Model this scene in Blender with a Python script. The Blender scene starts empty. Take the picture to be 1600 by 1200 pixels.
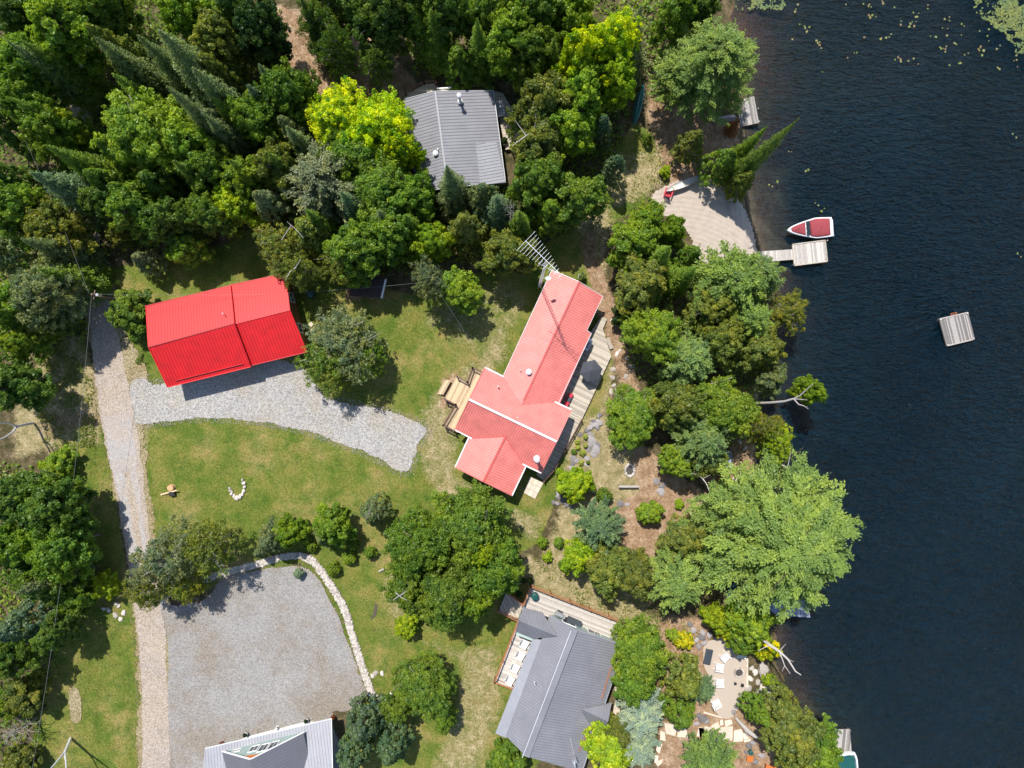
import bpy, bmesh, math, random
import numpy as np
from mathutils import Vector, Matrix
S = bpy.context.scene
COL = S.collection
rad = math.radians
PX = 0.075          # metres per photograph pixel at ground level
HC = 80.0           # camera height
# ------------------------------------------------------------------ camera
cam_d = bpy.data.cameras.new('camera'); cam = bpy.data.objects.new('camera', cam_d); COL.objects.link(cam)
cam.location = (0, 0, HC); cam.rotation_euler = (0, 0, 0)
cam_d.sensor_width = 36; cam_d.angle = 2 * math.atan(800 * PX / HC)
cam_d.clip_start = 1; cam_d.clip_end = 5000
S.camera = cam
S.render.resolution_x = 1024; S.render.resolution_y = 768
# ------------------------------------------------------------------ light
SUNDIR = Vector((-2.9, 7.3, 1 / PX)).normalized()       # towards the sun
elev = math.asin(SUNDIR.z); azim = math.atan2(SUNDIR.x, SUNDIR.y)
W = bpy.data.worlds.new('World'); S.world = W; W.use_nodes = True
nt = W.node_tree; nt.nodes.clear()
sky = nt.nodes.new('ShaderNodeTexSky'); sky.sky_type = 'NISHITA'; sky.sun_disc = False
sky.sun_elevation = elev; sky.sun_rotation = azim; sky.air_density = 1.0; sky.dust_density = 0.6
bg = nt.nodes.new('ShaderNodeBackground'); bg.inputs[1].default_value = 0.125
wo = nt.nodes.new('ShaderNodeOutputWorld')
nt.links.new(sky.outputs[0], bg.inputs[0]); nt.links.new(bg.outputs[0], wo.inputs[0])
sl = bpy.data.lights.new('sun', 'SUN'); sl.energy = 4.5; sl.angle = rad(0.53); sl.color = (1, 0.955, 0.88)
so = bpy.data.objects.new('sun', sl); COL.objects.link(so)
so.rotation_euler = SUNDIR.to_track_quat('Z', 'Y').to_euler(); so.location = SUNDIR * 150
S.view_settings.view_transform = 'Standard'; S.view_settings.look = 'None'
S.view_settings.exposure = 0.32; S.view_settings.gamma = 1

# ------------------------------------------------------------------ helpers
def P(px, py, h=0.0):
    k = (HC - h) / HC * PX
    return Vector(((px - 800) * k, (600 - py) * k, h))
def PL(pts, h=0.0): return [P(x, y, h) for x, y in pts]

def tag(o, label=None, cat=None, group=None, kind=None):
    if label: o['label'] = label
    if cat: o['category'] = cat
    if group: o['group'] = group
    if kind: o['kind'] = kind
    return o
def thing(name, loc, label, cat, group=None, rz=0.0):
    o = bpy.data.objects.new(name, None); COL.objects.link(o)
    o.location = loc; o.rotation_euler = (0, 0, rz); o.empty_display_size = 0.3
    return tag(o, label, cat, group)
KIDS = {}
def children(o): return KIDS.get(o.name, [])
def link(o, parent=None):
    COL.objects.link(o)
    if parent is not None:
        o.parent = parent; KIDS.setdefault(parent.name, []).append(o)
    return o
def copy_tree(o, parent=None):
    c = o.copy(); link(c, parent)
    if parent is not None: c.parent = parent
    for k in list(children(o)): copy_tree(k, c)
    return c

def clip(poly, n, d):
    """keep the part of a 2-D polygon with n.p >= d"""
    out = []
    for i in range(len(poly)):
        a = poly[i]; b = poly[(i + 1) % len(poly)]
        da = a[0] * n[0] + a[1] * n[1] - d; db = b[0] * n[0] + b[1] * n[1] - d
        if da >= 0: out.append(a)
        if (da >= 0) != (db >= 0):
            t = da / (da - db); out.append((a[0] + (b[0] - a[0]) * t, a[1] + (b[1] - a[1]) * t))
    return out

class MB:
    """collects shapes and links them as ONE mesh object"""
    def __init__(s): s.v = []; s.f = []; s.r = []; s.mi = []
    def add(s, vs, fs, r=None, mi=0):
        b = len(s.v); r = random.random() if r is None else r
        s.v += [tuple(v) for v in vs]; s.r += [r] * len(vs)
        for f in fs: s.f.append([i + b for i in f]); s.mi.append(mi)
        return s
    def box(s, c, size, rz=0, r=None, M=None, mi=0):
        x, y, z = size[0] / 2, size[1] / 2, size[2] / 2
        co, si = math.cos(rz), math.sin(rz); c = Vector(c); vs = []
        for dz in (-z, z):
            for dx, dy in ((-x, -y), (x, -y), (x, y), (-x, y)):
                p = Vector((dx, dy, dz))
                p = (M @ p) if M is not None else Vector((dx * co - dy * si, dx * si + dy * co, dz))
                vs.append(p + c)
        return s.add(vs, [(3, 2, 1, 0), (4, 5, 6, 7), (0, 1, 5, 4), (1, 2, 6, 5), (2, 3, 7, 6), (3, 0, 4, 7)], r, mi)
    def beam(s, a, b, w, t, r=None, mi=0):
        """a bar of width w (level) and thickness t between two points"""
        a = Vector(a); b = Vector(b); d = (b - a)
        if d.length < 1e-4: return s
        d.normalize(); up = Vector((0, 0, 1))
        if abs(d.z) > .98: up = Vector((1, 0, 0))
        sx = d.cross(up).normalized() * w / 2; sz = sx.cross(d).normalized() * t / 2
        vs = [a - sx - sz, a + sx - sz, a + sx + sz, a - sx + sz, b - sx - sz, b + sx - sz, b + sx + sz, b - sx + sz]
        return s.add(vs, [(0, 1, 2, 3), (7, 6, 5, 4), (1, 0, 4, 5), (2, 1, 5, 6), (3, 2, 6, 7), (0, 3, 7, 4)], r, mi)
    def tube(s, pts, rads, n=6, r=None, mi=0, cap=True):
        pts = [Vector(p) for p in pts]
        if not hasattr(rads, '__len__'): rads = [rads] * len(pts)
        vs = []; fs = []; ref = None
        for i, p in enumerate(pts):
            d = (pts[min(i + 1, len(pts) - 1)] - pts[max(i - 1, 0)])
            d = d.normalized() if d.length > 1e-6 else Vector((0, 0, 1))
            if ref is None: ref = Vector((1, 0, 0)) if abs(d.x) < .9 else Vector((0, 1, 0))
            u = (ref - d * ref.dot(d)).normalized(); w = d.cross(u); ref = u
            for k in range(n):
                a = 2 * math.pi * k / n; vs.append(p + (u * math.cos(a) + w * math.sin(a)) * rads[i])
        for i in range(len(pts) - 1):
            for k in range(n):
                k2 = (k + 1) % n; fs.append((i * n + k, i * n + k2, (i + 1) * n + k2, (i + 1) * n + k))
        if cap:
            fs.append(tuple(range(n))[::-1]); fs.append(tuple((len(pts) - 1) * n + k for k in range(n)))
        return s.add(vs, fs, r, mi)
    def lathe(s, c, prof, n=16, r=None, mi=0, sx=1, sy=1, rz=0):
        """prof: (radius, z) pairs"""
        c = Vector(c); vs = []; fs = []; co, si = math.cos(rz), math.sin(rz)
        for (R, z) in prof:
            for k in range(n):
                a = 2 * math.pi * k / n; x = R * math.cos(a) * sx; y = R * math.sin(a) * sy
                vs.append(c + Vector((x * co - y * si, x * si + y * co, z)))
        for i in range(len(prof) - 1):
            for k in range(n):
                k2 = (k + 1) % n; fs.append((i * n + k, i * n + k2, (i + 1) * n + k2, (i + 1) * n + k))
        fs.append(tuple(range(n))[::-1]); fs.append(tuple((len(prof) - 1) * n + k for k in range(n)))
        return s.add(vs, fs, r, mi)
    def prism(s, poly, z0, z1, r=None, mi=0):
        n = len(poly)
        if n < 3: return s
        A = sum(poly[i][0] * poly[(i + 1) % n][1] - poly[(i + 1) % n][0] * poly[i][1] for i in range(n))
        if A < 0: poly = poly[::-1]
        vs = [(p[0], p[1], z0) for p in poly] + [(p[0], p[1], z1) for p in poly]
        fs = [tuple(range(n))[::-1], tuple(range(n, 2 * n))] + [(i, (i + 1) % n, n + (i + 1) % n, n + i) for i in range(n)]
        return s.add(vs, fs, r, mi)
    def boards(s, poly, ang, width, gap, z0, z1):
        """planks filling a polygon, running along ang"""
        poly = [(p[0], p[1]) for p in poly]
        n = (-math.sin(ang), math.cos(ang)); ds = [p[0] * n[0] + p[1] * n[1] for p in poly]
        d = min(ds)
        while d < max(ds):
            q = clip(clip(poly, n, d + gap / 2), (-n[0], -n[1]), -(d + width - gap / 2))
            if len(q) >= 3: s.prism(q, z0, z1)
            d += width
        return s
    def build(s, name, mat, parent=None, smooth=False):
        me = bpy.data.meshes.new(name)
        off = parent.location if (parent is not None and parent.type == 'EMPTY' and parent.get('_w')) else None
        if parent is not None and parent.get('_off') is not None: off = Vector(parent['_off'])
        vs = s.v if off is None else [(v[0] - off[0], v[1] - off[1], v[2] - off[2]) for v in s.v]
        me.from_pydata(vs, [], s.f); me.validate()
        mats = mat if isinstance(mat, (list, tuple)) else [mat]
        for m in mats: me.materials.append(m)
        if len(mats) > 1: me.polygons.foreach_set('material_index', s.mi)
        at = me.attributes.new('rnd', 'FLOAT', 'POINT'); at.data.foreach_set('value', s.r)
        if smooth: me.polygons.foreach_set('use_smooth', [True] * len(me.polygons))
        me.update()
        o = bpy.data.objects.new(name, me)
        if off is not None: o['_off'] = tuple(off)
        return link(o, parent)
def place(name, loc, label, cat, group=None):
    """a thing whose parts are written in world coordinates"""
    o = thing(name, loc, label, cat, group); o['_off'] = tuple(loc); return o

# ------------------------------------------------------------------ materials
def newmat(name):
    m = bpy.data.materials.new(name); m.use_nodes = True; t = m.node_tree
    b = t.nodes['Principled BSDF']; return m, t, b
def N(t, typ, **k):
    n = t.nodes.new(typ)
    for a, b in k.items():
        if a.startswith('i_'): n.inputs[int(a[2:])].default_value = b
        else: setattr(n, a, b)
    return n
def ramp(t, fac, stops):
    r = t.nodes.new('ShaderNodeValToRGB'); e = r.color_ramp.elements
    e[0].position, e[0].color = stops[0][0], (*stops[0][1], 1); e[1].position, e[1].color = stops[-1][0], (*stops[-1][1], 1)
    for p, c in stops[1:-1]:
        x = e.new(p); x.color = (*c, 1)
    t.links.new(fac, r.inputs[0]); return r.outputs[0]
def mix(t, fac, a, b, typ='MIX'):
    m = t.nodes.new('ShaderNodeMix'); m.data_type = 'RGBA'; m.blend_type = typ; m.clamp_factor = True
    for sock, v in ((m.inputs[0], fac), (m.inputs[6], a), (m.inputs[7], b)):
        if hasattr(v, 'links'): t.links.new(v, sock)
        elif isinstance(v, (int, float)): sock.default_value = v
        else: sock.default_value = (*v, 1)
    return m.outputs[2]
def math_(t, op, a, b=0.0, c=0.0, clampit=False):
    m = t.nodes.new('ShaderNodeMath'); m.operation = op; m.use_clamp = clampit
    for i, v in enumerate((a, b, c)):
        if hasattr(v, 'links'): t.links.new(v, m.inputs[i])
        else: m.inputs[i].default_value = v
    return m.outputs[0]
def noise(t, scale, detail=4, rough=.55, vec=None, dist=0.0):
    n = t.nodes.new('ShaderNodeTexNoise'); n.inputs['Scale'].default_value = scale
    n.inputs['Detail'].default_value = detail; n.inputs['Roughness'].default_value = rough; n.inputs['Distortion'].default_value = dist
    if vec is None:
        g = t.nodes.new('ShaderNodeNewGeometry'); vec = g.outputs['Position']
    t.links.new(vec, n.inputs['Vector']); return n.outputs[0]
def attr(t, name):
    a = t.nodes.new('ShaderNodeAttribute'); a.attribute_name = name; return a.outputs['Fac']
def stretch(t, v, rz=0.0):
    g = t.nodes.new('ShaderNodeNewGeometry'); m = t.nodes.new('ShaderNodeMapping')
    m.inputs['Rotation'].default_value[2] = rz; m.inputs['Scale'].default_value = v
    t.links.new(g.outputs['Position'], m.inputs[0]); return m.outputs[0]
def bump(t, b, h, strength=.4, dist=.05):
    n = t.nodes.new('ShaderNodeBump'); n.inputs['Strength'].default_value = strength; n.inputs['Distance'].default_value = dist
    t.links.new(h, n.inputs['Height']); t.links.new(n.outputs[0], b.inputs['Normal'])
def simple(name, col, rough=.6, metal=0.0, var=.25, scale=3.0, spec=.5, coat=0.0, rv=0.3):
    """one real-world colour with wear: large noise, fine noise and a per-piece difference"""
    m, t, b = newmat(name)
    n1 = noise(t, scale, 5, .6); n2 = noise(t, scale * 9, 2, .6)
    f = math_(t, 'ADD', math_(t, 'MULTIPLY', n1, .65), math_(t, 'MULTIPLY', n2, .35))
    f = math_(t, 'ADD', f, math_(t, 'MULTIPLY', math_(t, 'SUBTRACT', attr(t, 'rnd'), .5), rv))
    d = tuple(max(0, c * (1 - var)) for c in col); l = tuple(min(1, c * (1 + var)) for c in col)
    t.links.new(ramp(t, f, [(.25, d), (.75, l)]), b.inputs['Base Color'])
    b.inputs['Roughness'].default_value = rough; b.inputs['Metallic'].default_value = metal
    b.inputs['Specular IOR Level'].default_value = spec; b.inputs['Coat Weight'].default_value = coat; b.inputs['Coat Roughness'].default_value = .36 if coat > .5 else .05
    return m
M = {}
M['red_new'] = simple('red_metal_roofing', (.64, .008, .010), .50, 0, .30, .9, .72, 0, .9)
M['red_faded'] = simple('faded_red_metal_roofing', (.74, .205, .175), .58, 0, .30, .9, .85, 0, 1.0)
M['red_ridge'] = simple('red_ridge_metal', (.60, .10, .09), .35, 0, .1, 1, .5, 0, .1)
M['grey_roof'] = simple('grey_metal_roofing', (.235, .235, .262), .50, 0, .22, .5, .6, 0, .9)
M['grey_roof_pale'] = simple('pale_grey_metal_roofing', (.30, .305, .34), .50, 0, .20, .5, .5, 0, .8)
M['grey_roof_dark'] = simple('dark_grey_metal_roofing', (.15, .15, .175), .45, 0, .10, .5, .5, 0, .1)
M['rust'] = simple('rust', (.30, .13, .07), .8, 0, .3, 6)
M['white'] = simple('white_paint', (.80, .80, .78), .5, 0, .06, 2)
M['plastic_white'] = simple('white_plastic', (.82, .82, .82), .4, 0, .05, 2)
M['wall_green'] = simple('pale_green_siding', (.36, .46, .42), .7, 0, .08, 1)
M['wall_brown'] = simple('brown_log_wall', (.20, .095, .04), .7, 0, .25, 2)
M['wall_cream'] = simple('cream_siding', (.55, .50, .42), .7, 0, .1, 1)
M['glass'] = simple('window_glass', (.03, .04, .05), .08, 0, .1, 1, .6)
M['metal'] = simple('galvanised_metal', (.52, .53, .55), .35, .6, .1, 3)
M['metal_pale'] = simple('pale_metal', (.72, .72, .74), .45, .1, .1, 3)
M['black'] = simple('black_metal', (.02, .02, .022), .5, 0, .3, 4)
M['charcoal'] = simple('charcoal_fabric', (.055, .06, .072), .85, 0, .15, 3)
M['slate_plastic'] = simple('dark_slate_plastic', (.045, .055, .07), .6, 0, .15, 3)
M['deck_new'] = simple('pale_pine_decking', (.58, .43, .27), .75, 0, .22, 1.2, .3, 0, 1.1)
M['deck_old'] = simple('weathered_decking', (.49, .43, .35), .8, 0, .20, 1.2, .3, 0, 1.0)
M['deck_grey'] = simple('grey_dock_boards', (.32, .295, .275), .9, 0, .38, 5, .2, 0, 1.2)
M['deck_white'] = simple('bleached_dock_boards', (.52, .475, .43), .9, 0, .26, 6, .2, 0, .55)
M['deck_blue'] = simple('blue_grey_dock_boards', (.30, .34, .46), .8, 0, .2, 2, .2, 0, .8)
M['rail'] = simple('stained_brown_rail', (.34, .14, .06), .7, 0, .2, 3)
M['rail_dark'] = simple('dark_rail_wood', (.15, .08, .06), .7, 0, .2, 3)
M['skirt'] = simple('deck_framing', (.10, .075, .055), .85, 0, .2, 3)
M['maroon'] = simple('maroon_canvas', (.30, .055, .065), .85, 0, .13, 2, .3, 0, .1)
M['hull_white'] = simple('white_gelcoat', (.80, .80, .82), .2, 0, .04, 2, .5, .3)
M['canoe_green'] = simple('green_canoe_hull', (.012, .16, .15), .3, 0, .2, 2, .5, .2)
M['canoe_red'] = simple('red_canoe_hull', (.30, .02, .04), .35, 0, .25, 2, .5, .2)
M['canoe_rim'] = simple('dark_red_canoe_rim', (.17, .02, .035), .4, 0, .25, 2)
M['canoe_in'] = simple('pale_canoe_hull', (.48, .50, .47), .5, 0, .15, 2)
M['boat_blue'] = simple('blue_boat_hull', (.02, .13, .24), .35, 0, .2, 2)
M['boat_pale'] = simple('pale_blue_boat_hull', (.50, .58, .66), .4, 0, .1, 2)
M['chair_red'] = simple('red_plastic', (.55, .03, .05), .4, 0, .1, 2)
M['orange'] = simple('orange_wood', (.62, .17, .03), .6, 0, .1, 2)
M['green_plastic'] = simple('dark_green_plastic', (.015, .09, .085), .35, 0, .2, 2)
M['terracotta'] = simple('terracotta', (.42, .14, .06), .8, 0, .2, 5)
M['stone'] = simple('pale_stone', (.50, .45, .40), .9, 0, .28, 2.5, .2, 0, .9)
M['stone_grey'] = simple('grey_stone', (.27, .25, .25), .9, 0, .35, 2.5, .2, 0, .9)
M['flag'] = simple('cream_flagstone', (.66, .57, .46), .85, 0, .14, 1.5, .2, 0, .5)
M['paver'] = simple('beige_paver', (.55, .46, .38), .85, 0, .15, 3, .2, 0, .8)
M['ash'] = simple('ash', (.06, .055, .05), .95, 0, .5, 6)
M['shingle'] = simple('brown_shingles', (.075, .05, .05), .9, 0, .4, 6, .2, 0, .6)
M['bark'] = simple('brown_bark', (.12, .085, .06), .9, 0, .35, 4, .2)
M['bark_grey'] = simple('grey_bark', (.26, .23, .21), .9, 0, .35, 4, .2)
M['bark_white'] = simple('white_birch_bark', (.44, .40, .375), .8, 0, .25, 5, .2)
M['wood_pole'] = simple('weathered_pole', (.16, .10, .075), .85, 0, .25, 4)
M['silver_wood'] = simple('silvered_log', (.40, .37, .34), .85, 0, .25, 3)
M['yellow_flower'] = simple('pale_yellow_leaves', (.55, .58, .10), .8, 0, .3, 12)
M['log_end'] = simple('cut_wood', (.55, .33, .17), .8, 0, .2, 5)
M['dead_leaf'] = simple('dead_leaf', (.36, .27, .18), .9, 0, .35, 3, .2, 0, 1.0)
M['wire'] = simple('wire', (.28, .28, .28), .5, .3, .1, 3)

# foliage: every tree's own hue comes from its object colour; alpha 0 = leaves turning, some still green
def foliage(name, trans=.46, hv=1.0):
    m, t, b = newmat(name)
    oi = t.nodes.new('ShaderNodeObjectInfo')
    r = attr(t, 'rnd')
    n = noise(t, 1.3, 3, .6)
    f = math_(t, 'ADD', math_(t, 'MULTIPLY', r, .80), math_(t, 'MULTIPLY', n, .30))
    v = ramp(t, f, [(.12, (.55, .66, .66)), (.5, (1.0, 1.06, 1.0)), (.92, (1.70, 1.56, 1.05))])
    turn = math_(t, 'MULTIPLY', math_(t, 'SUBTRACT', 1.0, oi.outputs['Alpha']), math_(t, 'SUBTRACT', 1.0, ramp(t, math_(t, 'ADD', math_(t, 'MULTIPLY', r, .7), math_(t, 'MULTIPLY', noise(t, .7, 2, .5), .6)), [(.42, (0, 0, 0)), (.68, (1, 1, 1))])))
    base = mix(t, turn, oi.outputs['Color'], mix(t, 1.0, oi.outputs['Color'], (.34, .62, 1.6), 'MULTIPLY'))
    hue = ramp(t, math_(t, 'ADD', math_(t, 'MULTIPLY', noise(t, .38, 3, .6), .8), math_(t, 'MULTIPLY', r, .2)), [(.36, (.82, 1.0, 1.15)), (.5, (1, 1.04, 1)), (.66, (1.22, 1.12, .88))])
    c = mix(t, 1.0, mix(t, hv, base, hue, 'MULTIPLY'), v, 'MULTIPLY')
    t.nodes.remove(b)
    d = N(t, 'ShaderNodeBsdfDiffuse'); tr = N(t, 'ShaderNodeBsdfTranslucent'); g = N(t, 'ShaderNodeBsdfGlossy')
    g.inputs['Roughness'].default_value = .45; g.inputs['Color'].default_value = (1, 1, 1, 1)
    t.links.new(c, d.inputs[0]); t.links.new(mix(t, 1.0, c, (1.2, 1.3, .55), 'MULTIPLY'), tr.inputs[0])
    m1 = N(t, 'ShaderNodeMixShader'); m1.inputs[0].default_value = trans
    t.links.new(d.outputs[0], m1.inputs[1]); t.links.new(tr.outputs[0], m1.inputs[2])
    m2 = N(t, 'ShaderNodeMixShader'); m2.inputs[0].default_value = .018
    t.links.new(m1.outputs[0], m2.inputs[1]); t.links.new(g.outputs[0], m2.inputs[2])
    t.links.new(m2.outputs[0], t.nodes['Material Output'].inputs[0])
    return m
M['leaf'] = foliage('broad_leaves'); M['needle'] = foliage('needles', .25, .35)
# ------------------------------------------------------------------ ground, water, roads
def sdf(poly, X, Y):
    """signed distance (negative inside), photograph-pixel units"""
    D = np.full(X.shape, 1e9); ins = np.zeros(X.shape, bool); n = len(poly)
    for i in range(n):
        ax, ay = poly[i]; bx, by = poly[(i + 1) % n]; ex, ey = bx - ax, by - ay
        wx, wy = X - ax, Y - ay
        t = np.clip((wx * ex + wy * ey) / (ex * ex + ey * ey + 1e-9), 0, 1)
        D = np.minimum(D, (wx - ex * t) ** 2 + (wy - ey * t) ** 2)
        c = ((ay <= Y) != (by <= Y)) & (X < ex * (Y - ay) / (ey if abs(ey) > 1e-9 else 1e-9) + ax)
        ins ^= c
    D = np.sqrt(D); return np.where(ins, -D, D)
LAKE = [(1150, -400), (1140, -40), (1150, 20), (1165, 70), (1172, 150), (1165, 215), (1160, 262), (1156, 300), (1163, 325), (1174, 352), (1180, 385), (1192, 402),
        (1212, 440), (1222, 480), (1218, 540), (1206, 585), (1192, 612), (1186, 640), (1190, 660), (1184, 700), (1188, 735), (1212, 775), (1228, 830), (1228, 890),
        (1205, 935), (1196, 965), (1212, 995), (1218, 1040), (1228, 1075), (1250, 1100), (1280, 1140), (1300, 1180), (1300, 1600), (2900, 1600), (2900, -400)]
BEACH = [(1016, 318), (1024, 300), (1060, 282), (1095, 276), (1130, 292), (1160, 318), (1176, 352), (1184, 392), (1178, 415), (1130, 412), (1098, 410), (1086, 388), (1074, 362), (1050, 340), (1022, 336)]
LAWN = [(150, 425), (240, 405), (300, 385), (345, 385), (400, 350), (440, 400), (520, 430), (640, 460), (720, 430), (800, 420), (850, 380), (900, 352), (925, 300), (960, 240), (990, 190), (1015, 205), (1035, 250), (1015, 300), (1000, 325), (950, 352),
        (928, 400), (945, 470), (962, 540), (955, 600), (940, 650), (905, 710), (880, 740), (862, 800), (840, 850), (800, 870), (880, 900), (960, 920), (1010, 960), (960, 1010), (900, 1100), (800, 1260), (500, 1260), (560, 1090), (470, 880), (300, 930), (235, 900), (212, 760), (200, 640), (170, 520)]
LAWN2 = [(60, 560), (130, 520), (152, 620), (168, 700), (200, 900), (222, 1000), (226, 1260), (20, 1260), (60, 1120), (90, 990), (140, 930), (150, 830), (120, 740), (60, 660)]
DRY = [  # polygons where the grass is sparse and tan
    ([(20, 640), (60, 560), (120, 520), (160, 600), (158, 700), (120, 690), (80, 705), (20, 720)], 1.0),
    ([(190, 560), (225, 600), (240, 650), (232, 700), (210, 740), (200, 640)], .85),
    ([(655, 640), (690, 590), (740, 560), (760, 520), (790, 470), (800, 560), (720, 640), (720, 740), (800, 790), (860, 800), (840, 860), (760, 800), (690, 800), (650, 730)], .72),
    ([(590, 900), (640, 870), (650, 990), (700, 1010), (780, 1000), (790, 1100), (740, 1260), (640, 1260), (700, 1130), (720, 1040), (640, 1000), (600, 960)], .70),
    ([(700, 440), (800, 430), (840, 470), (790, 560), (740, 560), (640, 500)], .55),
    ([(890, 350), (960, 240), (1040, 230), (1040, 290), (1010, 310), (960, 330), (950, 430), (970, 560), (950, 660), (930, 650), (950, 560), (930, 460), (915, 400)], .85),
    ([(860, 660), (960, 640), (1010, 700), (1060, 760), (1100, 840), (1060, 880), (1010, 960), (930, 950), (870, 920), (840, 880), (870, 800), (880, 720)], .95),
    ([(820, 860), (960, 920), (1060, 980), (1100, 1000), (1060, 1060), (960, 1000), (800, 900)], .9)]
LITTER = [  # reddish brown needles and bare soil
    ([(935, 400), (960, 470), (985, 560), (1010, 640), (990, 660), (962, 580), (930, 480), (915, 420), (905, 375), (930, 350)], .85),
    ([(1020, 110), (1060, 130), (1110, 190), (1160, 190), (1140, 260), (1080, 280), (1050, 300), (1035, 250), (1010, 180)], 1.0),
    ([(1000, 690), (1060, 740), (1120, 780), (1100, 860), (1060, 850), (1050, 900), (990, 880), (960, 830), (950, 790), (1000, 770), (985, 720)], .95),
    ([(1160, 600), (1200, 600), (1190, 760), (1120, 800), (1090, 740), (1140, 700)], .9),
    ([(1030, 1130), (1090, 1080), (1190, 1100), (1250, 1180), (1230, 1260), (1020, 1260)], .9),
    ([(1030, 960), (1110, 960), (1120, 1080), (1040, 1100), (1000, 1040)], .75),
    ([(410, 0), (480, 20), (560, 20), (650, 130), (640, 170), (560, 160), (480, 150), (430, 110)], .95),
    ([(540, 430), (600, 425), (600, 465), (540, 470)], .9), ([(690, 590), (720, 575), (705, 640), (685, 640)], .8),
    ([(60, 640), (160, 640), (165, 670), (60, 700)], .55)]
nx, ny = 361, 301
gx = np.linspace(-300, 1900, nx); gy = np.linspace(-300, 1500, ny)
GX, GY = np.meshgrid(gx, gy)
def vnoise(X, Y, s, seed):
    r = np.random.RandomState(seed); G = r.rand(64, 64)
    x = X / s; y = Y / s; xi = np.floor(x).astype(int); yi = np.floor(y).astype(int)
    fx = x - xi; fy = y - yi; fx = fx * fx * (3 - 2 * fx); fy = fy * fy * (3 - 2 * fy)
    g = lambda a, b: G[a % 64, b % 64]
    return (g(xi, yi) * (1 - fx) + g(xi + 1, yi) * fx) * (1 - fy) + (g(xi, yi + 1) * (1 - fx) + g(xi + 1, yi + 1) * fx) * fy
def sm(d, w): t = np.clip(.5 - d / (2 * w), 0, 1); return t * t * (3 - 2 * t)
lake_d = sdf(LAKE, GX + 14 * (vnoise(GX, GY, 26, 1) - .5), GY + 14 * (vnoise(GX, GY, 26, 2) - .5))
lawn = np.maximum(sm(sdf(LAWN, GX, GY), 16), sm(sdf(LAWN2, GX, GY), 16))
dry = np.zeros_like(GX); lit = np.zeros_like(GX)
for p, w in DRY: dry = np.maximum(dry, w * sm(sdf(p, GX, GY), 22))
for p, w in LITTER: lit = np.maximum(lit, w * sm(sdf(p, GX, GY), 16))
beach = sm(sdf(BEACH, GX, GY), 3); sandbed = sm(sdf([(1150, 280), (1240, 260), (1262, 400), (1200, 440), (1150, 440)], GX, GY), 30)
Z = np.where(lake_d < 0, -.45 - 3.2 * (1 - np.exp(lake_d / 95.0)), -.45 * np.clip(1 - lake_d / 22, 0, 1) ** 1.5)
topsh = np.clip((330 - GY) / 200, 0, 1) * .75
Z = np.where(lake_d < 0, -.45 + (Z + .45) * (1 - .62 * topsh), Z)
Z = np.where((lake_d < 0) & (sandbed > 0), Z * (1 - .35 * sandbed) - .1 * sandbed, Z)
Z += np.where(lake_d > 30, .10 * (vnoise(GX, GY, 60, 5) - .5), 0)
Z = np.where(lake_d > 30, Z - .055, Z)
me = bpy.data.meshes.new('ground')
EX, EY = GX.copy(), GY.copy(); EX[:, 0] = -20000; EX[:, -1] = 22000; EY[0] = -20000; EY[-1] = 22000     # the rim runs out to the horizon
k = PX
vs = np.stack([(EX - 800) * k, (600 - EY) * k, Z], -1).reshape(-1, 3)
idx = np.arange(nx * ny).reshape(ny, nx)
fs = np.stack([idx[:-1, :-1], idx[1:, :-1], idx[1:, 1:], idx[:-1, 1:]], -1).reshape(-1, 4)
me.from_pydata(vs.tolist(), [], fs.tolist())
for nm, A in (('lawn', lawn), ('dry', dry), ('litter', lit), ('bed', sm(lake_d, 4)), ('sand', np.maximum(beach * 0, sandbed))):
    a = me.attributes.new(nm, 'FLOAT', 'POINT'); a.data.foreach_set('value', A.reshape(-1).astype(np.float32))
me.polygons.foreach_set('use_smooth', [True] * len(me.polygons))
def ground_z(px, py):
    i = np.clip((px + 300) / 2200 * (nx - 1), 0, nx - 1.01); j = np.clip((py + 300) / 1800 * (ny - 1), 0, ny - 1.01)
    i0 = int(i); j0 = int(j); return float(Z[j0, i0])
def maskat(A, px, py):
    i = int(np.clip((px + 300) / 2200 * (nx - 1), 0, nx - 1)); j = int(np.clip((py + 300) / 1800 * (ny - 1), 0, ny - 1)); return A[j, i]

gm, t, b = newmat('ground_cover')
nbig = noise(t, .16, 5, .6); nmid = noise(t, .9, 5, .65); nfine = noise(t, 5.0, 5, .7); ngr = noise(t, 22, 3, .7)
def edge(a, w=.55, lo=.42, hi=.58):
    s = math_(t, 'ADD', attr(t, a), math_(t, 'MULTIPLY', math_(t, 'SUBTRACT', math_(t, 'ADD', math_(t, 'MULTIPLY', nmid, .5), math_(t, 'MULTIPLY', nfine, .5)), .5), w * 2))
    r = t.nodes.new('ShaderNodeMapRange'); r.inputs[1].default_value = lo; r.inputs[2].default_value = hi; t.links.new(s, r.inputs[0]); return r.outputs[0]
grassA = ramp(t, nbig, [(.36, (.125, .175, .028)), (.5, (.185, .210, .042)), (.64, (.28, .25, .082))])
grain = ramp(t, math_(t, 'ADD', math_(t, 'MULTIPLY', nfine, .55), math_(t, 'MULTIPLY', ngr, .45)), [(.34, (.36, .42, .30)), (.5, (.95, .97, .9)), (.66, (1.65, 1.52, 1.6))])
grass = mix(t, 1, grassA, grain, 'MULTIPLY')
patch = ramp(t, noise(t, .55, 4, .6, None, .4), [(.34, (.58, .80, .6)), (.5, (1, 1, 1)), (.66, (1.32, 1.08, 1.35))])
grass = mix(t, 1, grass, patch, 'MULTIPLY')
dryc = mix(t, 1, ramp(t, nmid, [(.3, (.23, .20, .085)), (.5, (.38, .31, .17)), (.7, (.54, .43, .28))]), grain, 'MULTIPLY')
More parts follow.
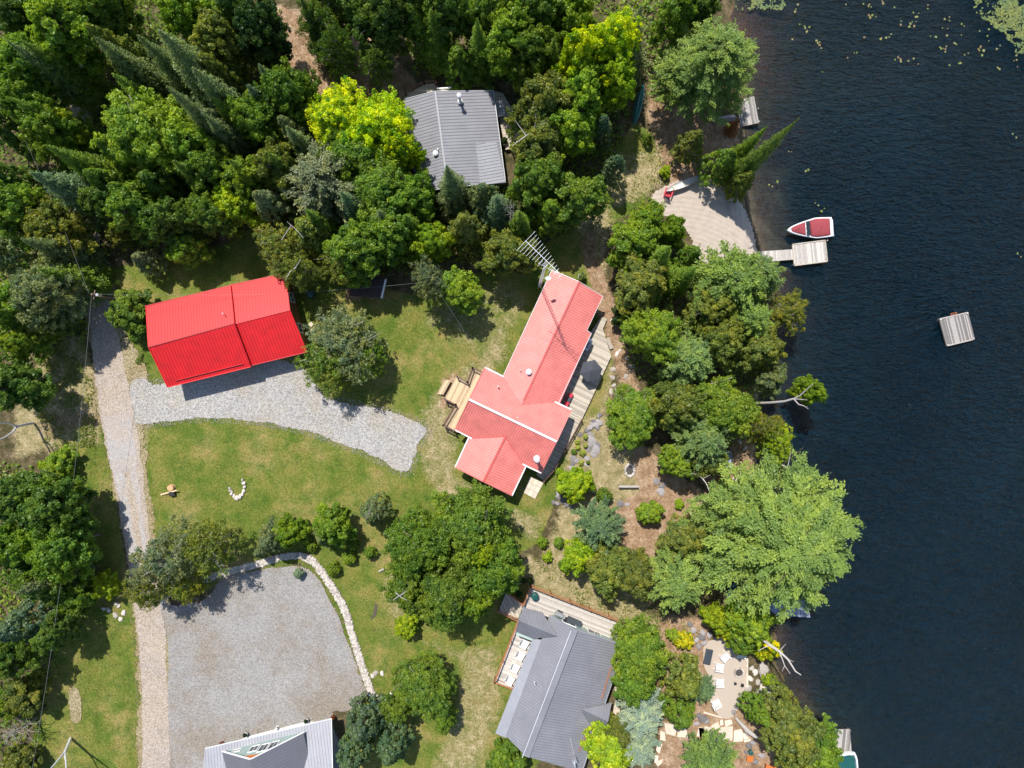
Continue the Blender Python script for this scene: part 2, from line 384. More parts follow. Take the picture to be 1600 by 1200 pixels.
litc = mix(t, 1, ramp(t, nmid, [(.3, (.24, .14, .085)), (.5, (.40, .26, .17)), (.72, (.57, .42, .31))]), grain, 'MULTIPLY')
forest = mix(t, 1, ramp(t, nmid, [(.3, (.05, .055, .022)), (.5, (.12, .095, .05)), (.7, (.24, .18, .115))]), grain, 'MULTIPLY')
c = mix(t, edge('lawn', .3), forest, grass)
c = mix(t, edge('dry', .55, .44, .80), c, dryc)
c = mix(t, edge('litter', .40, .38, .62), c, litc)
weed = ramp(t, noise(t, .11, 5, .7), [(.50, (0, 0, 0)), (.62, (1, 1, 1))])
bedc = mix(t, attr(t, 'sand'), ramp(t, nmid, [(.3, (.12, .08, .04)), (.7, (.27, .19, .09))]), ramp(t, nmid, [(.3, (.28, .19, .10)), (.7, (.60, .44, .26))]))
bedc = mix(t, weed, bedc, mix(t, 1, ramp(t, nfine, [(.35, (.10, .06, .04)), (.65, (.50, .24, .14))]), (1, 1, 1), 'MULTIPLY'))
c = mix(t, attr(t, 'bed'), c, bedc)
t.links.new(c, b.inputs['Base Color']); b.inputs['Roughness'].default_value = .95; b.inputs['Specular IOR Level'].default_value = .15
bump(t, b, math_(t, 'ADD', nfine, ngr), .9, .10)
me.materials.append(gm)
go = link(bpy.data.objects.new('ground', me)); tag(go, kind='structure')

# water: a closed body; tea-brown where it is shallow, blue-green where it is deep
wm, t, b = newmat('lake_water')
n1 = noise(t, 1.0, 2, .5, stretch(t, (.75, 2.0, 1), rad(-14)), .5); n2 = noise(t, 1.0, 2, .5, stretch(t, (1.9, 4.6, 2), rad(-20)), .4)
hgt = math_(t, 'ADD', n1, math_(t, 'MULTIPLY', n2, .6))
zone = noise(t, .05, 3, .5)
b.inputs['Base Color'].default_value = (.004, .018, .035, 1)
t.links.new(ramp(t, math_(t, 'ADD', math_(t, 'MULTIPLY', zone, .35), math_(t, 'MULTIPLY', math_(t, 'ADD', math_(t, 'MULTIPLY', n1, .5), math_(t, 'MULTIPLY', n2, .5)), .65)), [(.36, (.001, .018, .038)), (.64, (.008, .046, .084))]), b.inputs['Base Color'])
b.inputs['Roughness'].default_value = .07; b.inputs['IOR'].default_value = 1.33
bump(t, b, hgt, 1.0, 1.25)
tp = N(t, 'ShaderNodeBsdfTransparent'); tp.inputs[0].default_value = (.95, .97, .97, 1)
ms = N(t, 'ShaderNodeMixShader'); ms.inputs[0].default_value = .42
t.links.new(tp.outputs[0], ms.inputs[1]); t.links.new(b.outputs[0], ms.inputs[2]); t.links.new(ms.outputs[0], t.nodes['Material Output'].inputs[0])
va = N(t, 'ShaderNodeVolumeAbsorption'); va.inputs['Color'].default_value = (.18, .34, .42, 1); va.inputs['Density'].default_value = .85
t.links.new(va.outputs[0], t.nodes['Material Output'].inputs['Volume'])
w = MB(); w.prism([P(1040, -19900)[:2], P(21900, -19900)[:2], P(21900, 21900)[:2], P(1040, 21900)[:2]], -4.6, -.42)
wo_ = w.build('water', wm); tag(wo_, kind='structure')

def smooth_line(pts, step=6.0, closed=False):
    out = []; n = len(pts)
    for i in range(n if closed else n - 1):
        p0 = pts[(i - 1) % n] if (closed or i > 0) else pts[0]; p1 = pts[i]; p2 = pts[(i + 1) % n]; p3 = pts[(i + 2) % n] if (closed or i + 2 < n) else pts[-1]
        L = math.dist(p1, p2); m = max(1, int(L / step))
        for j in range(m):
            s = j / m
            out.append(tuple(.5 * (2 * b_ + (c_ - a_) * s + (2 * a_ - 5 * b_ + 4 * c_ - d_) * s * s + (3 * b_ - a_ - 3 * c_ + d_) * s ** 3) for a_, b_, c_, d_ in zip(p0, p1, p2, p3)))
    if not closed: out.append(pts[-1])
    return out
def sheet(name, poly, z, mat, jit=1.2, seed=0, closed=True, kind='structure', sharp=False):
    """a level patch of ground with an uneven edge (photograph pixels)"""
    pts = smooth_line(poly, 5, True) if not sharp else poly
    st = 2.0; x0 = min(p[0] for p in pts) - 6; y0 = min(p[1] for p in pts) - 6; nx_ = int((max(p[0] for p in pts) + 6 - x0) / st) + 1; ny_ = int((max(p[1] for p in pts) + 6 - y0) / st) + 1
    X, Y = np.meshgrid(x0 + st * np.arange(nx_), y0 + st * np.arange(ny_)); rs = np.random.RandomState(seed)
    d = sdf(pts, X, Y) + jit * 3.6 * (vnoise(X + 999, Y + 999, 19, seed) - .5) + jit * 1.6 * (vnoise(X + 999, Y + 999, 6, seed) - .5) + jit * 1.8 * (vnoise(X + 999, Y + 999, 2.6, seed + 50) - .5)
    gr_y, gr_x = np.gradient(d, st); dd = np.clip(d, -st * .75, st * .75); near = np.abs(d) < st * .75     # pull the rim vertices on to the contour
    Xs = np.where(near, X - gr_x * dd * .9, X); Ys = np.where(near, Y - gr_y * dd * .9, Y)
    ok = d < st * .75; q = ok[:-1, :-1] & ok[1:, :-1] & ok[:-1, 1:] & ok[1:, 1:]; ids = np.arange(X.size).reshape(X.shape)
    F = np.stack([ids[:-1, :-1][q], ids[1:, :-1][q], ids[1:, 1:][q], ids[:-1, 1:][q]], 1); us, inv = np.unique(F, return_inverse=True)
    V = np.stack([(Xs.ravel()[us] - 800) * PX, (600 - Ys.ravel()[us]) * PX, np.full(len(us), z)], 1); F = inv.reshape(-1, 4)
    m_ = bpy.data.meshes.new(name); m_.from_pydata(V.tolist(), [], F.tolist()); m_.materials.append(mat); m_.validate()
    o = link(bpy.data.objects.new(name, m_)); tag(o, kind=kind); return o
def gravel(name, lo, mid, hi, tint=None, bs=.9, speck=9, big=.3, weeds=0.0):
    m, t, b = newmat(name)
    v = t.nodes.new('ShaderNodeTexVoronoi'); v.inputs['Scale'].default_value = speck * 1.7
    g = t.nodes.new('ShaderNodeNewGeometry'); t.links.new(g.outputs['Position'], v.inputs['Vector'])
    nb = noise(t, big, 5, .6); nf = noise(t, 26, 3, .75)
    sp = t.nodes.new('ShaderNodeSeparateColor'); t.links.new(v.outputs['Color'], sp.inputs[0])
    f = math_(t, 'ADD', math_(t, 'ADD', math_(t, 'MULTIPLY', sp.outputs[0], .45), math_(t, 'MULTIPLY', nf, .42)), math_(t, 'MULTIPLY', nb, .20))
    c = ramp(t, f, [(.30, lo), (.52, mid), (.78, hi)])
    if tint: c = mix(t, ramp(t, noise(t, .15, 6, .7), [(.44, (0, 0, 0)), (.60, (1, 1, 1))]), c, mix(t, 1, c, tint, 'MULTIPLY'))
    if weeds: c = mix(t, ramp(t, noise(t, 1.1, 5, .7), [(1 - weeds - .05, (0, 0, 0)), (1 - weeds + .05, (1, 1, 1))]), c, (.17, .13, .045))
    t.links.new(c, b.inputs['Base Color']); b.inputs['Roughness'].default_value = .95; b.inputs['Specular IOR Level'].default_value = .15
    bump(t, b, math_(t, 'ADD', v.outputs['Distance'], nf), bs, .06); return m
M['gravel_white'] = gravel('crushed_pale_gravel', (.27, .26, .25), (.41, .395, .38), (.58, .56, .54), (.92, .86, .76), .9, 5.0)
M['gravel_lot'] = gravel('compacted_grey_gravel', (.225, .215, .208), (.315, .300, .288), (.42, .40, .382), (.88, .80, .70), .7, 6.0, .25, .27)
M['gravel_road'] = gravel('packed_dirt_road', (.26, .21, .16), (.41, .335, .265), (.56, .475, .395), (.95, .98, 1.06), .5, 7.0, .5)
M['patch_dry'] = gravel('sparse_dry_verge', (.17, .16, .06), (.32, .265, .155), (.50, .41, .28), (.85, .8, .7), .8, 5.0, .8)
M['track'] = gravel('wheel_worn_gravel', (.29, .27, .265), (.40, .38, .372), (.53, .50, .49), (1.0, .9, .8), .4, 8.0, .6)
def sandmat():
    m, t, b = newmat('raked_beach_sand')
    wv = N(t, 'ShaderNodeTexWave'); wv.wave_type = 'RINGS'; wv.rings_direction = 'SPHERICAL'
    g = t.nodes.new('ShaderNodeNewGeometry'); mp = t.nodes.new('ShaderNodeMapping'); mp.inputs['Location'].default_value = (-19.5, -8.0, 0)
    t.links.new(g.outputs['Position'], mp.inputs[0]); t.links.new(mp.outputs[0], wv.inputs[0])
    wv.inputs['Scale'].default_value = .55; wv.inputs['Distortion'].default_value = 2.6; wv.inputs['Detail'].default_value = 3; wv.inputs['Detail Scale'].default_value = .8
    n = noise(t, 1.4, 4, .6); f = noise(t, 16, 4, .7)
    c = ramp(t, math_(t, 'ADD', math_(t, 'MULTIPLY', n, .45), math_(t, 'MULTIPLY', f, .55)), [(.3, (.36, .30, .25)), (.7, (.56, .48, .41))])
    t.links.new(c, b.inputs['Base Color']); b.inputs['Roughness'].default_value = .95; b.inputs['Specular IOR Level'].default_value = .15
    bump(t, b, math_(t, 'ADD', math_(t, 'MULTIPLY', wv.outputs['Fac'], .5), math_(t, 'MULTIPLY', f, .45)), .6, .07); return m
M['sand'] = sandmat()

ROAD = [(60, -60), (95, 60), (112, 170), (118, 240), (110, 330), (124, 410), (140, 500), (149, 590), (163, 680), (182, 780), (204, 900), (214, 980), (222, 1080), (225, 1270),
        (262, 1270), (262, 1080), (256, 980), (244, 900), (232, 820), (222, 730), (208, 640), (195, 575), (182, 510), (170, 450), (160, 400), (150, 330), (150, 240), (142, 170), (125, 60), (95, -60)]
VERGE = [(132, 450), (144, 560), (155, 650), (174, 740), (196, 860), (209, 970), (217, 1100), (217, 1270), (266, 1270), (268, 1010), (248, 860), (230, 740), (226, 640), (228, 580), (200, 520), (178, 440)]
LOT = [(250, 930), (268, 945), (320, 935), (345, 905), (392, 892), (440, 886), (470, 884), (498, 905), (530, 970), (560, 1050), (572, 1088), (540, 1112), (520, 1125), (540, 1270), (252, 1270), (262, 1100), (262, 1000), (248, 950)]
DRIVE = [(222, 590), (245, 600), (300, 585), (360, 560), (420, 560), (468, 572), (492, 600), (510, 622), (560, 634), (600, 643), (640, 655), (668, 670), (664, 682), (655, 695), (646, 715), (640, 735), (626, 736), (600, 722), (560, 702), (500, 680), (440, 664), (380, 655), (300, 653), (250, 660), (225, 662), (205, 655), (200, 610)]
sheet('road_verge', VERGE, .010, M['patch_dry'], 2.6, 1)
sheet('gravel_parking_lot', LOT, .014, M['gravel_lot'], 1.0, 2)
sheet('gravel_driveway', DRIVE, .022, M['gravel_white'], 1.5, 3)
sheet('dirt_road', ROAD, .030, M['gravel_road'], 1.1, 4)
trk = [(168, 668), (172, 700), (186, 780), (206, 880), (214, 930), (226, 930), (218, 880), (200, 780), (186, 700), (182, 660)]
sheet('wheel_track', trk, .036, M['track'], 1.0, 5)
sheet('wheel_track', [(192, 650), (198, 700), (212, 780), (222, 850), (232, 900), (238, 900), (230, 850), (221, 780), (210, 700), (203, 650)], .036, M['track'], 1.0, 6)
sheet('patched_road', [(166, 655), (200, 652), (208, 690), (214, 730), (180, 735), (170, 700)], .041, M['track'], 1.6, 7)
def beach_mesh():
    pts = smooth_line(BEACH, 3, True); bm = bmesh.new()
    g = []
    for x in np.arange(1000, 1200, 2.5):
        for y in np.arange(265, 425, 2.5): g.append((x, y))
    X = np.array([a for a, _ in g]); Y = np.array([b_ for _, b_ in g]); d = sdf(pts, X, Y).reshape(80, 64)
    ok = d < 1.5; vid = {}
    vs_, fs_ = [], []
    def vi(i, j):
        if (i, j) not in vid:
            x = 1000 + 2.5 * i; y = 265 + 2.5 * j; p = P(x, y)
            r = random.Random(i * 99 + j); z = max(ground_z(x, y), -.75) + .075 - .03 * max(0, 1 + d[i, j] / 5)
            vid[(i, j)] = len(vs_); vs_.append((p.x + r.gauss(0, .03), p.y + r.gauss(0, .03), z))
        return vid[(i, j)]
    for i in range(79):
        for j in range(63):
            if ok[i, j] and ok[i + 1, j] and ok[i, j + 1] and ok[i + 1, j + 1]: fs_.append((vi(i, j), vi(i, j + 1), vi(i + 1, j + 1), vi(i + 1, j)))
    m_ = bpy.data.meshes.new('beach_sand'); m_.from_pydata(vs_, [], fs_); m_.materials.append(M['sand']); m_.polygons.foreach_set('use_smooth', [True] * len(m_.polygons))
    tag(link(bpy.data.objects.new('beach_sand', m_)), kind='structure')
beach_mesh()
sheet('patio_paving', [(1100, 1010), (1112, 1000), (1130, 996), (1148, 1005), (1163, 1015), (1168, 1035), (1168, 1075), (1156, 1090), (1152, 1108), (1140, 1122), (1124, 1118), (1112, 1098), (1108, 1060), (1100, 1040)], .050, M['paver'], .5, 8)
sheet('straw_patch', [(108, 1080), (120, 1076), (127, 1090), (126, 1128), (116, 1132), (108, 1115)], .012, M['patch_dry'], 1.2, 9)
# ------------------------------------------------------------------ buildings
def panel(mb, ribs, pts, rib=.30, eave=(0, 1), th=.10, ribh=.035, ribw=.05, rmi=0):
    """one roof plane. pts: world points, the first two on the eave. Ribs run up the slope."""
    p0, p1 = pts[eave[0]], pts[eave[1]]; n = len(pts)
    far = max(pts, key=lambda q: abs((q.xy - p0.xy).cross((p1 - p0).xy.normalized())))
    nrm = (p1 - p0).cross(far - p0).normalized()
    if nrm.z < 0: nrm = -nrm
    A_ = np.array([[q.x, q.y, 1.0] for q in pts]); cf = np.linalg.lstsq(A_, np.array([q.z for q in pts]), rcond=None)[0]
    zz = lambda x, y: float(cf[0] * x + cf[1] * y + cf[2])
    u = (p1 - p0).xy.normalized()
    poly = [(q.x, q.y) for q in pts]
    A = sum(poly[i][0] * poly[(i + 1) % n][1] - poly[(i + 1) % n][0] * poly[i][1] for i in range(n))
    if A < 0: poly = poly[::-1]
    top = [(x, y, zz(x, y)) for x, y in poly]; bot = [(x, y, z - th) for x, y, z in top]
    mb.add(top + bot, [tuple(range(n)), tuple(range(n, 2 * n))[::-1]] + [(i, n + i, n + (i + 1) % n, (i + 1) % n) for i in range(n)], .5)
    if ribs is not None:
        ds = [x * u.x + y * u.y for x, y in poly]; d = min(ds) + .08
        while d < max(ds) - ribw:
            q = clip(clip(poly, (u.x, u.y), d), (-u.x, -u.y), -(d + ribw))
            if len(q) >= 3:
                m = len(q); tp = [(x, y, zz(x, y) + ribh) for x, y in q]; bt = [(x, y, zz(x, y) - .004) for x, y in q]
                ribs.add(tp + bt, [tuple(range(m))] + [(i, m + i, m + (i + 1) % m, (i + 1) % m) for i in range(m)], .0, rmi)  # lowest value: shading along the ribs is painted in as darker colour
            d += rib
def lerp(a, b, t): return a + (b - a) * t
def shell(mb, A0, A1, R0, R1, B0, B1, inset=.45, end=.4, z0=-.05, drop=.30, e0=True, e1=True):
    """walls under a gable roof: eave A0-A1, ridge R0-R1, eave B0-B1"""
    def ins(a, r):
        L = (a.xy - r.xy).length; return lerp(a, r, inset / L)
    ax = (R1 - R0); L = ax.length; ux = ax / L
    s0 = end if e0 else 0; s1 = end if e1 else 0
    a0, a1, b0, b1 = ins(A0, R0), ins(A1, R1), ins(B0, R0), ins(B1, R1)
    def mv(p, q, s):
        d = (q - p); return p + d.normalized() * s
    a0_, a1_ = mv(a0, a1, s0), mv(a1, a0, s1); b0_, b1_ = mv(b0, b1, s0), mv(b1, b0, s1); r0_, r1_ = mv(R0, R1, s0), mv(R1, R0, s1)
    top = [a0_, r0_, b0_, b1_, r1_, a1_]
    vs = [(p.x, p.y, p.z - drop) for p in top] + [(p.x, p.y, z0) for p in (a0_, b0_, b1_, a1_)]
    mb.add(vs, [(0, 1, 4, 5), (1, 2, 3, 4), (6, 0, 5, 9), (7, 8, 3, 2), (6, 7, 2, 1, 0), (9, 5, 4, 3, 8)], .5)
    return a0_, a1_, b0_, b1_, r0_, r1_
def opening(parent, a, b, t, z0, w, h, kind='window', off=None):
    """a framed window or door on the wall from a to b (t along it), facing right of a->b"""
    d = (b.xy - a.xy).normalized(); n = Vector((d.y, -d.x)); c = a.xy + (b.xy - a.xy) * t
    rz = math.atan2(d.y, d.x)
    f = MB(); cc = lambda s, zz, o: Vector((c.x + d.x * s + n.x * o, c.y + d.y * s + n.y * o, zz))
    zc = z0 + h / 2
    for s in (-1, 1): f.box(cc(s * (w / 2 + .05), zc, .03), (.10, .08, h + .2), rz)
    f.box(cc(0, z0 - .05, .04), (w, .10, .10), rz); f.box(cc(0, z0 + h + .05, .03), (w, .08, .10), rz)
    if kind == 'window':
        o = f.build('window', M['white'], parent); g = MB().box(cc(0, zc, .012), (w, .03, h), rz); g.box(cc(0, zc, .035), (.05, .03, h), rz, mi=1)
        g.build('pane', [M['glass'], M['white']], o)
    else:
        o = f.build('door', M['white'], parent); MB().box(cc(0, zc, .015), (w, .04, h), rz).build('door_leaf', M['wall_green'] if kind == 'door' else M['white'], o)
    return o
def fascia(mb, a, b, w=.14, drop=.20):
    up = Vector((0, 0, 1)); mb.beam(a - up * (drop / 2 - .05), b - up * (drop / 2 - .05), w, drop)

# ---- garage (two red roof sections, the right one lower)
off = P(350, 520)
g = place('garage', off, 'long garage with a bright red metal roof in two stepped sections beside the dirt road', 'garage')
hE, hR = 2.9, 4.75
L = dict(A0=P(228, 478, hE), A1=P(360, 446, hE), R0=P(232, 542, hR), R1=P(366, 505, hR), B0=P(262, 605, hE), B1=P(392, 573, hE))
hE2, hR2 = 2.6, 4.4
Rr = dict(A0=P(361, 445, hE2), A1=P(446, 427, hE2), R0=P(366, 506, hR2), R1=P(453, 484, hR2), B0=P(393, 571, hE2), B1=P(480, 550, hE2))
for i, D in enumerate((L, Rr)):
    mb = MB()
    panel(mb, mb, [D['A1'], D['A0'], D['R0'], D['R1']], .34); panel(mb, mb, [D['B0'], D['B1'], D['R1'], D['R0']], .34)
    roof = mb.build('roof', M['red_new'], g)
    mb = MB(); mb.beam(D['R0'] + Vector((0, 0, .03)), D['R1'] + Vector((0, 0, .03)), .16, .05); mb.build('ridge_cap', M['red_new'], roof)
    mb = MB(); e = MB()
    for a_, b_ in (('A0', 'R0'), ('R0', 'B0'), ('A1', 'R1'), ('R1', 'B1')): fascia(e, D[a_], D[b_], .07, .22)
    for a_, b_ in (('A0', 'A1'), ('B0', 'B1')): fascia(e, D[a_], D[b_], .08, .2)
    e.build('fascia', M['red_new'], roof)
    W_ = shell(mb, D['A0'], D['A1'], D['R0'], D['R1'], D['B0'], D['B1'], .5, .35)
    mb.build('wall', M['wall_brown'] if i else M['wall_cream'], g)
    if i == 0:
        for tt in (.25, .72):
            opening(g, W_[2], W_[3], tt, .02, 3.2, 2.2, 'big')
    else:
        opening(g, W_[2], W_[3], .5, .02, 3.0, 2.1, 'big')
        opening(g, W_[3], W_[1], .30, 1.0, 1.0, 1.1); opening(g, W_[3], W_[1], .74, 1.0, 1.0, 1.1)
mb = MB(); a_, b_ = lerp(L['B0'], L['R0'], .10), lerp(L['B1'], L['R1'], .10); mb.beam(lerp(a_, b_, .12) + Vector((0, 0, .10)), lerp(a_, b_, .93) + Vector((0, 0, .10)), .05, .12)
mb.build('snow_guard', M['red_new'], g)
mb = MB(); c_ = P(350, 490, 4.4); mb.tube([c_ - Vector((0, 0, .3)), c_ + Vector((0, 0, .45)), c_ + Vector((.15, -.10, .55))], .05, 8); mb.build('vent_pipe', M['metal_pale'], g)

# ---- main red-roofed cottage
off = P(800, 600)
h = place('cottage', off, 'main cottage with a faded red metal roof in three wings and decks on both sides', 'cottage')
E, Rg = 2.9, 3.95
def roofpart(parent, planes, mat, rib=.28):
    mb = MB()
    for pl in planes: panel(mb, mb, pl, rib)
    return mb.build('roof', mat, parent)
# long north-east wing: runs from the north end gable to the cross wing
A0, A1 = P(862, 422, E), P(784, 592, E); R0, R1 = P(905, 440, Rg), P(817.5, 627, Rg); B0, B1 = P(942, 463, E), P(861, 625, E)
jog = [P(942, 463, E), P(917, 516, E), P(924, 521, E - .12), P(873, 629, E - .12), P(861, 625, E), P(817.5, 627, Rg), P(905, 440, Rg)]
r1 = roofpart(h, [[P(783, 593, E), A0, R0, P(814, 634, Rg)], [P(942, 463, E), P(917, 516, E), P(924, 521, E - .12), P(866, 650, E - .12), P(814, 634, Rg), P(905, 440, Rg)]], M['red_faded'])
# cross wing
cA0, cA1 = P(757.5, 574, E), P(893, 640, E); cR0, cR1 = P(733, 624, 5.0), P(869.8, 690, 5.0); cB0, cB1 = P(711, 671, E), P(845.8, 739, E)
def topz(px, py, a, b, c):   # height on the plane through three image points with heights
    return None
r2 = roofpart(h, [[P(789, 589.5, E), P(757.5, 574, E), cR0, cR1, P(893, 640, E), P(861, 625, E), P(817.5, 627, 3.7)],
                  [P(711, 671, E), P(737.5, 685.5, E), P(789.6, 681.7, 3.95), P(815, 724.5, E), P(845.8, 739, E), cR1, cR0]], M['red_faded'])
# south-west wing
r3 = roofpart(h, [[P(711, 730, E), P(732, 684.6, E), P(737.5, 685.5, E), P(790, 681.7, 4.0), P(755, 752.6, 4.0)],
                  [P(821.8, 728.7, E), P(800, 774.5, E), P(755, 752.6, 4.0), P(790, 681.7, 4.0), P(815, 724.5, E)]], M['red_faded'])
def cap(parent, a, b, mat, w=.22, dz=.05):
    mb = MB(); mb.beam(a + Vector((0, 0, dz)), b + Vector((0, 0, dz)), w, .05); return mb.build('ridge_cap', mat, parent)
cap(r1, R0, P(818, 626, Rg), M['red_ridge'], .18); cap(r2, cR0, cR1, M['white'], .22, .07); cap(r3, P(790, 681.7, 4.0), P(755, 752.6, 4.0), M['red_ridge'], .20)
def trims(parent, segs, mat=None, w=.10):
    for a_, b_ in segs:
        mb = MB(); fascia(mb, a_, b_, w, .2); mb.build('gutter', mat or M['white'], parent)
trims(r1, [(A0, A1), (A0, R0), (R0, B0), (jog[0], jog[1]), (jog[1], jog[2]), (jog[2], jog[3])], M['metal_pale'], .05)
trims(r2, [(P(757.5, 574, E), P(789, 589.5, E)), (P(861, 625, E), cA1), (P(711, 671, E), P(737.5, 685.5, E)), (P(816, 725, E), cB1)], M['white'], .16)
trims(r2, [(cA0, cR0), (cR0, cB0), (cA1, cR1), (cR1, cB1)], M['red_faded'], .09)
trims(r3, [(P(711, 730, E), P(732, 684.6, E)), (P(800, 774.5, E), P(821.8, 728.7, E))], M['white'], .13)
trims(r3, [(P(711, 730, E), P(755, 752.6, 4.0)), (P(755, 752.6, 4.0), P(800, 774.5, E))], M['red_faded'], .09)
for a_, b_ in ((P(797, 591, E), P(817.5, 627, 3.8)), (P(861, 625, E), P(817.5, 627, 3.8)), (P(737.5, 685.5, E), P(789.8, 681.7, 4.0)), (P(814, 724, E), P(789.8, 681.7, 4.0))):
    vm = MB(); vm.beam(a_ + Vector((0, 0, .05)), b_ + Vector((0, 0, .05)), .07, .03); vm.build('valley_flashing', M['red_ridge'], h)
mb = MB(); w1 = shell(mb, A0, P(775, 612, E), R0, P(805, 655, Rg), B0, P(850, 650, E), .45, .4, e1=False)
mb.build('wall', M['wall_brown'], h)
mb = MB(); w2 = shell(mb, cA0, cA1, cR0, cR1, cB0, cB1, .45, .45); mb.build('wall', M['wall_brown'], h)
mb = MB(); w3 = shell(mb, P(743, 662, E), P(711, 730, E), P(790, 681.7, 4.0), P(755, 752.6, 4.0), P(832, 706, E), P(800, 774.5, E), .45, .4, e0=False); mb.build('wall', M['wall_brown'], h)
for tt in (.15, .4, .65, .85): opening(h, w1[3], w1[2], tt, .9 if tt != .4 else .1, 1.2, 1.1 if tt != .4 else 2.0, 'window' if tt != .4 else 'door')
for tt in (.25, .6): opening(h, w1[0], w1[1], tt, 1.0, 1.1, 1.0)
for tt in (.25, .75): opening(h, w2[0], w2[2], tt, 1.0 if tt > .5 else .1, 1.0, 1.1 if tt > .5 else 2.0, 'window' if tt > .5 else 'door')
for tt in (.25, .7): opening(h, w2[3], w2[1], tt, .9, 1.4, 1.2)
for tt in (.3, .7): opening(h, w3[1], w3[3], tt, 1.0, 1.1, 1.0)
def pipe(parent, name, px, py, hz, hh, r, mat=None, hat=True):
    mb = MB(); c_ = P(px, py, hz)
    mb.tube([c_ - Vector((0, 0, .3)), c_ + Vector((0, 0, hh))], r, 12)
    if hat: mb.lathe(c_ + Vector((0, 0, hh)), [(r * 1.1, 0), (r * 1.75, .03), (r * 1.75, .10), (r * .5, .22)], 14)
    mb.lathe(c_ + Vector((0, 0, .02)), [(r * 2.2, -.06), (r * 1.2, .10)], 12)
    return mb.build(name, mat or M['metal_pale'], parent)
pipe(h, 'chimney', 838.5, 716.5, 3.9, 1.45, .17); pipe(h, 'roof_vent', 826.5, 581.5, 3.75, .35, .17); pipe(h, 'vent_pipe', 813, 578.5, 3.6, .42, .045, hat=False)
pipe(h, 'vent_pipe', 778.5, 604, 4.0, .42, .05, hat=False); pipe(h, 'vent_pipe', 808.5, 652.5, 4.7, .30, .045, hat=False)

# ---- northern grey cottage
off = P(712, 215); nc = place('cottage', off, 'northern cottage with a plain grey ribbed metal roof tucked among tall trees', 'cottage')
e1, e2, rg = 2.7, 2.6, 4.1
q = dict(LT=P(631, 155, e1), LB=P(650, 300, e1), RT=P(680, 142.5, rg), RB=P(700, 294, rg), ET=P(771, 141.5, e2), EB=P(790, 284, e2))
mb = MB(); panel(mb, mb, [q['LT'], q['LB'], q['RB'], q['RT']], .36); panel(mb, mb, [q['EB'], q['ET'], q['RT'], q['RB']], .36); nr = mb.build('roof', M['grey_roof'], nc)
cap(nr, q['RT'], q['RB'], M['grey_roof_pale'], .2)
mb = MB(); panel(mb, mb, [P(790.5, 285, 2.86), P(776, 223, 2.86), P(743.5, 224, 3.35), P(750.7, 289, 3.35)], .36); mb.build('roof_extension', M['grey_roof_pale'], nc)
trims(nr, [(q['LT'], q['RT']), (q['RT'], q['ET']), (q['ET'], q['EB']), (q['LB'], q['RB']), (q['RB'], q['EB'])], M['metal_pale'], .035)
mb = MB(); w_ = shell(mb, q['LT'], q['LB'], q['RT'], q['RB'], q['ET'], q['EB'], .4, .35); mb.build('wall', M['wall_green'], nc)
for tt in (.2, .5, .8): opening(nc, w_[3], w_[2], tt, .9, 1.1, 1.1)
for tt in (.3, .7): opening(nc, w_[1], w_[3], tt, 1.0, 1.2, 1.0)
pipe(nc, 'chimney', 719, 158, 3.85, 1.5, .15); pipe(nc, 'roof_vent', 681, 241, 3.7, .35, .17); pipe(nc, 'vent_pipe', 684.5, 235, 3.8, .5, .06, hat=False)

# ---- south-east grey cottage
off = P(870, 1085); sc = place('cottage', off, 'south cottage with a long grey metal roof, wide ridge cap and small pointed cross gables', 'cottage')
E, Rg = 3.0, 5.3
a0, a1 = P(848, 957, E), P(797, 1153, E - .0)       # north-west eave of the main slope
a0 = P(836, 958, E)
r0, r1_ = P(897, 983, Rg), P(821, 1181, Rg); b0, b1 = P(976, 1008, 2.9), P(909, 1207, 2.9)
mb = MB()
hp = 3.35
jA, jB = P(846, 1000, hp), P(790.5, 1150, hp)
panel(mb, mb, [jA, jB, r1_, r0, P(859, 961, hp)], .30)
panel(mb, mb, [b1, b0, r0, r1_], .30)
sr = mb.build('roof', M['grey_roof'], sc)
mb = MB(); panel(mb, None, [P(832, 999, 2.95), P(774, 1146, 2.95), P(790.5, 1153, 3.30), jA - Vector((0, 0, .05))], .6); mb.build('roof_extension', M['grey_roof_pale'], sc)
mb = MB(); mb.beam(lerp(r0, r1_, 0) + Vector((0, 0, .09)), r1_ + Vector((0, 0, .09)), .85, .05); mb.build('ridge_cap', M['grey_roof'], sr)
mb = MB(); mb.beam(r0 + Vector((-.36, -.14, .12)), r1_ + Vector((-.36, -.14, .12)), .05, .04); mb.build('ridge_flashing', M['metal_pale'], sr)
trims(sr, [(P(859, 961, hp), r0), (r0, b0), (b0, b1)], M['grey_roof_pale'], .08)
# cross gables
mb = MB(); panel(mb, mb, [P(819, 949, 3.0), P(848.5, 958, 3.0), P(870, 994, 4.6), P(810.5, 970, 4.6)], .30); panel(mb, mb, [P(832, 998, 3.0), P(806.5, 987, 3.0), P(810.5, 970, 4.6), P(870, 994, 4.6)], .30)
dg = mb.build('cross_gable', M['grey_roof'], sc); trims(dg, [(P(819, 949, 3.0), P(810.5, 970, 4.6)), (P(810.5, 970, 4.6), P(806.5, 987, 3.0))], M['grey_roof_pale'], .07)
mb = MB(); panel(mb, mb, [P(956.5, 1099, 3.0), P(938, 1100, 3.0), P(908, 1109, 4.55), P(950.5, 1128, 4.55)], .30); panel(mb, mb, [P(920, 1131, 3.0), P(939, 1143, 3.0), P(950.5, 1128, 4.55), P(908, 1109, 4.55)], .30)
dg = mb.build('cross_gable', M['grey_roof'], sc)
mb = MB(); w_ = shell(mb, P(860, 962, hp), jB, r0, r1_, b0, b1, .6, .5, drop=.4); mb.build('wall', M['wall_green'], sc)
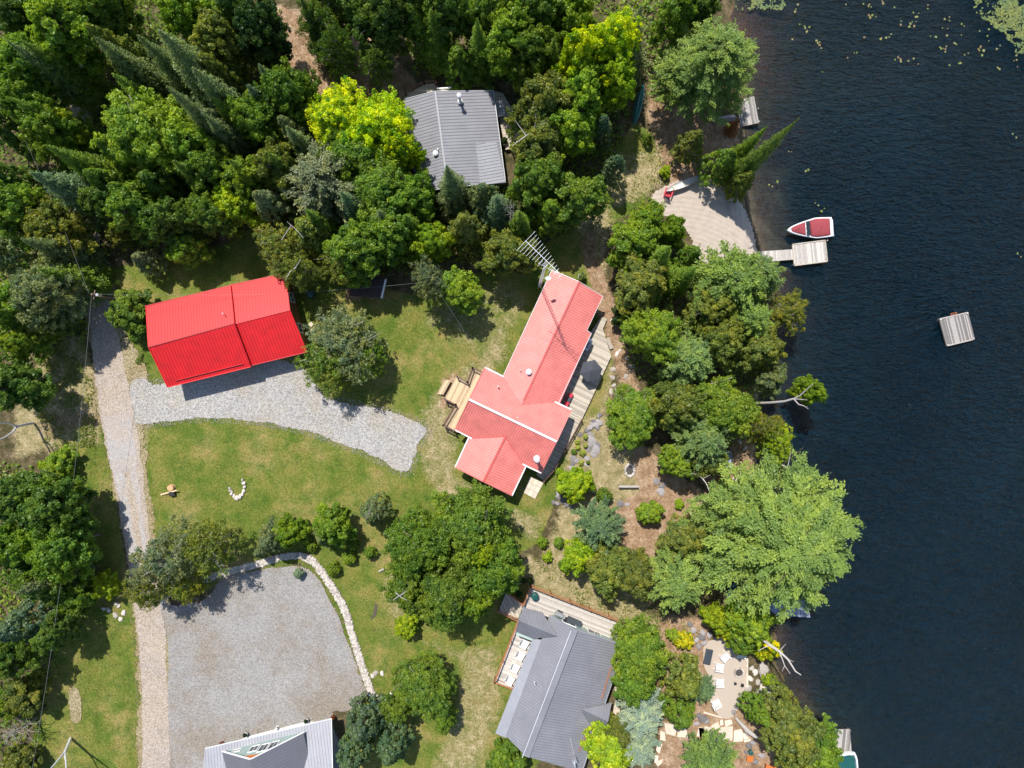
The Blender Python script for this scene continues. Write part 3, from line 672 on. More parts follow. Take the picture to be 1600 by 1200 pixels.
mb = MB(); mb.prism([P(811, 955, 0).xy, P(846, 966, 0).xy, P(838, 990, 0).xy, P(806, 978, 0).xy], 0, 2.85); mb.build('wall', M['wall_green'], sc); mb = MB(); mb.prism([P(925, 1093, 0).xy, P(948, 1096, 0).xy, P(940, 1124, 0).xy, P(915, 1120, 0).xy], 0, 2.85); mb.build('wall', M['wall_green'], sc)
for tt in (.35, .75): opening(sc, w_[2], w_[0], tt, .3, 1.5, 1.9)
for tt in (.2, .5, .8): opening(sc, w_[3], w_[2], tt, .9, 1.2, 1.2)
for (ax_, ay_, bx_, by_) in ((955, 1042, 940, 1092), (921, 1136, 905, 1174), (887, 1171, 877, 1194)):
    rm = MB(); rm.beam(P(ax_, ay_, 3.36), P(bx_, by_, 3.36), .14, .04); rm.build('rusty_flashing', M['rust'], sr)
mb = MB(); c_ = P(897, 1185, 3.7); mb.box(c_ + Vector((0, 0, .3)), (.55, .45, .7), .4); mb.tube([c_ + Vector((0, -.35, 0)), c_ + Vector((0, -.35, 1.1))], .12, 10); mb.build('chimney', M['metal'], sc)
mb = MB(); mb.tube([P(891, 1153, 3.9), P(897, 1180, 3.75)], .02, 5); mb.build('chimney_brace', M['metal_pale'], sc)
pipe(sc, 'vent_pipe', 835.5, 1066.5, 4.6, .5, .05, hat=False)

# ---- south-west grey house, cut by the frame
off = P(410, 1200); sw = place('house', off, 'grey-roofed house at the bottom edge with a windowed pale green front gable', 'house')
T0, T1 = P(320, 1169.6, 2.8), P(518, 1123, 2.8)
mb = MB(); panel(mb, mb, [T1, T0, P(309, 1300, 5.4), P(521, 1250, 5.4)], .34); sro = mb.build('roof', M['grey_roof_pale'], sw)
g0, g1, ap = P(347, 1174, 3.75), P(474, 1144.5, 3.75), P(391, 1186.5, 7.1)
d_ = P(0, 0, 0) - P(29, 126, 0); d_ = -d_
mb = MB(); panel(mb, mb, [g0, g0 + d_, ap + d_, ap], .34); rr = mb.build('roof', M['grey_roof_dark'], sw)
mb = MB(); panel(mb, mb, [g1 + d_, g1, ap, ap + d_], .34); rr2 = mb.build('roof', M['grey_roof_dark'], sw)
trims(rr, [(g0, ap)], M['white'], .07); trims(rr2, [(g1, ap)], M['white'], .07)
in_ = d_.normalized() * .30
wa, wb, wc = g0 + in_ + Vector((.30, 0, -.12)), g1 + in_ + Vector((-.30, 0, -.12)), ap + in_ + Vector((0, 0, -.28))
mb = MB(); D2 = d_ - in_ * 2
vs_ = [(wa.x, wa.y, 2.2), (wb.x, wb.y, 2.2), tuple(wb), tuple(wc), tuple(wa)]; vb = [(v[0] + D2.x, v[1] + D2.y, v[2]) for v in vs_]
mb.add(vs_ + vb, [(0, 1, 2, 3, 4), (9, 8, 7, 6, 5), (0, 4, 9, 5), (1, 6, 7, 2)]); mb.build('wall', M['wall_green'], sw)
mb = MB(); mb.prism([P(326, 1186).xy, P(510, 1142).xy, P(514, 1300).xy, P(312, 1300).xy], -.05, 2.45); mb.build('wall', M['wall_green'], sw)
for tt, hh, z_ in ((.60, 1.1, 3.7), (.46, 1.4, 3.9), (.33, 1.5, 3.9)): opening(sw, wb, wa, tt, z_, .85, hh)
opening(sw, wb, wa, .86, 3.45, .8, .35)
for tt in (.2, .5, .8): opening(sw, P(510, 1142), P(326, 1186), tt, .4, 1.2, 1.7)
e_ = MB(); dn = Vector((0, 0, .22)); q1, q2 = lerp(ap, g0, .30), lerp(ap, g1, .20); f1, f2 = in_ * .2, in_ * .95
e_.add([tuple(v + f1 - dn) for v in (ap, q1, q2)] + [tuple(v + f2 - dn) for v in (ap, q1, q2)], [(0, 1, 2), (5, 4, 3), (0, 3, 4, 1), (1, 4, 5, 2), (2, 5, 3, 0)]); e_.build('gable_trim', M['orange'], sw)
trims(sro, [(T0, T1), (T1, P(521, 1250, 5.4))], M['metal_pale'], .06)
mb = MB(); mb.boards([P(326, 1180).xy, P(385, 1151).xy, P(480, 1127).xy, P(508, 1128).xy, P(510, 1142).xy, P(326, 1186).xy], math.atan2(46, 188), .16, .012, .0, .16); mb.build('porch_floor', M['white'], sw)
for px_, py_ in ((386, 1150), (434, 1139), (480, 1128)):
    mb = MB(); mb.tube([P(px_, py_ + 6, 0), P(px_, py_ + 6, 2.6)], .07, 8); mb.build('porch_post', M['white'], sw)

# ---- brown shingled shed behind the cottage
sh = place('shed', P(575, 447), 'low brown-shingled woodshed half hidden in tree shade', 'shed')
s0, s1, s2, s3 = P(603, 436, 2.4), P(596, 466, 2.4), P(545, 462, 2.0), P(552, 428, 2.0)
mb = MB(); panel(mb, None, [s3, s2, s1, s0]); sro = mb.build('roof', M['shingle'], sh); mb = MB(); fascia(mb, s0, s1, .2, .2); mb.build('gutter', M['white'], sro)
mb = MB(); mb.prism([P(600, 438).xy, P(594, 463).xy, P(548, 459).xy, P(554, 431).xy], -.05, 1.85); mb.build('wall', M['wall_brown'], sh)

# ------------------------------------------------------------------ decks
def rail_run(parent, pts, z, hh=.95, mat=None, step=1.9, bal=True, w=.12, closed=False):
    mat = mat or M['rail']; mb = MB(); up = Vector((0, 0, 1))
    for a_, b_ in zip(pts[:-1], pts[1:]):
        a_ = Vector((a_.x, a_.y, z)); b_ = Vector((b_.x, b_.y, z)); Ln = (b_ - a_).length
        mb.beam(a_ + up * hh, b_ + up * hh, w, .05); mb.beam(a_ + up * .12, b_ + up * .12, .05, .07); mb.beam(a_ + up * (hh - .12), b_ + up * (hh - .12), .05, .07)
        n_ = max(1, int(Ln / .14))
        if bal:
            for i in range(1, n_): p = lerp(a_, b_, i / n_); mb.box((p.x, p.y, z + hh / 2), (.03, .03, hh - .2))
        m_ = max(1, round(Ln / step))
        for i in range(m_ + 1):
            p = lerp(a_, b_, i / m_); q_ = MB(); q_.box((p.x, p.y, z + (hh + .1) / 2 - .3), (.12, .12, hh + .7)); q_.box((p.x, p.y, z + hh + .12), (.17, .17, .05)); q_.build('post', mat, parent)
    return mb.build('railing', mat, parent)
def deck(name, label, cat, polys, z, mat, ang, off, width=.15, skirt=True, group=None):
    d = place(name, P(*off), label, cat, group); mb = MB(); k = MB()
    for i, p in enumerate(polys):
        pts = [P(x, y, z).xy for x, y in p]; mb.boards(pts, ang, width, .016, z - .04, z)
        c_ = sum((Vector(v) for v in pts), Vector((0, 0))) / len(pts)
        k.prism([tuple(c_ + (Vector(v) - c_) * .985) for v in pts], max(z - .30, -.3) if z > .3 else z - .14, z - .045)
    mb.build('floorboards', mat, d); k.build('frame', M['skirt'], d)
    return d
wd = deck('deck', 'pale timber entry deck with steps on the lawn side of the main cottage', 'deck',
          [[(713.5, 588), (730, 597), (738, 574.5), (757, 584), (737, 632), (716, 676), (709, 673), (692.5, 664.5), (711.6, 632), (694, 623)]], .75, M['deck_new'], math.atan2(2, 1), (720, 625))
up = .75
rail_run(wd, [P(730, 597, 1.6), P(738, 574.5, 1.6), P(756, 583, 1.6)], up, .9, M['rail_dark']); rail_run(wd, [P(713.5, 588, 1.6), P(730, 597, 1.6)], up, .9, M['rail_dark'])
rail_run(wd, [P(694, 623, 1.6), P(711.6, 632, 1.6), P(692.5, 664.5, 1.6), P(709, 673, 1.6)], up, .9, M['rail_dark'])
mb = MB()
for i in range(3): mb.beam(P(690 - i * 3.2 + 1, 624 - 8, .5 - i * .2) , P(703 - i * 3.2, 594, .5 - i * .2), .28, .05)
mb.build('steps', M['deck_new'], wd)
ed = deck('deck', 'long weathered deck on the lake side of the main cottage under the dark umbrella', 'deck',
          [[(939.5, 495), (948.5, 498.5), (942, 514), (955, 557), (909, 656), (867, 734), (850, 752), (838, 742), (862, 690), (885, 640), (868, 630), (915, 530)]], .35, M['deck_old'], math.atan2(1, 2) * -1 + 0.0, (905, 600))
mb = MB(); mb.beam(P(949, 528, .2), P(956, 545, .2), .45, .06); mb.build('step', M['deck_old'], ed)
rail_run(ed, [P(909, 656, .9), P(884, 702, .9), P(867, 734, .9), P(850, 752, .9)], .35, .55, M['rail_dark'], 2.4, False, .07)
pt_ = place('patio_slab', P(833, 761), 'pale square concrete pad at the south corner of the main cottage', 'patio')
mb = MB()
A_, B_, C_, D_ = P(828.5, 744), P(849.6, 753.6), P(836, 779.5), P(818, 770)
for i in range(3):
    for j in range(3):
        f_ = lambda u, v: lerp(lerp(A_, B_, u), lerp(D_, C_, u), v)
        mb.prism([f_((i + .02) / 3, (j + .02) / 3).xy, f_((i + .98) / 3, (j + .02) / 3).xy, f_((i + .98) / 3, (j + .98) / 3).xy, f_((i + .02) / 3, (j + .98) / 3).xy], -.05, .08)
mb.build('paving_slab', M['flag'], pt_)
nd = deck('deck', 'small railed deck at the north end of the northern cottage', 'deck', [[(632, 153), (650, 139), (662, 131), (678, 130), (682, 136), (703, 138), (703, 143), (681, 143), (632, 158)]], .9, M['deck_old'], 0, (665, 142))
rail_run(nd, [P(632, 141, 1.8), P(662, 127, 1.8), P(681, 125, 1.8), P(681, 137, 1.8)], .9, .9, M['rail_dark']); rail_run(nd, [P(684, 138, 1.8), P(704, 137, 1.8)], .9, .9, M['white'])
ne = deck('deck', 'sun-dappled pale deck along the east wall of the northern cottage', 'deck', [[(772, 142), (786, 146), (797, 165), (810, 190), (815, 210), (800, 232), (790, 234), (773, 150)]], .5, M['deck_old'], 0, (795, 185))
rail_run(ne, [P(809, 186, 1.3), P(815, 210, 1.3), P(800, 232, 1.3)], .5, .9, M['white'], 1.8)
nb = deck('boardwalk', 'narrow weathered boardwalk behind the northern cottage', 'boardwalk', [[(735, 131), (762, 128), (763, 133), (736, 136)]], .3, M['deck_grey'], 0, (748, 132))
sd = deck('deck', 'bleached deck with rust-brown railing wrapping the south cottage', 'deck',
          [[(829.5, 918.5), (984, 979), (975, 1000), (958, 1000), (850, 962), (838, 1000), (806, 1072), (803.5, 1076), (773.5, 1066), (811, 970), (818, 945)]], .9, M['deck_white'], math.atan2(-60, 155), (880, 960))
rail_run(sd, [P(818, 945, 1.8), P(829.5, 916.5, 1.8), P(984, 977, 1.8), P(982, 990, 1.8)], .9, .95, M['rail'], 2.5, False, .16)
rail_run(sd, [P(810, 971, 1.8), P(773, 1066, 1.8), P(802, 1077, 1.8)], .9, .95, M['rail'], 2.6, False, .16)
se = deck('deck', 'square entry landing with brown rails at the corner of the south cottage', 'deck', [[(791, 925), (817, 944.5), (810, 969), (779, 955.5)]], .78, M['deck_old'], rad(118), (798, 948))
rail_run(se, [P(791, 925, 1.6), P(816, 944, 1.6)], .78, .95, M['rail'], 1.6); rail_run(se, [P(779, 956, 1.6), P(808, 970, 1.6)], .78, .95, M['rail'], 1.6)

# ------------------------------------------------------------------ docks and raft
WZ = -.42
def dock(name, label, cat, polys, z, mat, ang, off, posts=(), width=.16):
    d = deck(name, label, cat, polys, z, mat, ang, off, width)
    for x, y in posts:
        mb = MB(); p = P(x, y); mb.tube([(p.x, p.y, -2.2), (p.x, p.y, z + .12)], .07, 8); mb.build('post', M['deck_grey'], d)
    return d
dk = dock('dock', 'bleached wooden dock platform and gangway beside the covered motorboat', 'dock', [[(1238, 382), (1289, 375.5), (1292.5, 408.5), (1241, 415)], [(1184, 393), (1239, 389.5), (1241, 405.5), (1186, 410)]], .05, M['deck_white'], rad(96), (1260, 395), ((1292, 376), (1241, 413), (1291, 396), (1291, 404)))
mb = MB()
for a_, b_ in (((1238, 382), (1289, 375.5)), ((1289, 375.5), (1292.5, 408.5)), ((1292.5, 408.5), (1241, 415)), ((1241, 415), (1238, 382))): mb.beam(P(*a_, .03), P(*b_, .03), .12, .18)
mb.build('edge_board', M['deck_old'], dk)
rf = deck('swim_raft', 'square grey wooden swimming raft floating alone on the lake', 'raft', [[(1467.5, 498.5), (1511, 488.5), (1521.5, 530), (1479, 540.5)]], .02, M['deck_grey'], rad(-76), (1495, 514), .13)
mb = MB()
for a_, b_ in (((1467.5, 498.5), (1511, 488.5)), ((1511, 488.5), (1521.5, 530)), ((1521.5, 530), (1479, 540.5)), ((1479, 540.5), (1467.5, 498.5))): mb.beam(P(*a_, -.02), P(*b_, -.02), .13, .2)
mb.build('edge_board', M['deck_grey'], rf)
for x, y in ((1468.5, 499.5), (1510.5, 489.5), (1520, 529), (1480, 539)):
    mb = MB(); p = P(x, y); mb.tube([(p.x, p.y, -.3), (p.x, p.y, .18)], .10, 8); mb.build('post', M['deck_white'], rf)
mb = MB(); mb.prism([P(1472, 503).xy, P(1508, 495).xy, P(1517, 526).xy, P(1483, 534).xy], -.75, -.15); mb.build('float', M['black'], rf)
mb = MB(); mb.beam(P(1485, 496, .1), P(1486, 490, -.4), .04, .04); mb.beam(P(1494, 494, .1), P(1495, 488, -.4), .04, .04)
for i in range(3): mb.beam(P(1485.3, 494 - i * 2, .05 - i * .15), P(1494.3, 492 - i * 2, .05 - i * .15), .05, .04)
mb.build('ladder', M['terracotta'], rf)
dock('dock', 'grey plank dock in the shade under the big pine at the north shore', 'dock', [[(1150, 158), (1178, 150), (1186, 192), (1158, 198)]], .02, M['deck_grey'], rad(100), (1168, 172), ((1184, 170), (1186, 190)))
dock('dock', 'small worn dock beside the rust-brown dead conifer', 'dock', [[(1112, 184), (1148, 178), (1150, 188), (1114, 193)]], .10, M['deck_grey'], rad(10), (1130, 185), ())
dock('dock', 'blue-grey dock showing beneath the drooping branches of the largest pine', 'dock', [[(1196, 934), (1262, 938), (1266, 965), (1215, 962), (1198, 950)]], .02, M['deck_blue'], rad(78), (1230, 948), ((1262, 962),))
dock('dock', 'weathered dock at the lower right beside the pontoon boat', 'dock', [[(1268, 1142), (1328, 1139), (1331, 1180), (1272, 1188)]], .02, M['deck_grey'], rad(84), (1305, 1160), ((1328, 1141), (1330, 1178)))
dock('dock', 'shaded grey shoreline platform above the red chairs', 'platform', [[(1126, 700), (1143, 706), (1146, 734), (1124, 734)]], .15, M['deck_blue'], rad(80), (1135, 718), ())
# ------------------------------------------------------------------ smaller things
def one(name, mb, mat, label, cat, group=None, smooth=False):
    return tag(mb.build(name, mat, None, smooth), label, cat, group)

# television mast with a long comb antenna
base = P(842, 449); tw = place('antenna_mast', base, 'tall lattice mast with a comb-shaped aerial against the north-west edge of the main cottage', 'antenna')
mb = MB(); Ht = 16.2
def leg(k, z): a = k * 2 * math.pi / 3; s = .22 - .006 * z; return Vector((base.x + s * math.cos(a), base.y + s * math.sin(a), z))
for k in range(3):
    mb.tube([leg(k, 0), leg(k, Ht)], .022, 5)
    z = .3
    while z < Ht - .5: mb.tube([leg(k, z), leg((k + 1) % 3, z + .42)], .012, 4); mb.tube([leg((k + 1) % 3, z + .42), leg(k, z + .84)], .012, 4); z += .84
mb.build('mast', M['metal_pale'], tw)
mb = MB(); mb.tube([(base.x, base.y, Ht - .3), (base.x, base.y, 17.2)], .03, 6); mb.build('pole', M['metal_pale'], tw)
mb = MB(); A_ = P(821, 376, 17.0); B_ = P(874, 427, 17.0); mb.tube([A_, B_], .026, 6); bd = (B_ - A_).normalized(); pn = Vector((-bd.y, bd.x, 0))
for i in range(13):
    c_ = lerp(A_, B_, (i + .15) / 13.2); w_ = [1.25, 1.12, 1.05, .98, .92, .86, .80, .74, .66, .56, .42, .4, .3][i]; mb.tube([c_ - pn * w_, c_ + pn * w_], .014, 5)
mb.build('aerial', M['metal_pale'], tw)
mb = MB()
A2 = P(842, 411, 15.6); B2 = P(878, 432, 15.6); mb.tube([A2, B2], .02, 5)
for i in range(5): c_ = lerp(A2, B2, i / 4.5 + .05); mb.tube([c_ - pn * .35, c_ + pn * .35], .012, 5)
mb.build('aerial', M['metal_pale'], tw)
mb = MB(); dc = base + Vector((.72, -.02, 7.1)); mb.lathe(dc, [(.02, -.12), (.18, -.09), (.32, 0), (.30, .01), (.16, -.06), (.02, -.08)], 18, sy=.7); mb.tube([dc - Vector((0, 0, .1)), Vector((base.x + .1, base.y, 6.9))], .02, 5)
mb.build('dish', M['metal_pale'], tw)

# parasol
u = place('parasol', P(924, 580, .35), 'dark charcoal hexagonal parasol open over the lakeside deck', 'umbrella'); c_ = P(924, 579.5, 2.5); c_.z = 0
mb = MB(); R_ = 1.33; rz = rad(12)
ring = lambda R, z, n=6: [(c_.x + R * math.cos(rz + i * math.pi / 3), c_.y + R * math.sin(rz + i * math.pi / 3), z) for i in range(n)]
vs = ring(R_, 2.12) + ring(R_ * .5, 2.42) + [(c_.x, c_.y, 2.72)] + ring(R_ * .99, 2.09) + [(c_.x, c_.y, 2.67)]
fs = []
for i in range(6):
    j = (i + 1) % 6; fs += [(i, j, 6 + j, 6 + i), (6 + i, 6 + j, 12), (13 + j, 13 + i, 19), (i, 13 + i, 13 + j, j)]
mb.add(vs, fs); mb.build('canopy', M['charcoal'], u)
mb = MB(); mb.tube([(c_.x, c_.y, .36), (c_.x, c_.y, 2.8)], .028, 8); mb.lathe((c_.x, c_.y, .36), [(.25, 0), (.25, .05), (.05, .1)], 14); mb.build('pole', M['black'], u)

def grill(px, py, z, rz, label, col='metal'):
    g_ = thing('gas_grill', P(px, py, z), label, 'grill', None, rz)
    mb = MB(); mb.box((0, 0, .42), (.6, .5, .75)); mb.build('cabinet', M['black'], g_)
    mb = MB(); mb.box((0, 0, .88), (.66, .52, .16)); mb.lathe((0, 0, 0), [(.01, .9)], 3)
    mb.tube([(-.32, 0, .97), (.32, 0, .97)], .20, 12); mb.build('lid', M[col], g_)
    mb = MB(); mb.tube([(-.22, -.26, 1.0), (.22, -.26, 1.0)], .02, 6); mb.build('handle', M['black'], g_)
    for s_ in (-1, 1): mb = MB(); mb.box((s_ * .52, 0, .86), (.34, .46, .04)); mb.build('side_shelf', M[col], g_)
    for s_ in (-1, 1): mb = MB(); mb.tube([(s_ * .25, .2, .08), (s_ * .29, .2, .08)], .08, 10); mb.build('wheel', M['black'], g_)
    return g_
grill(918.5, 540, .35, rad(63), 'blue-grey gas grill on the deck under the eave of the main cottage')
grill(874, 957, .9, rad(-25), 'gas grill with open side shelves on the south cottage deck', 'metal')
# red cushioned bench
b_ = thing('bench', P(888, 624, .35), 'red bench with a grey middle cushion on the deck of the main cottage', 'bench', None, rad(64))
mb = MB(); mb.box((0, 0, .30), (1.5, .55, .10)); mb.build('seat', M['chair_red'], b_)
for s_ in (-.55, .55): mb = MB(); mb.box((s_, 0, .42), (.46, .5, .14)); mb.build('cushion', M['chair_red'], b_)
mb = MB(); mb.box((0, 0, .42), (.5, .5, .12)); mb.build('cushion', M['slate_plastic'], b_)
mb = MB(); mb.box((0, .27, .6), (1.5, .06, .5), M=Matrix.Rotation(rad(-10), 3, 'X')); mb.build('backrest', M['chair_red'], b_)
for sx_ in (-.68, .68):
    for sy_ in (-.2, .2): mb = MB(); mb.box((sx_, sy_, .13), (.07, .07, .26)); mb.build('leg', M['chair_red'], b_)
# covered table
ct = thing('covered_table', P(896, 970, .9), 'long table under a dark cover beside the grill on the south cottage deck', 'table', None, rad(-24))
mb = MB(); mb.box((0, 0, .70), (1.75, .78, .10)); mb.build('cover', M['slate_plastic'], ct)
mb = MB(); mb.box((0, 0, .40), (1.68, .72, .52)); mb.build('cover_skirt', M['slate_plastic'], ct)
for sx_ in (-.78, .78):
    for sy_ in (-.3, .3): mb = MB(); mb.box((sx_, sy_, .08), (.06, .06, .15)); mb.build('leg', M['black'], ct)
def barrel(px, py, z, R, H, label, mat='green_plastic', name='rain_barrel', cat='barrel', group=None):
    t_ = thing(name, P(px, py, z), label, cat, group)
    MB().lathe((0, 0, 0), [(R * .82, 0), (R, H * .3), (R, H * .7), (R * .88, H)], 18).build('body', M[mat], t_, True)
    mb = MB(); mb.lathe((0, 0, H), [(R * .95, -.03), (R * .97, .04), (R * .6, .08), (.02, .09)], 18); mb.tube([(-.1, 0, H + .1), (.1, 0, H + .1)], .02, 5); mb.build('lid', M[mat], t_)
barrel(487.5, 461.5, 0, .42, .9, 'dark blue-green round barrel on the grass east of the garage')
barrel(835.5, 929.5, .9, .42, .75, 'dark teal lidded barrel in the deck corner of the south cottage')
def planter(px, py, z, R, H, label, mat, kindp='shrub', cat='planter', group=None, leafcol=(.05, .09, .02), name='planter'):
    t_ = thing(name, P(px, py, z), label, cat, group)
    MB().lathe((0, 0, 0), [(R * .7, 0), (R, H), (R * 1.08, H), (R * 1.08, H + .05), (R * .85, H + .05), (R * .8, H - .05)], 16).build('pot', M[mat], t_, True)
    PLANT.append((t_, R, H, leafcol, kindp))
PLANT = []
planter(908, 434, 0, .42, .6, 'pale stone urn with leafy pale-green plant at the north end of the main cottage', 'stone', leafcol=(.16, .22, .07))
for i, (x, y, l) in enumerate(((828, 905, 'black round pot nearest the upper corner of the south cottage deck rail'), (818, 906, 'black leafy pot second from the deck corner beside the big trees'), (806, 912, 'black round pot in the shade above the entry landing'), (811, 926, 'black pot touching the upper rail of the entry landing'))):
    planter(x, y, 0, .30, .35, l, 'black', group='black pots by the south cottage landing', leafcol=(.05, .09, .015))
planter(788, 222, .5, .32, .4, 'orange terracotta pot on the east deck of the northern cottage', 'terracotta', leafcol=(.04, .09, .02))
planter(348, 1160, 0, .26, .4, 'orange pot at the left front corner of the bottom grey house', 'terracotta', leafcol=(.20, .07, .02))
planter(521, 1119, 0, .26, .45, 'orange pot at the right front corner of the bottom grey house', 'terracotta', leafcol=(.20, .07, .02))
for x, y, l in ((386, 1144.5, 'round clipped topiary in a white pot left of the porch steps'), (480.5, 1123, 'round clipped topiary in a white pot right of the porch steps')):
    planter(x, y, 0, .24, .5, l, 'white', 'ball', 'topiary', None, (.03, .055, .02), 'topiary')
t_ = thing('lantern', P(434, 1135.5), 'small white lantern standing at the porch edge of the bottom house', 'lantern')
mb = MB(); mb.box((0, 0, .08), (.3, .3, .16)); mb.build('base', M['white'], t_); mb = MB(); mb.box((0, 0, .32), (.2, .2, .32)); mb.build('glass', M['glass'], t_)
mb = MB(); mb.lathe((0, 0, .48), [(.2, 0), (.2, .03), (.03, .16)], 4); mb.build('cap', M['white'], t_)

# garden (slatted lounge) chair
def make_chair(mat):
    t_ = thing('garden_chair', (0, 0, 0), 'x', 'chair')
    mb = MB()
    for i in range(6): mb.beam((-.28, -.36 + i * .12, .36 - i * .024), (.28, -.36 + i * .12, .36 - i * .024), .105, .022)
    mb.build('seat', mat, t_)
    mb = MB()
    for i in range(5):
        x = -.24 + i * .12; mb.beam((x, .28, .22), (x * 1.25, .56, .98 - abs(i - 2) * .05), .105, .02)
    mb.beam((-.3, .48, .70), (.3, .48, .70), .05, .05); mb.build('backrest', mat, t_)
    for s_ in (-1, 1):
        mb = MB(); mb.box((s_ * .37, -.02, .56), (.14, .74, .025)); mb.build('armrest', mat, t_)
        mb = MB(); mb.beam((s_ * .33, -.36, 0), (s_ * .33, -.36, .55), .09, .03); mb.build('leg', mat, t_)
        mb = MB(); mb.beam((s_ * .31, -.40, .34), (s_ * .31, .52, .02), .03, .12); mb.build('leg', mat, t_)
    return t_
def chairs(proto, rows, z, group):
    for i, (x, y, a, l) in enumerate(rows):
        o = proto if i == 0 else copy_tree(proto)
        o.location = P(x, y, z); o.rotation_euler = (0, 0, rad(a)); o['label'] = l
        if group: o['group'] = group
        o.scale = (1.12, 1.12, 1.12)
wc_ = make_chair(M['plastic_white'])
chairs(wc_, [(819, 1004, 60, 'white slatted deck chair nearest the cross gable of the south cottage'), (813, 1022, 60, 'white slatted deck chair second from the cross gable on the deck'),
             (805, 1041, 62, 'white slatted deck chair third from the cross gable on the deck'), (797, 1060, 60, 'white slatted deck chair nearest the deck end rail')], .9, 'white chairs in a row on the south cottage deck')
wc2 = copy_tree(wc_)
chairs(wc2, [(1131, 1024.5, 40, 'white chair between the black bench and the fire pit'), (1156.5, 1020, -8, 'white chair above the fire pit at the patio edge'), (1122.5, 1040.5, 82, 'white chair left of the fire pit, just below the first'),
             (1123, 1064.5, 95, 'white chair at lower left of the fire pit with a clear gap around it'), (1118, 1097, 120, 'white chair half hidden by the grey-green bush at the patio foot'), (1196, 1085, -60, 'white chair among the boulders right of the patio')], .05, 'white chairs around the stone patio')
wc3 = copy_tree(wc_)
chairs(wc3, [(779, 166, 200, 'upper white chair beside the east wall of the northern cottage'), (782, 178, 190, 'lower white chair beside the east wall of the northern cottage')], .5, 'white chairs east of the northern cottage')
rc = make_chair(M['chair_red'])
chairs(rc, [(1043, 303, 160, 'red garden chair on the beach beside the canoe'), (1129, 745, 150, 'red garden chair under the shoreline trees, left of the pair'), (1136, 750, 200, 'red garden chair under the shoreline trees, right of the pair')], .05, None)
# patio bits
bb = thing('patio_bench', P(1105, 1024, .05), 'long black bench on the left edge of the stone patio', 'bench', None, rad(78))
mb = MB()
for i in range(6): mb.box((0, -.36 + i * .145, .42), (1.75, .13, .04))
mb.build('seat', M['slate_plastic'], bb)
for sx_ in (-.75, .75):
    for sy_ in (-.3, .3): mb = MB(); mb.box((sx_, sy_, .2), (.08, .08, .4)); mb.build('leg', M['black'], bb)
fp = thing('fire_pit', P(1154, 1050, .05), 'round stone-rimmed fire pit in the middle of the patio', 'fire pit')
for i in range(14):
    a = i * 2 * math.pi / 14; mb = MB(); mb.box((.50 * math.cos(a), .50 * math.sin(a), .13), (.14, .20, .26), a); mb.build('rim_stone', M['stone'], fp)
MB().lathe((0, 0, 0), [(.40, 0), (.40, .12), (.1, .16)], 18).build('ash_bed', M['ash'], fp)
for x, y, l in ((1147.5, 1066, 'smaller dark round stool below the fire pit'), (1158.5, 1068.5, 'larger dark round stool below and right of the fire pit')):
    s_ = thing('stool', P(x, y, .05), l, 'stool'); rr_ = .15 if x < 1150 else .19
    MB().lathe((0, 0, .38), [(rr_, 0), (rr_ * 1.05, .03), (rr_, .06), (.02, .065)], 16).build('seat', M['black'], s_)
    for k in range(3): a = k * 2.09; mb = MB(); mb.tube([(rr_ * .9 * math.cos(a), rr_ * .9 * math.sin(a), 0), (rr_ * .6 * math.cos(a), rr_ * .6 * math.sin(a), .4)], .018, 6); mb.build('leg', M['black'], s_)
oc = thing('crate_table', P(1170, 1183), 'small orange wooden side table with slatted top by the lower boulders', 'table')
mb = MB()
for i in range(5): mb.box((0, -.26 + i * .13, .42), (.72, .115, .03))
mb.build('top', M['orange'], oc)
for sx_ in (-.3, .3):
    for sy_ in (-.25, .25): mb = MB(); mb.box((sx_, sy_, .2), (.05, .05, .4)); mb.build('leg', M['orange'], oc)
barrel(1171.5, 1173, 0, .24, .5, 'dark green lidded bucket behind the orange side table', 'green_plastic', 'bucket', 'bucket')
oc = thing('picnic_table', P(1202, 1198), 'orange plank table cut by the bottom edge near the shore trees', 'table', None, rad(-12))
mb = MB()
for i in range(6): mb.box((0, -.42 + i * .165, .72), (1.5, .15, .04))
mb.build('top', M['orange'], oc)
for sx_ in (-.6, .6):
    for sy_ in (-.35, .35): mb = MB(); mb.box((sx_, sy_, .35), (.08, .08, .7)); mb.build('leg', M['orange'], oc)

# boats -----------------------------------------------------------------
def hull(mb, Lh, prof, z0, z1, th=.04, n=26, open_top=True, bot=.55):
    """boat hull along x: prof(u)->half width; closed underside, rim on top"""
    ring = []
    for side in (1, -1):
        us = [i / n for i in range(n + 1)]; us = us if side == 1 else us[::-1][1:-1]
        for u in us: ring.append((u * Lh - Lh / 2, side * prof(u)))
    m = len(ring); sheer = lambda x: .10 * (abs(x) / (Lh / 2)) ** 2.5
    lay = [[(x * (1 - .08), y * bot, z0) for x, y in ring], [(x * .985, y * .92, (z0 + z1) / 2) for x, y in ring], [(x, y, z1 + sheer(x)) for x, y in ring],
           [(x * (1 - th * 1.4 / Lh * 2), y - math.copysign(min(th, abs(y) * .9), y), z1 + sheer(x)) for x, y in ring], [(x * .90, y * .55, z0 + .08) for x, y in ring]]
    vs = [p for l in lay for p in l]; fs = [tuple(range(m))[::-1]]
    for k in range(4):
        for i in range(m): j = (i + 1) % m; fs.append((k * m + i, k * m + j, (k + 1) * m + j, (k + 1) * m + i))
    fs.append(tuple(4 * m + i for i in range(m)))
    mb.add(vs, fs); return ring
canoe_prof = lambda W_: (lambda u: max(.012, W_ * math.sin(math.pi * u) ** .62))
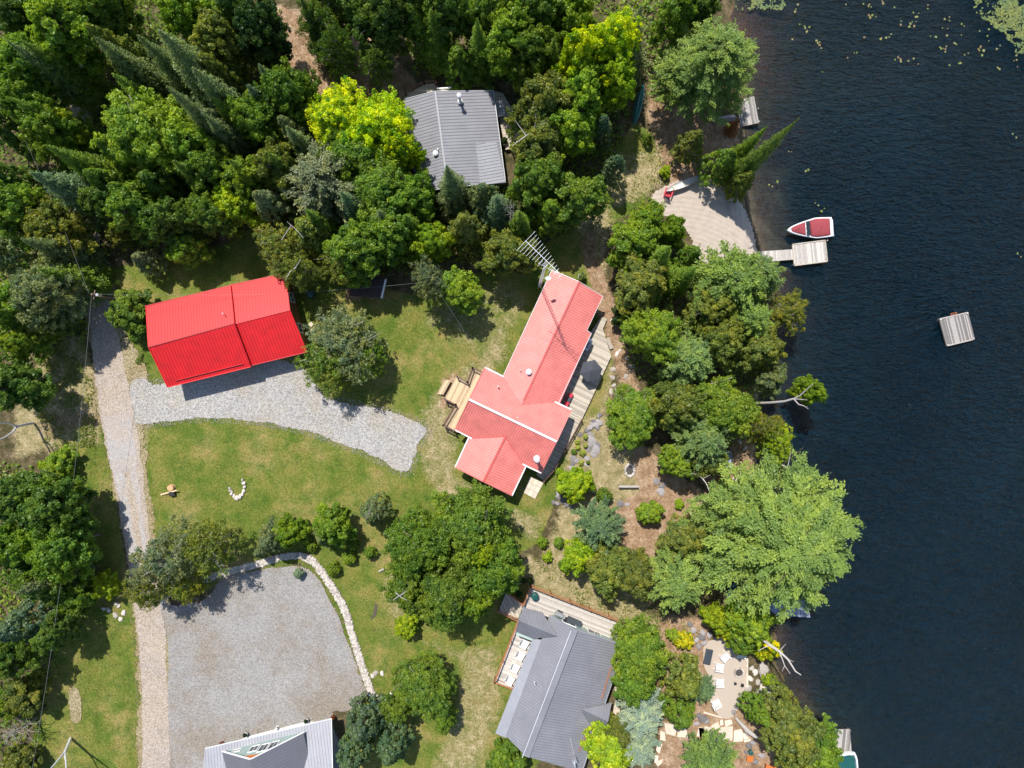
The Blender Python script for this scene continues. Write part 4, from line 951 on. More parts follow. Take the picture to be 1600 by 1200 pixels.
def canoe(x, y, z, rz, label, outer, inner, Lh=4.9, roll=0):
    c_ = thing('canoe', P(x, y, z), label, 'canoe', None, rz); c_.rotation_euler = (roll, 0, rz)
    mb = MB(); hull(mb, Lh, canoe_prof(.44), 0, .36, .03); mb.build('hull', inner, c_, True)
    mb = MB(); r_ = [(u / 20 * Lh * .93 - Lh * .465) for u in range(21)]
    up_ = [(x_, canoe_prof(.39)((x_ + Lh / 2) / Lh)) for x_ in r_]; vs = [(a, b, .14) for a, b in up_] + [(a, -b, .14) for a, b in up_]
    mb.add(vs, [(i, i + 1, 21 + i + 1, 21 + i) for i in range(20)]); mb.build('floor', inner, c_)
    for xx in (-1.3, 0, 1.2): mb = MB(); wv_ = canoe_prof(.42)((xx + Lh / 2) / Lh); mb.box((xx, 0, .33), (.22 if xx else .06, wv_ * 2, .025)); mb.build('thwart' if xx == 0 else 'seat', M['deck_old'], c_)
    for s_ in (-1, 1): mb = MB(); pts = [(x_, s_ * canoe_prof(.435)((x_ + Lh / 2) / Lh), .375 + .10 * (abs(x_) / (Lh / 2)) ** 2.5) for x_ in r_]; mb.tube(pts, .022, 5); mb.build('gunwale', outer, c_)
    return c_
def upturned(x, y, z, rz, label, mat, Lh=4.9, keel=None):
    c_ = thing('canoe', P(x, y, z), label, 'canoe', None, rz)
    n = 30; vs = []; fs = []; ph = [math.pi * k / 10 for k in range(11)]
    for i in range(n + 1):
        u = i / n; w_ = canoe_prof(.45)(u); hh = .36 * math.sin(math.pi * u) ** .35 + .02
        for a in ph: vs.append((u * Lh - Lh / 2, w_ * math.cos(a), .12 + hh * math.sin(a) ** .7 - (.0)))
    for i in range(n):
        for k in range(10): a = i * 11 + k; fs.append((a, a + 1, a + 12, a + 11))
    mb = MB(); mb.add(vs, fs); mb.build('hull', mat, c_, True)
    mb = MB(); mb.tube([(-Lh * .44, 0, .40), (-1, 0, .50), (1, 0, .50), (Lh * .44, 0, .40)], .02, 5); mb.build('keel', keel or mat, c_)
    for s_ in (-1, 1): mb = MB(); mb.tube([(u / 20 * Lh - Lh / 2, s_ * canoe_prof(.455)(u / 20), .12) for u in range(21)], .025, 5); mb.build('gunwale', M['metal'], c_)
    for xx in (-1.3, 1.3): mb = MB(); mb.box((xx, 0, .05), (.12, .9, .12)); mb.build('rack_bar', M['deck_grey'], c_)
    return c_
upturned(997.5, 164, .15, rad(77), 'green upturned canoe lying under the yellow-leaved maple by the sandy path', M['canoe_green'])
canoe(1069, 289, .35, rad(23), 'pale canoe with a dark red rim drawn up on the beach', M['canoe_rim'], M['canoe_in'], 4.7, rad(-14))
mb = MB()
rk_ = place('boat_rack', P(1150, 924), 'dark timber rack holding two small boats under the pines', 'rack')
for (a_, b_) in (((1146, 903), (1168, 921)), ((1136, 922), (1157, 940))): mb = MB(); mb.beam(P(*a_, .78), P(*b_, .78), .10, .10); mb.build('crossbar', M['black'], rk_)
for x, y in ((1148, 905), (1166, 919), (1138, 924), (1155, 938)): mb = MB(); mb.beam(P(x, y, 0), P(x, y, .75), .1, .1); mb.build('post', M['black'], rk_)
def kayak(x, y, z, rz, label, mat, Lh=2.9, W_=.42, zz=1):
    c_ = thing('kayak', P(x, y, z), label, 'kayak', None, rz); mb = MB(); n = 24; vs = []; fs = []
    for i in range(n + 1):
        u = i / n; w_ = max(.01, W_ * math.sin(math.pi * u) ** .7)
        for k in range(12): a = 2 * math.pi * k / 12; vs.append((u * Lh - Lh / 2, w_ * math.cos(a), .16 + .16 * math.sin(a) * math.sin(math.pi * u) ** .4))
    for i in range(n):
        for k in range(12): j = (k + 1) % 12; fs.append((i * 12 + k, i * 12 + j, i * 12 + 12 + j, i * 12 + 12 + k))
    mb.add(vs, fs); mb.build('hull', mat, c_, True)
    mb = MB(); mb.lathe((0, 0, .30), [(.42, .0), (.45, .05), (.40, .05), (.36, -.02)], 20, sx=1.1, sy=.55); mb.build('cockpit', M['slate_plastic'], c_)
    mb = MB(); mb.box((-.1, 0, .34), (.5, .06, .04)); mb.box((.9, 0, .33), (.4, .16, .03)); mb.build('deck_stripe', M['black'], c_)
kayak(1156, 923, .84, rad(55), 'pale blue kayak lying across the rack, nearer the lake', M['boat_pale'], 3.0)
kayak(1146, 915, .84, rad(55), 'deep blue kayak on the rack, on its shaded landward side', M['boat_blue'], 3.0, .36)

mbt = thing('motorboat', P(1262, 359, -.35), 'white motorboat with maroon canvas covers moored by the bleached dock', 'boat', None, rad(184))
Lb = 5.35
def bprof(u): return 1.19 * (min(1, (1 - u) / .62) ** .62 if u > .38 else 1 - .08 * ((.38 - u) / .38) ** 2) + .012
mb = MB(); hull(mb, Lb, bprof, -.15, .72, .17, 36, True, .7); mb.build('hull', M['hull_white'], mbt, True)
def bpoly(u0, u1, inset, n=14):
    us = [u0 + (u1 - u0) * i / n for i in range(n + 1)]; f_ = lambda u: max(.03, bprof(u) - inset)
    return [(u * Lb - Lb / 2, f_(u)) for u in us] + [(u * Lb - Lb / 2, -f_(u)) for u in us[::-1]]
def canvas(u0, u1, name, peak):
    mb = MB(); rings = []; p0 = bpoly(u0, u1, .14); cx = sum(a for a, _ in p0) / len(p0)
    for k, (s_, z) in enumerate(((1, .70), (1.0, .78), (.8, .80 + peak * .35), (.45, .80 + peak * .8), (.08, .80 + peak))): rings.append([(cx + (a - cx) * s_, b * s_, z) for a, b in p0])
    m = len(p0); vs = [p for r_ in rings for p in r_]; fs = []
    for k in range(4):
        for i in range(m): j = (i + 1) % m; fs.append((k * m + i, k * m + j, (k + 1) * m + j, (k + 1) * m + i))
    fs.append(tuple(4 * m + i for i in range(m))); mb.add(vs, fs); o_ = mb.build(name, M['maroon'], mbt, True)
    MB().lathe((cx, 0, .80 + peak), [(.05, -.02), (.05, .05)], 8).build('cover_pole', M['black'], o_)
canvas(.60, .93, 'bow_cover', .12); canvas(.07, .50, 'cockpit_cover', .20)
mb = MB(); mb.prism(bpoly(.50, .60, .12), .5, .55); mb.build('cockpit_floor', M['slate_plastic'], mbt)
mb = MB(); mb.prism(bpoly(.585, .61, .1), .55, .80); mb.build('dashboard', M['hull_white'], mbt)
for s_ in (-.58, 0, .58):
    mb = MB(); mb.add([(.52, s_ - .24, .80), (.52, s_ + .24, .80), (.22, s_ + .22, 1.12), (.22, s_ - .22, 1.12), (.50, s_ - .24, .79), (.50, s_ + .24, .79), (.20, s_ + .22, 1.11), (.20, s_ - .22, 1.11)], [(0, 1, 2, 3), (7, 6, 5, 4), (0, 4, 5, 1), (3, 2, 6, 7), (0, 3, 7, 4), (1, 5, 6, 2)])
    mb.build('windscreen', M['glass'], mbt)
mb = MB(); mb.box((-Lb / 2 + .18, 0, .70), (.34, 1.7, .08)); mb.build('transom_deck', M['hull_white'], mbt)
mb = MB(); mb.tube([P(1238, 372, .2) , P(1247, 380, .15)], .015, 5); one('mooring_rope', mb, M['black'], 'dark rope tying the motorboat bow to the dock', 'rope')
# pontoon boat
pb = place('pontoon_boat', P(1318, 1200), 'white-rimmed pontoon boat with a teal floor cut by the bottom edge', 'boat')
out_ = smooth_line([(1288, 1184), (1310, 1179), (1332, 1175), (1338, 1180), (1341, 1196), (1341, 1240), (1290, 1244)], 3, True)
mb = MB(); mb.prism([P(x, y, .35).xy for x, y in out_], .12, .32); mb.build('deck_frame', M['hull_white'], pb)
mb = MB(); cx_, cy_ = 1315, 1210; mb.prism([P(cx_ + (x - cx_) * .84, cy_ + (y - cy_) * .86, .35).xy for x, y in out_], .325, .34); mb.build('floor', M['green_plastic'], pb)
mb = MB(); pts = [P(cx_ + (x - cx_) * .93, cy_ + (y - cy_) * .94, .8) for x, y in out_]; pts = [Vector((p.x, p.y, .85)) for p in pts] ; mb.tube(pts + [pts[0]], .10, 8); mb.build('rail', M['hull_white'], pb)
mb = MB(); pw = [Vector((p.x, p.y, .58)) for p in pts]
for a_, b_ in zip(pw, pw[1:] + pw[:1]): mb.beam(a_, b_, .05, .5)
mb.build('side_panel', M['hull_white'], pb)
for x in (1297, 1330): mb = MB(); mb.tube([P(x, 1180, -.3), P(x + 1, 1184, -.3), P(x + 2, 1244, -.3)], [.1, .32, .32], 10); mb.build('float', M['metal'], pb)

# utility pole and wires -------------------------------------------------
up_ = place('utility_pole', P(196, 474.5), 'dark wooden utility pole leaning over the dirt road beside the garage bush', 'utility pole')
top = P(143, 459.5, 7.6); bs = P(196, 474.5); mb = MB(); mb.tube([bs, Vector((bs.x, bs.y, 0)) + (top - bs)], [.16, .11], 10); mb.build('post', M['wood_pole'], up_)
top_ = top
mb = MB(); cdir = Vector((.15, 1, 0)).normalized(); mb.beam(top_ - Vector((0, 0, .5)) - cdir * .5, top_ - Vector((0, 0, .5)) + cdir * .5, .10, .10); mb.build('crossarm', M['wood_pole'], up_)
mb = MB(); mb.tube([top_ + Vector((.25, 0, -1.2)), top_ + Vector((.25, 0, -.5))], .16, 10); mb.build('transformer', M['metal'], up_)
def wire(a, b, sag, label, r=.010, n=18):
    mb = MB(); mb.tube([lerp(a, b, i / n) - Vector((0, 0, sag * 4 * (i / n) * (1 - i / n))) for i in range(n + 1)], r, 5); return one('power_line', mb, M['wire'], label, 'cable')
wire(top_, P(452, 460, 3.1), .5, 'overhead cable from the road pole across the red garage roof')
wire(P(453, 458, 3.1), P(700, 437, 7.0), .8, 'overhead cable from the garage end past the shed into the trees')
wire(P(676, 440, 8.0), P(762, 577, 3.1), .5, 'overhead cable dropping from the trees to the main cottage roof')
wire(top_, P(44, 1240, 7.5), 1.0, 'long overhead cable running down the left side over the grass', .012)
wire(top_ + Vector((-.3, .1, 0)), P(-40, 60, 7.5), 1.0, 'overhead cable running up the left side above the woods')

# rocks --------------------------------------------------------------------
def rock_mb(mb, c, s, seed, flat=.6):
    r = random.Random(seed); n1, n2 = 9, 5; vs = []; fs = []
    ph = [r.random() * 6 for _ in range(4)]; c = Vector(c); rz = r.random() * 6; el = r.uniform(.7, 1.0)
    for j in range(n2 + 1):
        th = math.pi * j / n2
        for i in range(n1):
            a = 2 * math.pi * i / n1; q_ = 1 + .22 * math.sin(a * 2 + ph[0] + j) + .16 * math.sin(a * 3 + ph[1] * j)
            x, y = s * q_ * math.cos(a) * math.sin(th) ** .7, s * q_ * el * math.sin(a) * math.sin(th) ** .7
            vs.append(c + Vector((x * math.cos(rz) - y * math.sin(rz), x * math.sin(rz) + y * math.cos(rz), s * flat * -math.cos(th) + s * flat * .35)))
    for j in range(n2):
        for i in range(n1): k = (i + 1) % n1; fs.append((j * n1 + i, j * n1 + k, (j + 1) * n1 + k, (j + 1) * n1 + i))
    mb.add(vs, fs, r.random())
ORD = ['leftmost', 'second from the left', 'third from the left', 'fourth from the left', 'fifth from the left', 'sixth from the left', 'seventh from the left', 'eighth from the left', 'ninth from the left', 'tenth from the left', 'eleventh from the left', 'twelfth from the left', 'thirteenth from the left', 'fourteenth from the left', 'fifteenth from the left', 'sixteenth from the left', 'seventeenth from the left']
def order(n, i): return 'rightmost' if i == n - 1 else ('second from the right' if i == n - 2 and n > 3 else ORD[min(i, 16)])
def rocks(lst, label, group, mat='stone_grey', name='rock', flat=.5):
    lst = sorted(lst); base_label = label
    for i, (x, y, s) in enumerate(lst):
        label = base_label + ', ' + order(len(lst), i)
        mb = MB(); rock_mb(mb, P(x, y, max(ground_z(x, y), -.4)), s, hash((round(x), round(y))) % 9999, flat)
        one(name, mb, M[mat], label, 'rock', group)
R0_ = random.Random(5)
rocks([(936, 660, .45), (930, 664, .5), (935, 650, .25), (938, 648, .3), (922, 668, .45), (917, 672, .35), (928, 658, .3), (924, 663, .3), (933, 668, .35)], 'grey garden boulder in the row descending from the deck corner', 'boulders above the yellow garden plants')
rocks([(921, 684, .4), (925, 692, .55), (920, 700, .5), (931, 702, .6), (934, 696, .4), (917, 716, .35), (897, 706, .4), (896, 716, .45), (895, 724, .4), (901, 720, .4), (922, 678, .4), (906, 679, .35), (927, 710, .4), (916, 726, .3), (893, 731, .4)], 'flat grey rock set among the pale yellow garden plants', 'rocks in the yellow plant bed', 'stone_grey', 'rock', .22)
rocks([(873, 772, .5), (877, 778, .55), (882, 784, .5), (876, 767, .3), (886, 788, .45), (865, 785, .3), (870, 786, .35), (892, 791, .35), (880, 770, .4), (926, 764, .3), (928, 768, .35)], 'grey boulder at the foot of the bright green garden tree', 'boulders below the bright garden tree')
rocks([(181, 961, .34), (194, 957, .36), (189, 967, .30), (170, 953, .28), (162, 951, .25), (182, 943, .3), (186, 947, .25)], 'pale rounded stone on the grass beside the dirt road', 'pale stones left of the dirt road', 'stone')
rocks([(1198, 401, .5), (1190, 398, .4), (1205, 402, .35), (1186, 406, .45), (1172, 384, .40), (1213, 404, .25)], 'whitish boulder at the shore end of the bleached dock', 'boulders where the gangway meets the shore', 'stone')
rocks([(1192, 1046, .8), (1195, 1060, .7), (1193, 1074, .6), (1205, 1076, .5), (1180, 1050, .4), (1172, 1060, .35), (1184, 1066, .35), (1208, 1066, .4), (1168, 1076, .45), (1166, 1072, .35), (1183, 1080, .3), (1174, 1044, .3), (1197, 1087, .5)], 'pale boulder between the stone patio and the lake', 'boulders right of the stone patio', 'stone')
rocks([(1100, 1004, .4), (1096, 995, .45), (1092, 1010, .35), (1098, 988, .4), (1088, 1000, .4), (1150, 1008, .45), (1140, 1003, .35), (1145, 1012, .3), (1108, 992, .4), (1147, 1000, .4), (1120, 998, .3), (1083, 985, .4), (1078, 975, .35)], 'grey rock edging the upper side of the stone patio', 'rocks above the patio')
rocks([(1098, 1122, .5), (1092, 1118, .4), (1103, 1126, .4), (1146, 1112, .35), (1150, 1104, .35), (1088, 1130, .35), (1170, 1165, .4), (1176, 1160, .35), (1180, 1190, .35), (1190, 1180, .4), (1166, 1175, .3)], 'weathered rock beside the flagstones below the patio', 'rocks by the flagstone path')
rocks([(1150, 640, .35), (1164, 700, .3), (1156, 690, .3), (1144, 738, .3), (1152, 742, .35), (1148, 748, .3), (1158, 738, .35), (1160, 745, .25), (1140, 756, .35), (1126, 757, .3)], 'small pale rock on the bare shoreline near the red chairs', 'rocks on the bare shoreline', 'stone')
rocks([(1026, 752, .45), (1034, 760, .35), (1033, 768, .5), (1038, 756, .25), (969, 787, .5), (980, 788, .3)], 'half-buried ledge rock in the reddish needle ground', 'ledge rocks right of the log bench', 'stone_grey', 'rock', .2)
rocks([(588, 1088, .3), (594, 1094, .4), (601, 1094, .3), (613, 1084, .35), (586, 1052, .35), (597, 1052, .3), (582, 1056, .3), (541, 1072, .25)], 'pale stone near the lower end of the rock border', 'stones at the end of the rock border', 'stone', 'rock', .3)
rocks([(172, 668, .42), (205, 702, .40), (213, 757, .40)], 'whitish flat stone bedded in the dirt road', 'flat stones in the road', 'flag', 'rock', .08)
rocks([(958, 577, .3), (957, 590, .35), (959, 602, .25), (955, 612, .3), (962, 608, .2), (964, 553, .3), (956, 500, .2), (988, 572, .3), (980, 560, .25), (978, 588, .3), (968, 548, .2)], 'small whitish stone on the bare ground beside the lakeside deck', 'stones beside the lakeside deck', 'stone', 'rock', .3)
for x, y, s in ((486, 507, .46), (488, 517, .40), (492, 527, .36)):
    mb = MB(); p = P(x, y); mb.box((p.x, p.y, .02), (s, s, .08), rad(12 + x)); one('stepping_stone', mb, M['flag'], {486: 'upper', 488: 'middle', 492: 'lower'}[x] + ' of the three square stepping stones east of the garage', 'stepping stone', 'three stepping stones east of the garage')
# flagstones (from the enlarged photograph; 5.455 px per pixel, origin 1080,980)
FS = [[(110, 840), (165, 850), (220, 895), (165, 895), (160, 945), (115, 945)], [(160, 845), (225, 805), (245, 845), (222, 880)], [(165, 900), (215, 890), (260, 945), (255, 975), (165, 965)],
      [(225, 880), (250, 850), (355, 840), (355, 920), (350, 965), (270, 968), (262, 935)], [(245, 790), (270, 785), (275, 830), (245, 840)], [(280, 795), (340, 785), (355, 820), (290, 850)],
      [(362, 880), (425, 865), (445, 905), (437, 970), (358, 978)], [(440, 895), (470, 915), (495, 945), (445, 958)], [(445, 962), (505, 950), (505, 968), (450, 980)],
      [(62, 850), (108, 858), (110, 940), (70, 930)], [(105, 715), (265, 765), (260, 775), (100, 730)]]
FS2 = [[(950, 915), (1035, 930), (1020, 1000), (960, 985)], [(1040, 925), (1085, 930), (1100, 1010), (1030, 1005)], [(925, 965), (955, 975), (960, 1030), (925, 1025)], [(905, 1040), (940, 1045), (920, 1110), (900, 1090)], [(890, 1120), (915, 1120), (910, 1160), (890, 1170)],
       [(645, 770), (665, 770), (680, 880), (625, 885), (640, 800)], [(620, 890), (680, 890), (690, 915), (610, 930)], [(1170, 940), (1200, 950), (1195, 1005), (1150, 1000)], [(640, 690), (665, 690), (665, 740), (645, 760)], [(895, 1165), (945, 1140), (935, 1170), (910, 1190)]]
fl = sorted([[(1080 + x / 5.455, 980 + y / 5.455) for x, y in p] for p in FS] + [[(800 + x / 4, 900 + y / 4) for x, y in p] for p in FS2], key=lambda p: (p[0][0] < 1018, sum(q[0] for q in p) / len(p)))
nfa = sum(p[0][0] >= 1018 for p in fl)
for i, p in enumerate(fl):
    c0 = sum(x for x, _ in p) / len(p), sum(y for _, y in p) / len(p)
    mb = MB(); mb.prism([P(c0[0] + (x - c0[0]) * .97, c0[1] + (y - c0[1]) * .97).xy for x, y in p], -.05, .07)
    if i < nfa: one('flagstone', mb, M['flag'], 'cream flagstone of the irregular path below the patio, ' + order(nfa, i), 'flagstone', 'flagstones below the patio')
    else: one('flagstone', mb, M['flag'], 'cream flagstone of the path beside the south cottage, ' + order(len(fl) - nfa, i - nfa), 'flagstone', 'flagstones beside the south cottage')
mb = MB()
for i in range(9): p = P(1166.5, 1030 + i * 4.6); mb.box((p.x, p.y, .12), (.22, .33, .26), 0)
one('low_wall', mb, M['flag'], 'straight pale block edging on the lake side of the patio', 'wall')

# pebble borders: nobody could count them
def border(name, line, wid, n, label, seed, mat='stone', s=(.09, .2)):
    r = random.Random(seed); ln = smooth_line(line, 3); mb = MB()
    for i in range(n):
        u = r.random() * (len(ln) - 1.01); k = int(u); f = u - k; x = ln[k][0] * (1 - f) + ln[k + 1][0] * f + r.uniform(-wid, wid); y = ln[k][1] * (1 - f) + ln[k + 1][1] * f + r.uniform(-wid, wid)
        rock_small(mb, P(x, y, .03), r.uniform(*s), r)
    o = mb.build(name, M[mat]); tag(o, label, 'stones', None, 'stuff')
def rock_small(mb, c, s, r):
    a0 = r.random() * 6; vs = []
    for k in range(6): a = a0 + k * math.pi / 3; q_ = s * r.uniform(.75, 1.15); vs.append((c.x + q_ * math.cos(a), c.y + q_ * math.sin(a), c.z - .03))
    for k in range(6): a = a0 + .2 + k * math.pi / 3; q_ = s * r.uniform(.5, .75); vs.append((c.x + q_ * math.cos(a), c.y + q_ * math.sin(a), c.z + s * r.uniform(.5, .8)))
    mb.add(vs, [(k, (k + 1) % 6, 6 + (k + 1) % 6, 6 + k) for k in range(6)] + [tuple(range(6, 12))], r.random())
border('stone_border', [(322, 905), (350, 895), (395, 884), (430, 873), (462, 868), (480, 872), (498, 888), (520, 920), (537, 950), (550, 990), (562, 1030), (574, 1065), (582, 1088)], 4.3, 3800, 'curving border of pale rubble stones round the grey parking lot', 3)
border('stone_border', [(150, 640), (120, 650), (80, 660), (60, 668)], 9, 260, 'scattered stones and leaves in the gap beside the road bend', 4, 'dead_leaf', (.03, .07))
def strew(name, poly, n, label, seed, mat, s, cat):
    r = random.Random(seed); xs = [p[0] for p in poly]; ys = [p[1] for p in poly]; mb = MB(); k = 0
    X = np.array([r.uniform(min(xs), max(xs)) for _ in range(n * 2)]); Y = np.array([r.uniform(min(ys), max(ys)) for _ in range(n * 2)]); d = sdf(poly, X, Y)
    for x, y, dd in zip(X, Y, d):
        if dd < 0 and k < n: rock_small(mb, P(x, y, ground_z(x, y) + .02), r.uniform(*s), r); k += 1
    tag(mb.build(name, M[mat]), label, cat, None, 'stuff')
strew('loose_gravel', DRIVE, 5200, 'loose pale gravel spread over the driveway', 8, 'stone', (.02, .045), 'gravel')
strew('loose_gravel', LOT, 3000, 'loose grey gravel on the parking lot', 9, 'stone_grey', (.02, .035), 'gravel')
border('gravel_edge', DRIVE + DRIVE[:1], 8, 6500, 'stray gravel thinning out into the grass along the driveway edge', 14, 'stone', (.02, .05))
border('gravel_edge', LOT[:12], 6, 1500, 'stray gravel and debris along the edge of the parking lot', 15, 'dead_leaf', (.02, .05))
border('gravel_edge', VERGE[:8], 5, 1200, 'stray stones along the left edge of the dirt road', 16, 'dead_leaf', (.02, .06))
strew('fallen_leaves', [(860, 660), (960, 600), (1010, 700), (1060, 760), (1100, 840), (1060, 900), (1080, 1060), (930, 960), (850, 900)], 4200, 'dry fallen leaves and debris on the bare ground below the main cottage', 10, 'dead_leaf', (.02, .055), 'leaves')
strew('fallen_leaves', [(915, 380), (990, 380), (985, 560), (1010, 640), (950, 640), (950, 520)], 1800, 'dry leaves along the lakeside footpath', 12, 'dead_leaf', (.02, .055), 'leaves')

# fire rings, log bench, chopping block
fr = place('fire_ring', P(984, 735), 'oval stone fire ring with dark ash on the dry ground', 'fire ring')
for i in range(17):
    a = i * 2 * math.pi / 17; mb = MB(); rock_mb(mb, P(984 + 7.2 * math.cos(a), 735 + 9 * math.sin(a), .04), .17, 70 + i); mb.build('stone', M['stone'], fr)
mb = MB(); mb.prism([P(984 + 6 * math.cos(a_ * .35), 735 + 7.8 * math.sin(a_ * .35)).xy for a_ in range(18)], .0, .05); mb.build('ash_bed', M['ash'], fr)
fr = place('fire_ring', P(372, 765), 'horseshoe of pale stones lying open on the lawn', 'fire ring')
for i, (x, y, s) in enumerate([(379, 750, .2), (381, 755, .22), (382, 761, .22), (381, 767, .24), (379, 772, .25), (375, 776, .3), (370, 778, .3), (366, 775, .24), (362, 771, .24), (360, 767, .22), (359, 763, .2)]):
    mb = MB(); rock_mb(mb, P(x, y, .03), s, 170 + i); mb.build('stone', M['stone'], fr)
lb = place('log_bench', P(983, 760.5), 'silvery split-log bench on stub ends below the stone fire ring', 'bench')
mb = MB(); mb.tube([P(967, 760.5, .38), P(998, 760.5, .38)], [.16, .16], 10); mb.build('seat', M['silver_wood'], lb)
for x in (972, 993): mb = MB(); mb.tube([P(x, 763, .16), P(x, 758, .16)], .15, 8); mb.build('support', M['silver_wood'], lb)
cb = place('chopping_block', P(269, 763), 'cut tree stump with a plank leaning across it on the lawn', 'stump')
mb = MB(); p = P(269, 761.5); mb.lathe((p.x, p.y, 0), [(.40, 0), (.34, .2), (.33, .50)], 14, sx=1.1); mb.build('stump', M['log_end'], cb)
mb = MB(); mb.beam(P(251, 773, .05), P(276, 766, .55), .16, .05); mb.build('plank', M['deck_new'], cb)
mb = MB(); p = P(271, 771); mb.box((p.x, p.y, .22), (.62, .5, .42), rad(8)); mb.build('box', M['black'], cb)
# bare soil strips and stake
for x, y, w_, h_, l in ((585, 955, 5, 13, 'narrow patch of bare brown soil in the lawn'), (584, 985, 3.5, 4, 'tiny patch of bare brown soil in the lawn')):
    sheet('soil_patch', [(x - w_, y + h_), (x - w_ * .3, y), (x + w_ * .4, y - h_), (x + w_, y - h_ * .6), (x + w_ * .3, y + h_ * .7)], .012, M['skirt'], .5, int(x + y))
mb = MB(); mb.tube([P(592, 893, .15), P(600, 889, .15)], .12, 7); one('cut_log', mb, M['silver_wood'], 'short pale cut log at the left foot of the large maples', 'log')
mb = MB(); mb.tube([P(1149, 1121, .3), P(1160, 1133, .5), P(1172, 1145, .7), P(1184, 1153, 1.2)], [.16, .22, .26, .2], 9); mb.tube([P(1160, 1133, .5), P(1168, 1150, .4)], [.12, .06], 7)
one('fallen_trunk', mb, M['silver_wood'], 'silver-grey fallen trunk leaning from the flagstones into the shore trees', 'log')
mb = MB(); mb.tube([P(1227, 1133, 4.5), P(1247, 1141, 4.8)], [.16, .12], 9); one('broken_trunk', mb, M['silver_wood'], 'short pale broken trunk showing in the shore tree crowns', 'log')
# pot plants' own leaves are added with the trees (see PLANT)
# ------------------------------------------------------------------ trees
def np_mesh(name, V, F4, rnd, mat):
    m_ = bpy.data.meshes.new(name); nv = len(V); nf = F4.shape[0]; k = F4.shape[1]
    m_.vertices.add(nv); m_.vertices.foreach_set('co', V.astype(np.float32).ravel())
    m_.loops.add(nf * k); m_.loops.foreach_set('vertex_index', F4.astype(np.int32).ravel())
    m_.polygons.add(nf); m_.polygons.foreach_set('loop_start', (np.arange(nf) * k).astype(np.int32)); m_.polygons.foreach_set('loop_total', np.full(nf, k, np.int32))
    m_.update(); a = m_.attributes.new('rnd', 'FLOAT', 'POINT'); a.data.foreach_set('value', rnd.astype(np.float32)); m_.materials.append(mat); return m_
def unit(v): return v / (np.linalg.norm(v, axis=-1, keepdims=True) + 1e-9)
def leaves(name, C, Nrm, size, rnd, rs, mat, asp=.62, axis=None):
    n = len(C); Nrm = unit(Nrm); t = axis if axis is not None else rs.normal(size=(n, 3))
    t = unit(t - Nrm * (t * Nrm).sum(1, keepdims=True)); b = np.cross(Nrm, t); s = size[:, None]
    V = np.stack([C - t * s, C + b * s * asp, C + t * s, C - b * s * asp], 1); V[:, 1::2] += Nrm[:, None] * s[:, None] * .18
    return np_mesh(name, V.reshape(-1, 3), np.arange(n * 4).reshape(n, 4), np.repeat(rnd, 4), mat)
def sph(rs, n, up=-1.0):
    z = rs.uniform(up, 1, n); a = rs.uniform(0, 2 * np.pi, n); r = np.sqrt(1 - z * z); return np.stack([r * np.cos(a), r * np.sin(a), z], 1)
def clump_leaves(rs, cc, rc, per, flat=.75, jit=.5, outb=.5, ctr=None):
    """cc: clump centres, rc: radii -> leaf centres, normals, clump index"""
    n = np.maximum(8, (per * (rc / rc.mean()) ** 2)).astype(int); idx = np.repeat(np.arange(len(cc)), n); m = len(idx)
    d = sph(rs, m, -.55); rr = rc[idx] * (.62 + .42 * rs.rand(m)); sp = np.stack([1, 1, flat] * np.ones((m, 3)), 0).reshape(m, 3)
    return cc[idx] + d * rr[:, None] * sp, d + rs.normal(size=(m, 3)) * jit + np.array([0, 0, .35]), idx
def broad(seed, nc=46, per=150, ls=.052, T=2.6, cz=1.62, sz=.86, sparse=0, rcr=(.15, .30), lob=.22):
    rs = np.random.RandomState(seed); d = sph(rs, nc, -.45); ph = rs.rand(4) * 6; a = np.arctan2(d[:, 1], d[:, 0])
    lobe = 1 + lob * np.sin(a * 3 + ph[0]) * .6 + lob * np.sin(a * 5 + ph[1]) * .5 + lob * rs.uniform(-1, 1, nc) * .5
    rd = rs.uniform(.58, .84, nc) * lobe; cc = d * rd[:, None] * np.array([1, 1, sz / 1.0]) + np.array([0, 0, cz])
    rc = rs.uniform(*rcr, nc)
    inner = sph(rs, nc // 3, -.3) * rs.uniform(.15, .5, (nc // 3, 1)) * np.array([1, 1, sz]) + np.array([0, 0, cz + .12]); cc = np.vstack([cc, inner]); rc = np.r_[rc, rs.uniform(.16, .28, len(inner))]
    C, Nn, idx = clump_leaves(rs, cc, rc, per); keep = rs.rand(len(C)) > sparse; C, Nn, idx = C[keep], Nn[keep], idx[keep]
    cl = rs.rand(len(cc)); rnd = np.clip(.5 + (cl[idx] - .5) * .55 + rs.normal(size=len(C)) * .17, 0, 1)
    return C, Nn, ls * rs.uniform(.7, 1.35, len(C)), rnd, cc, T
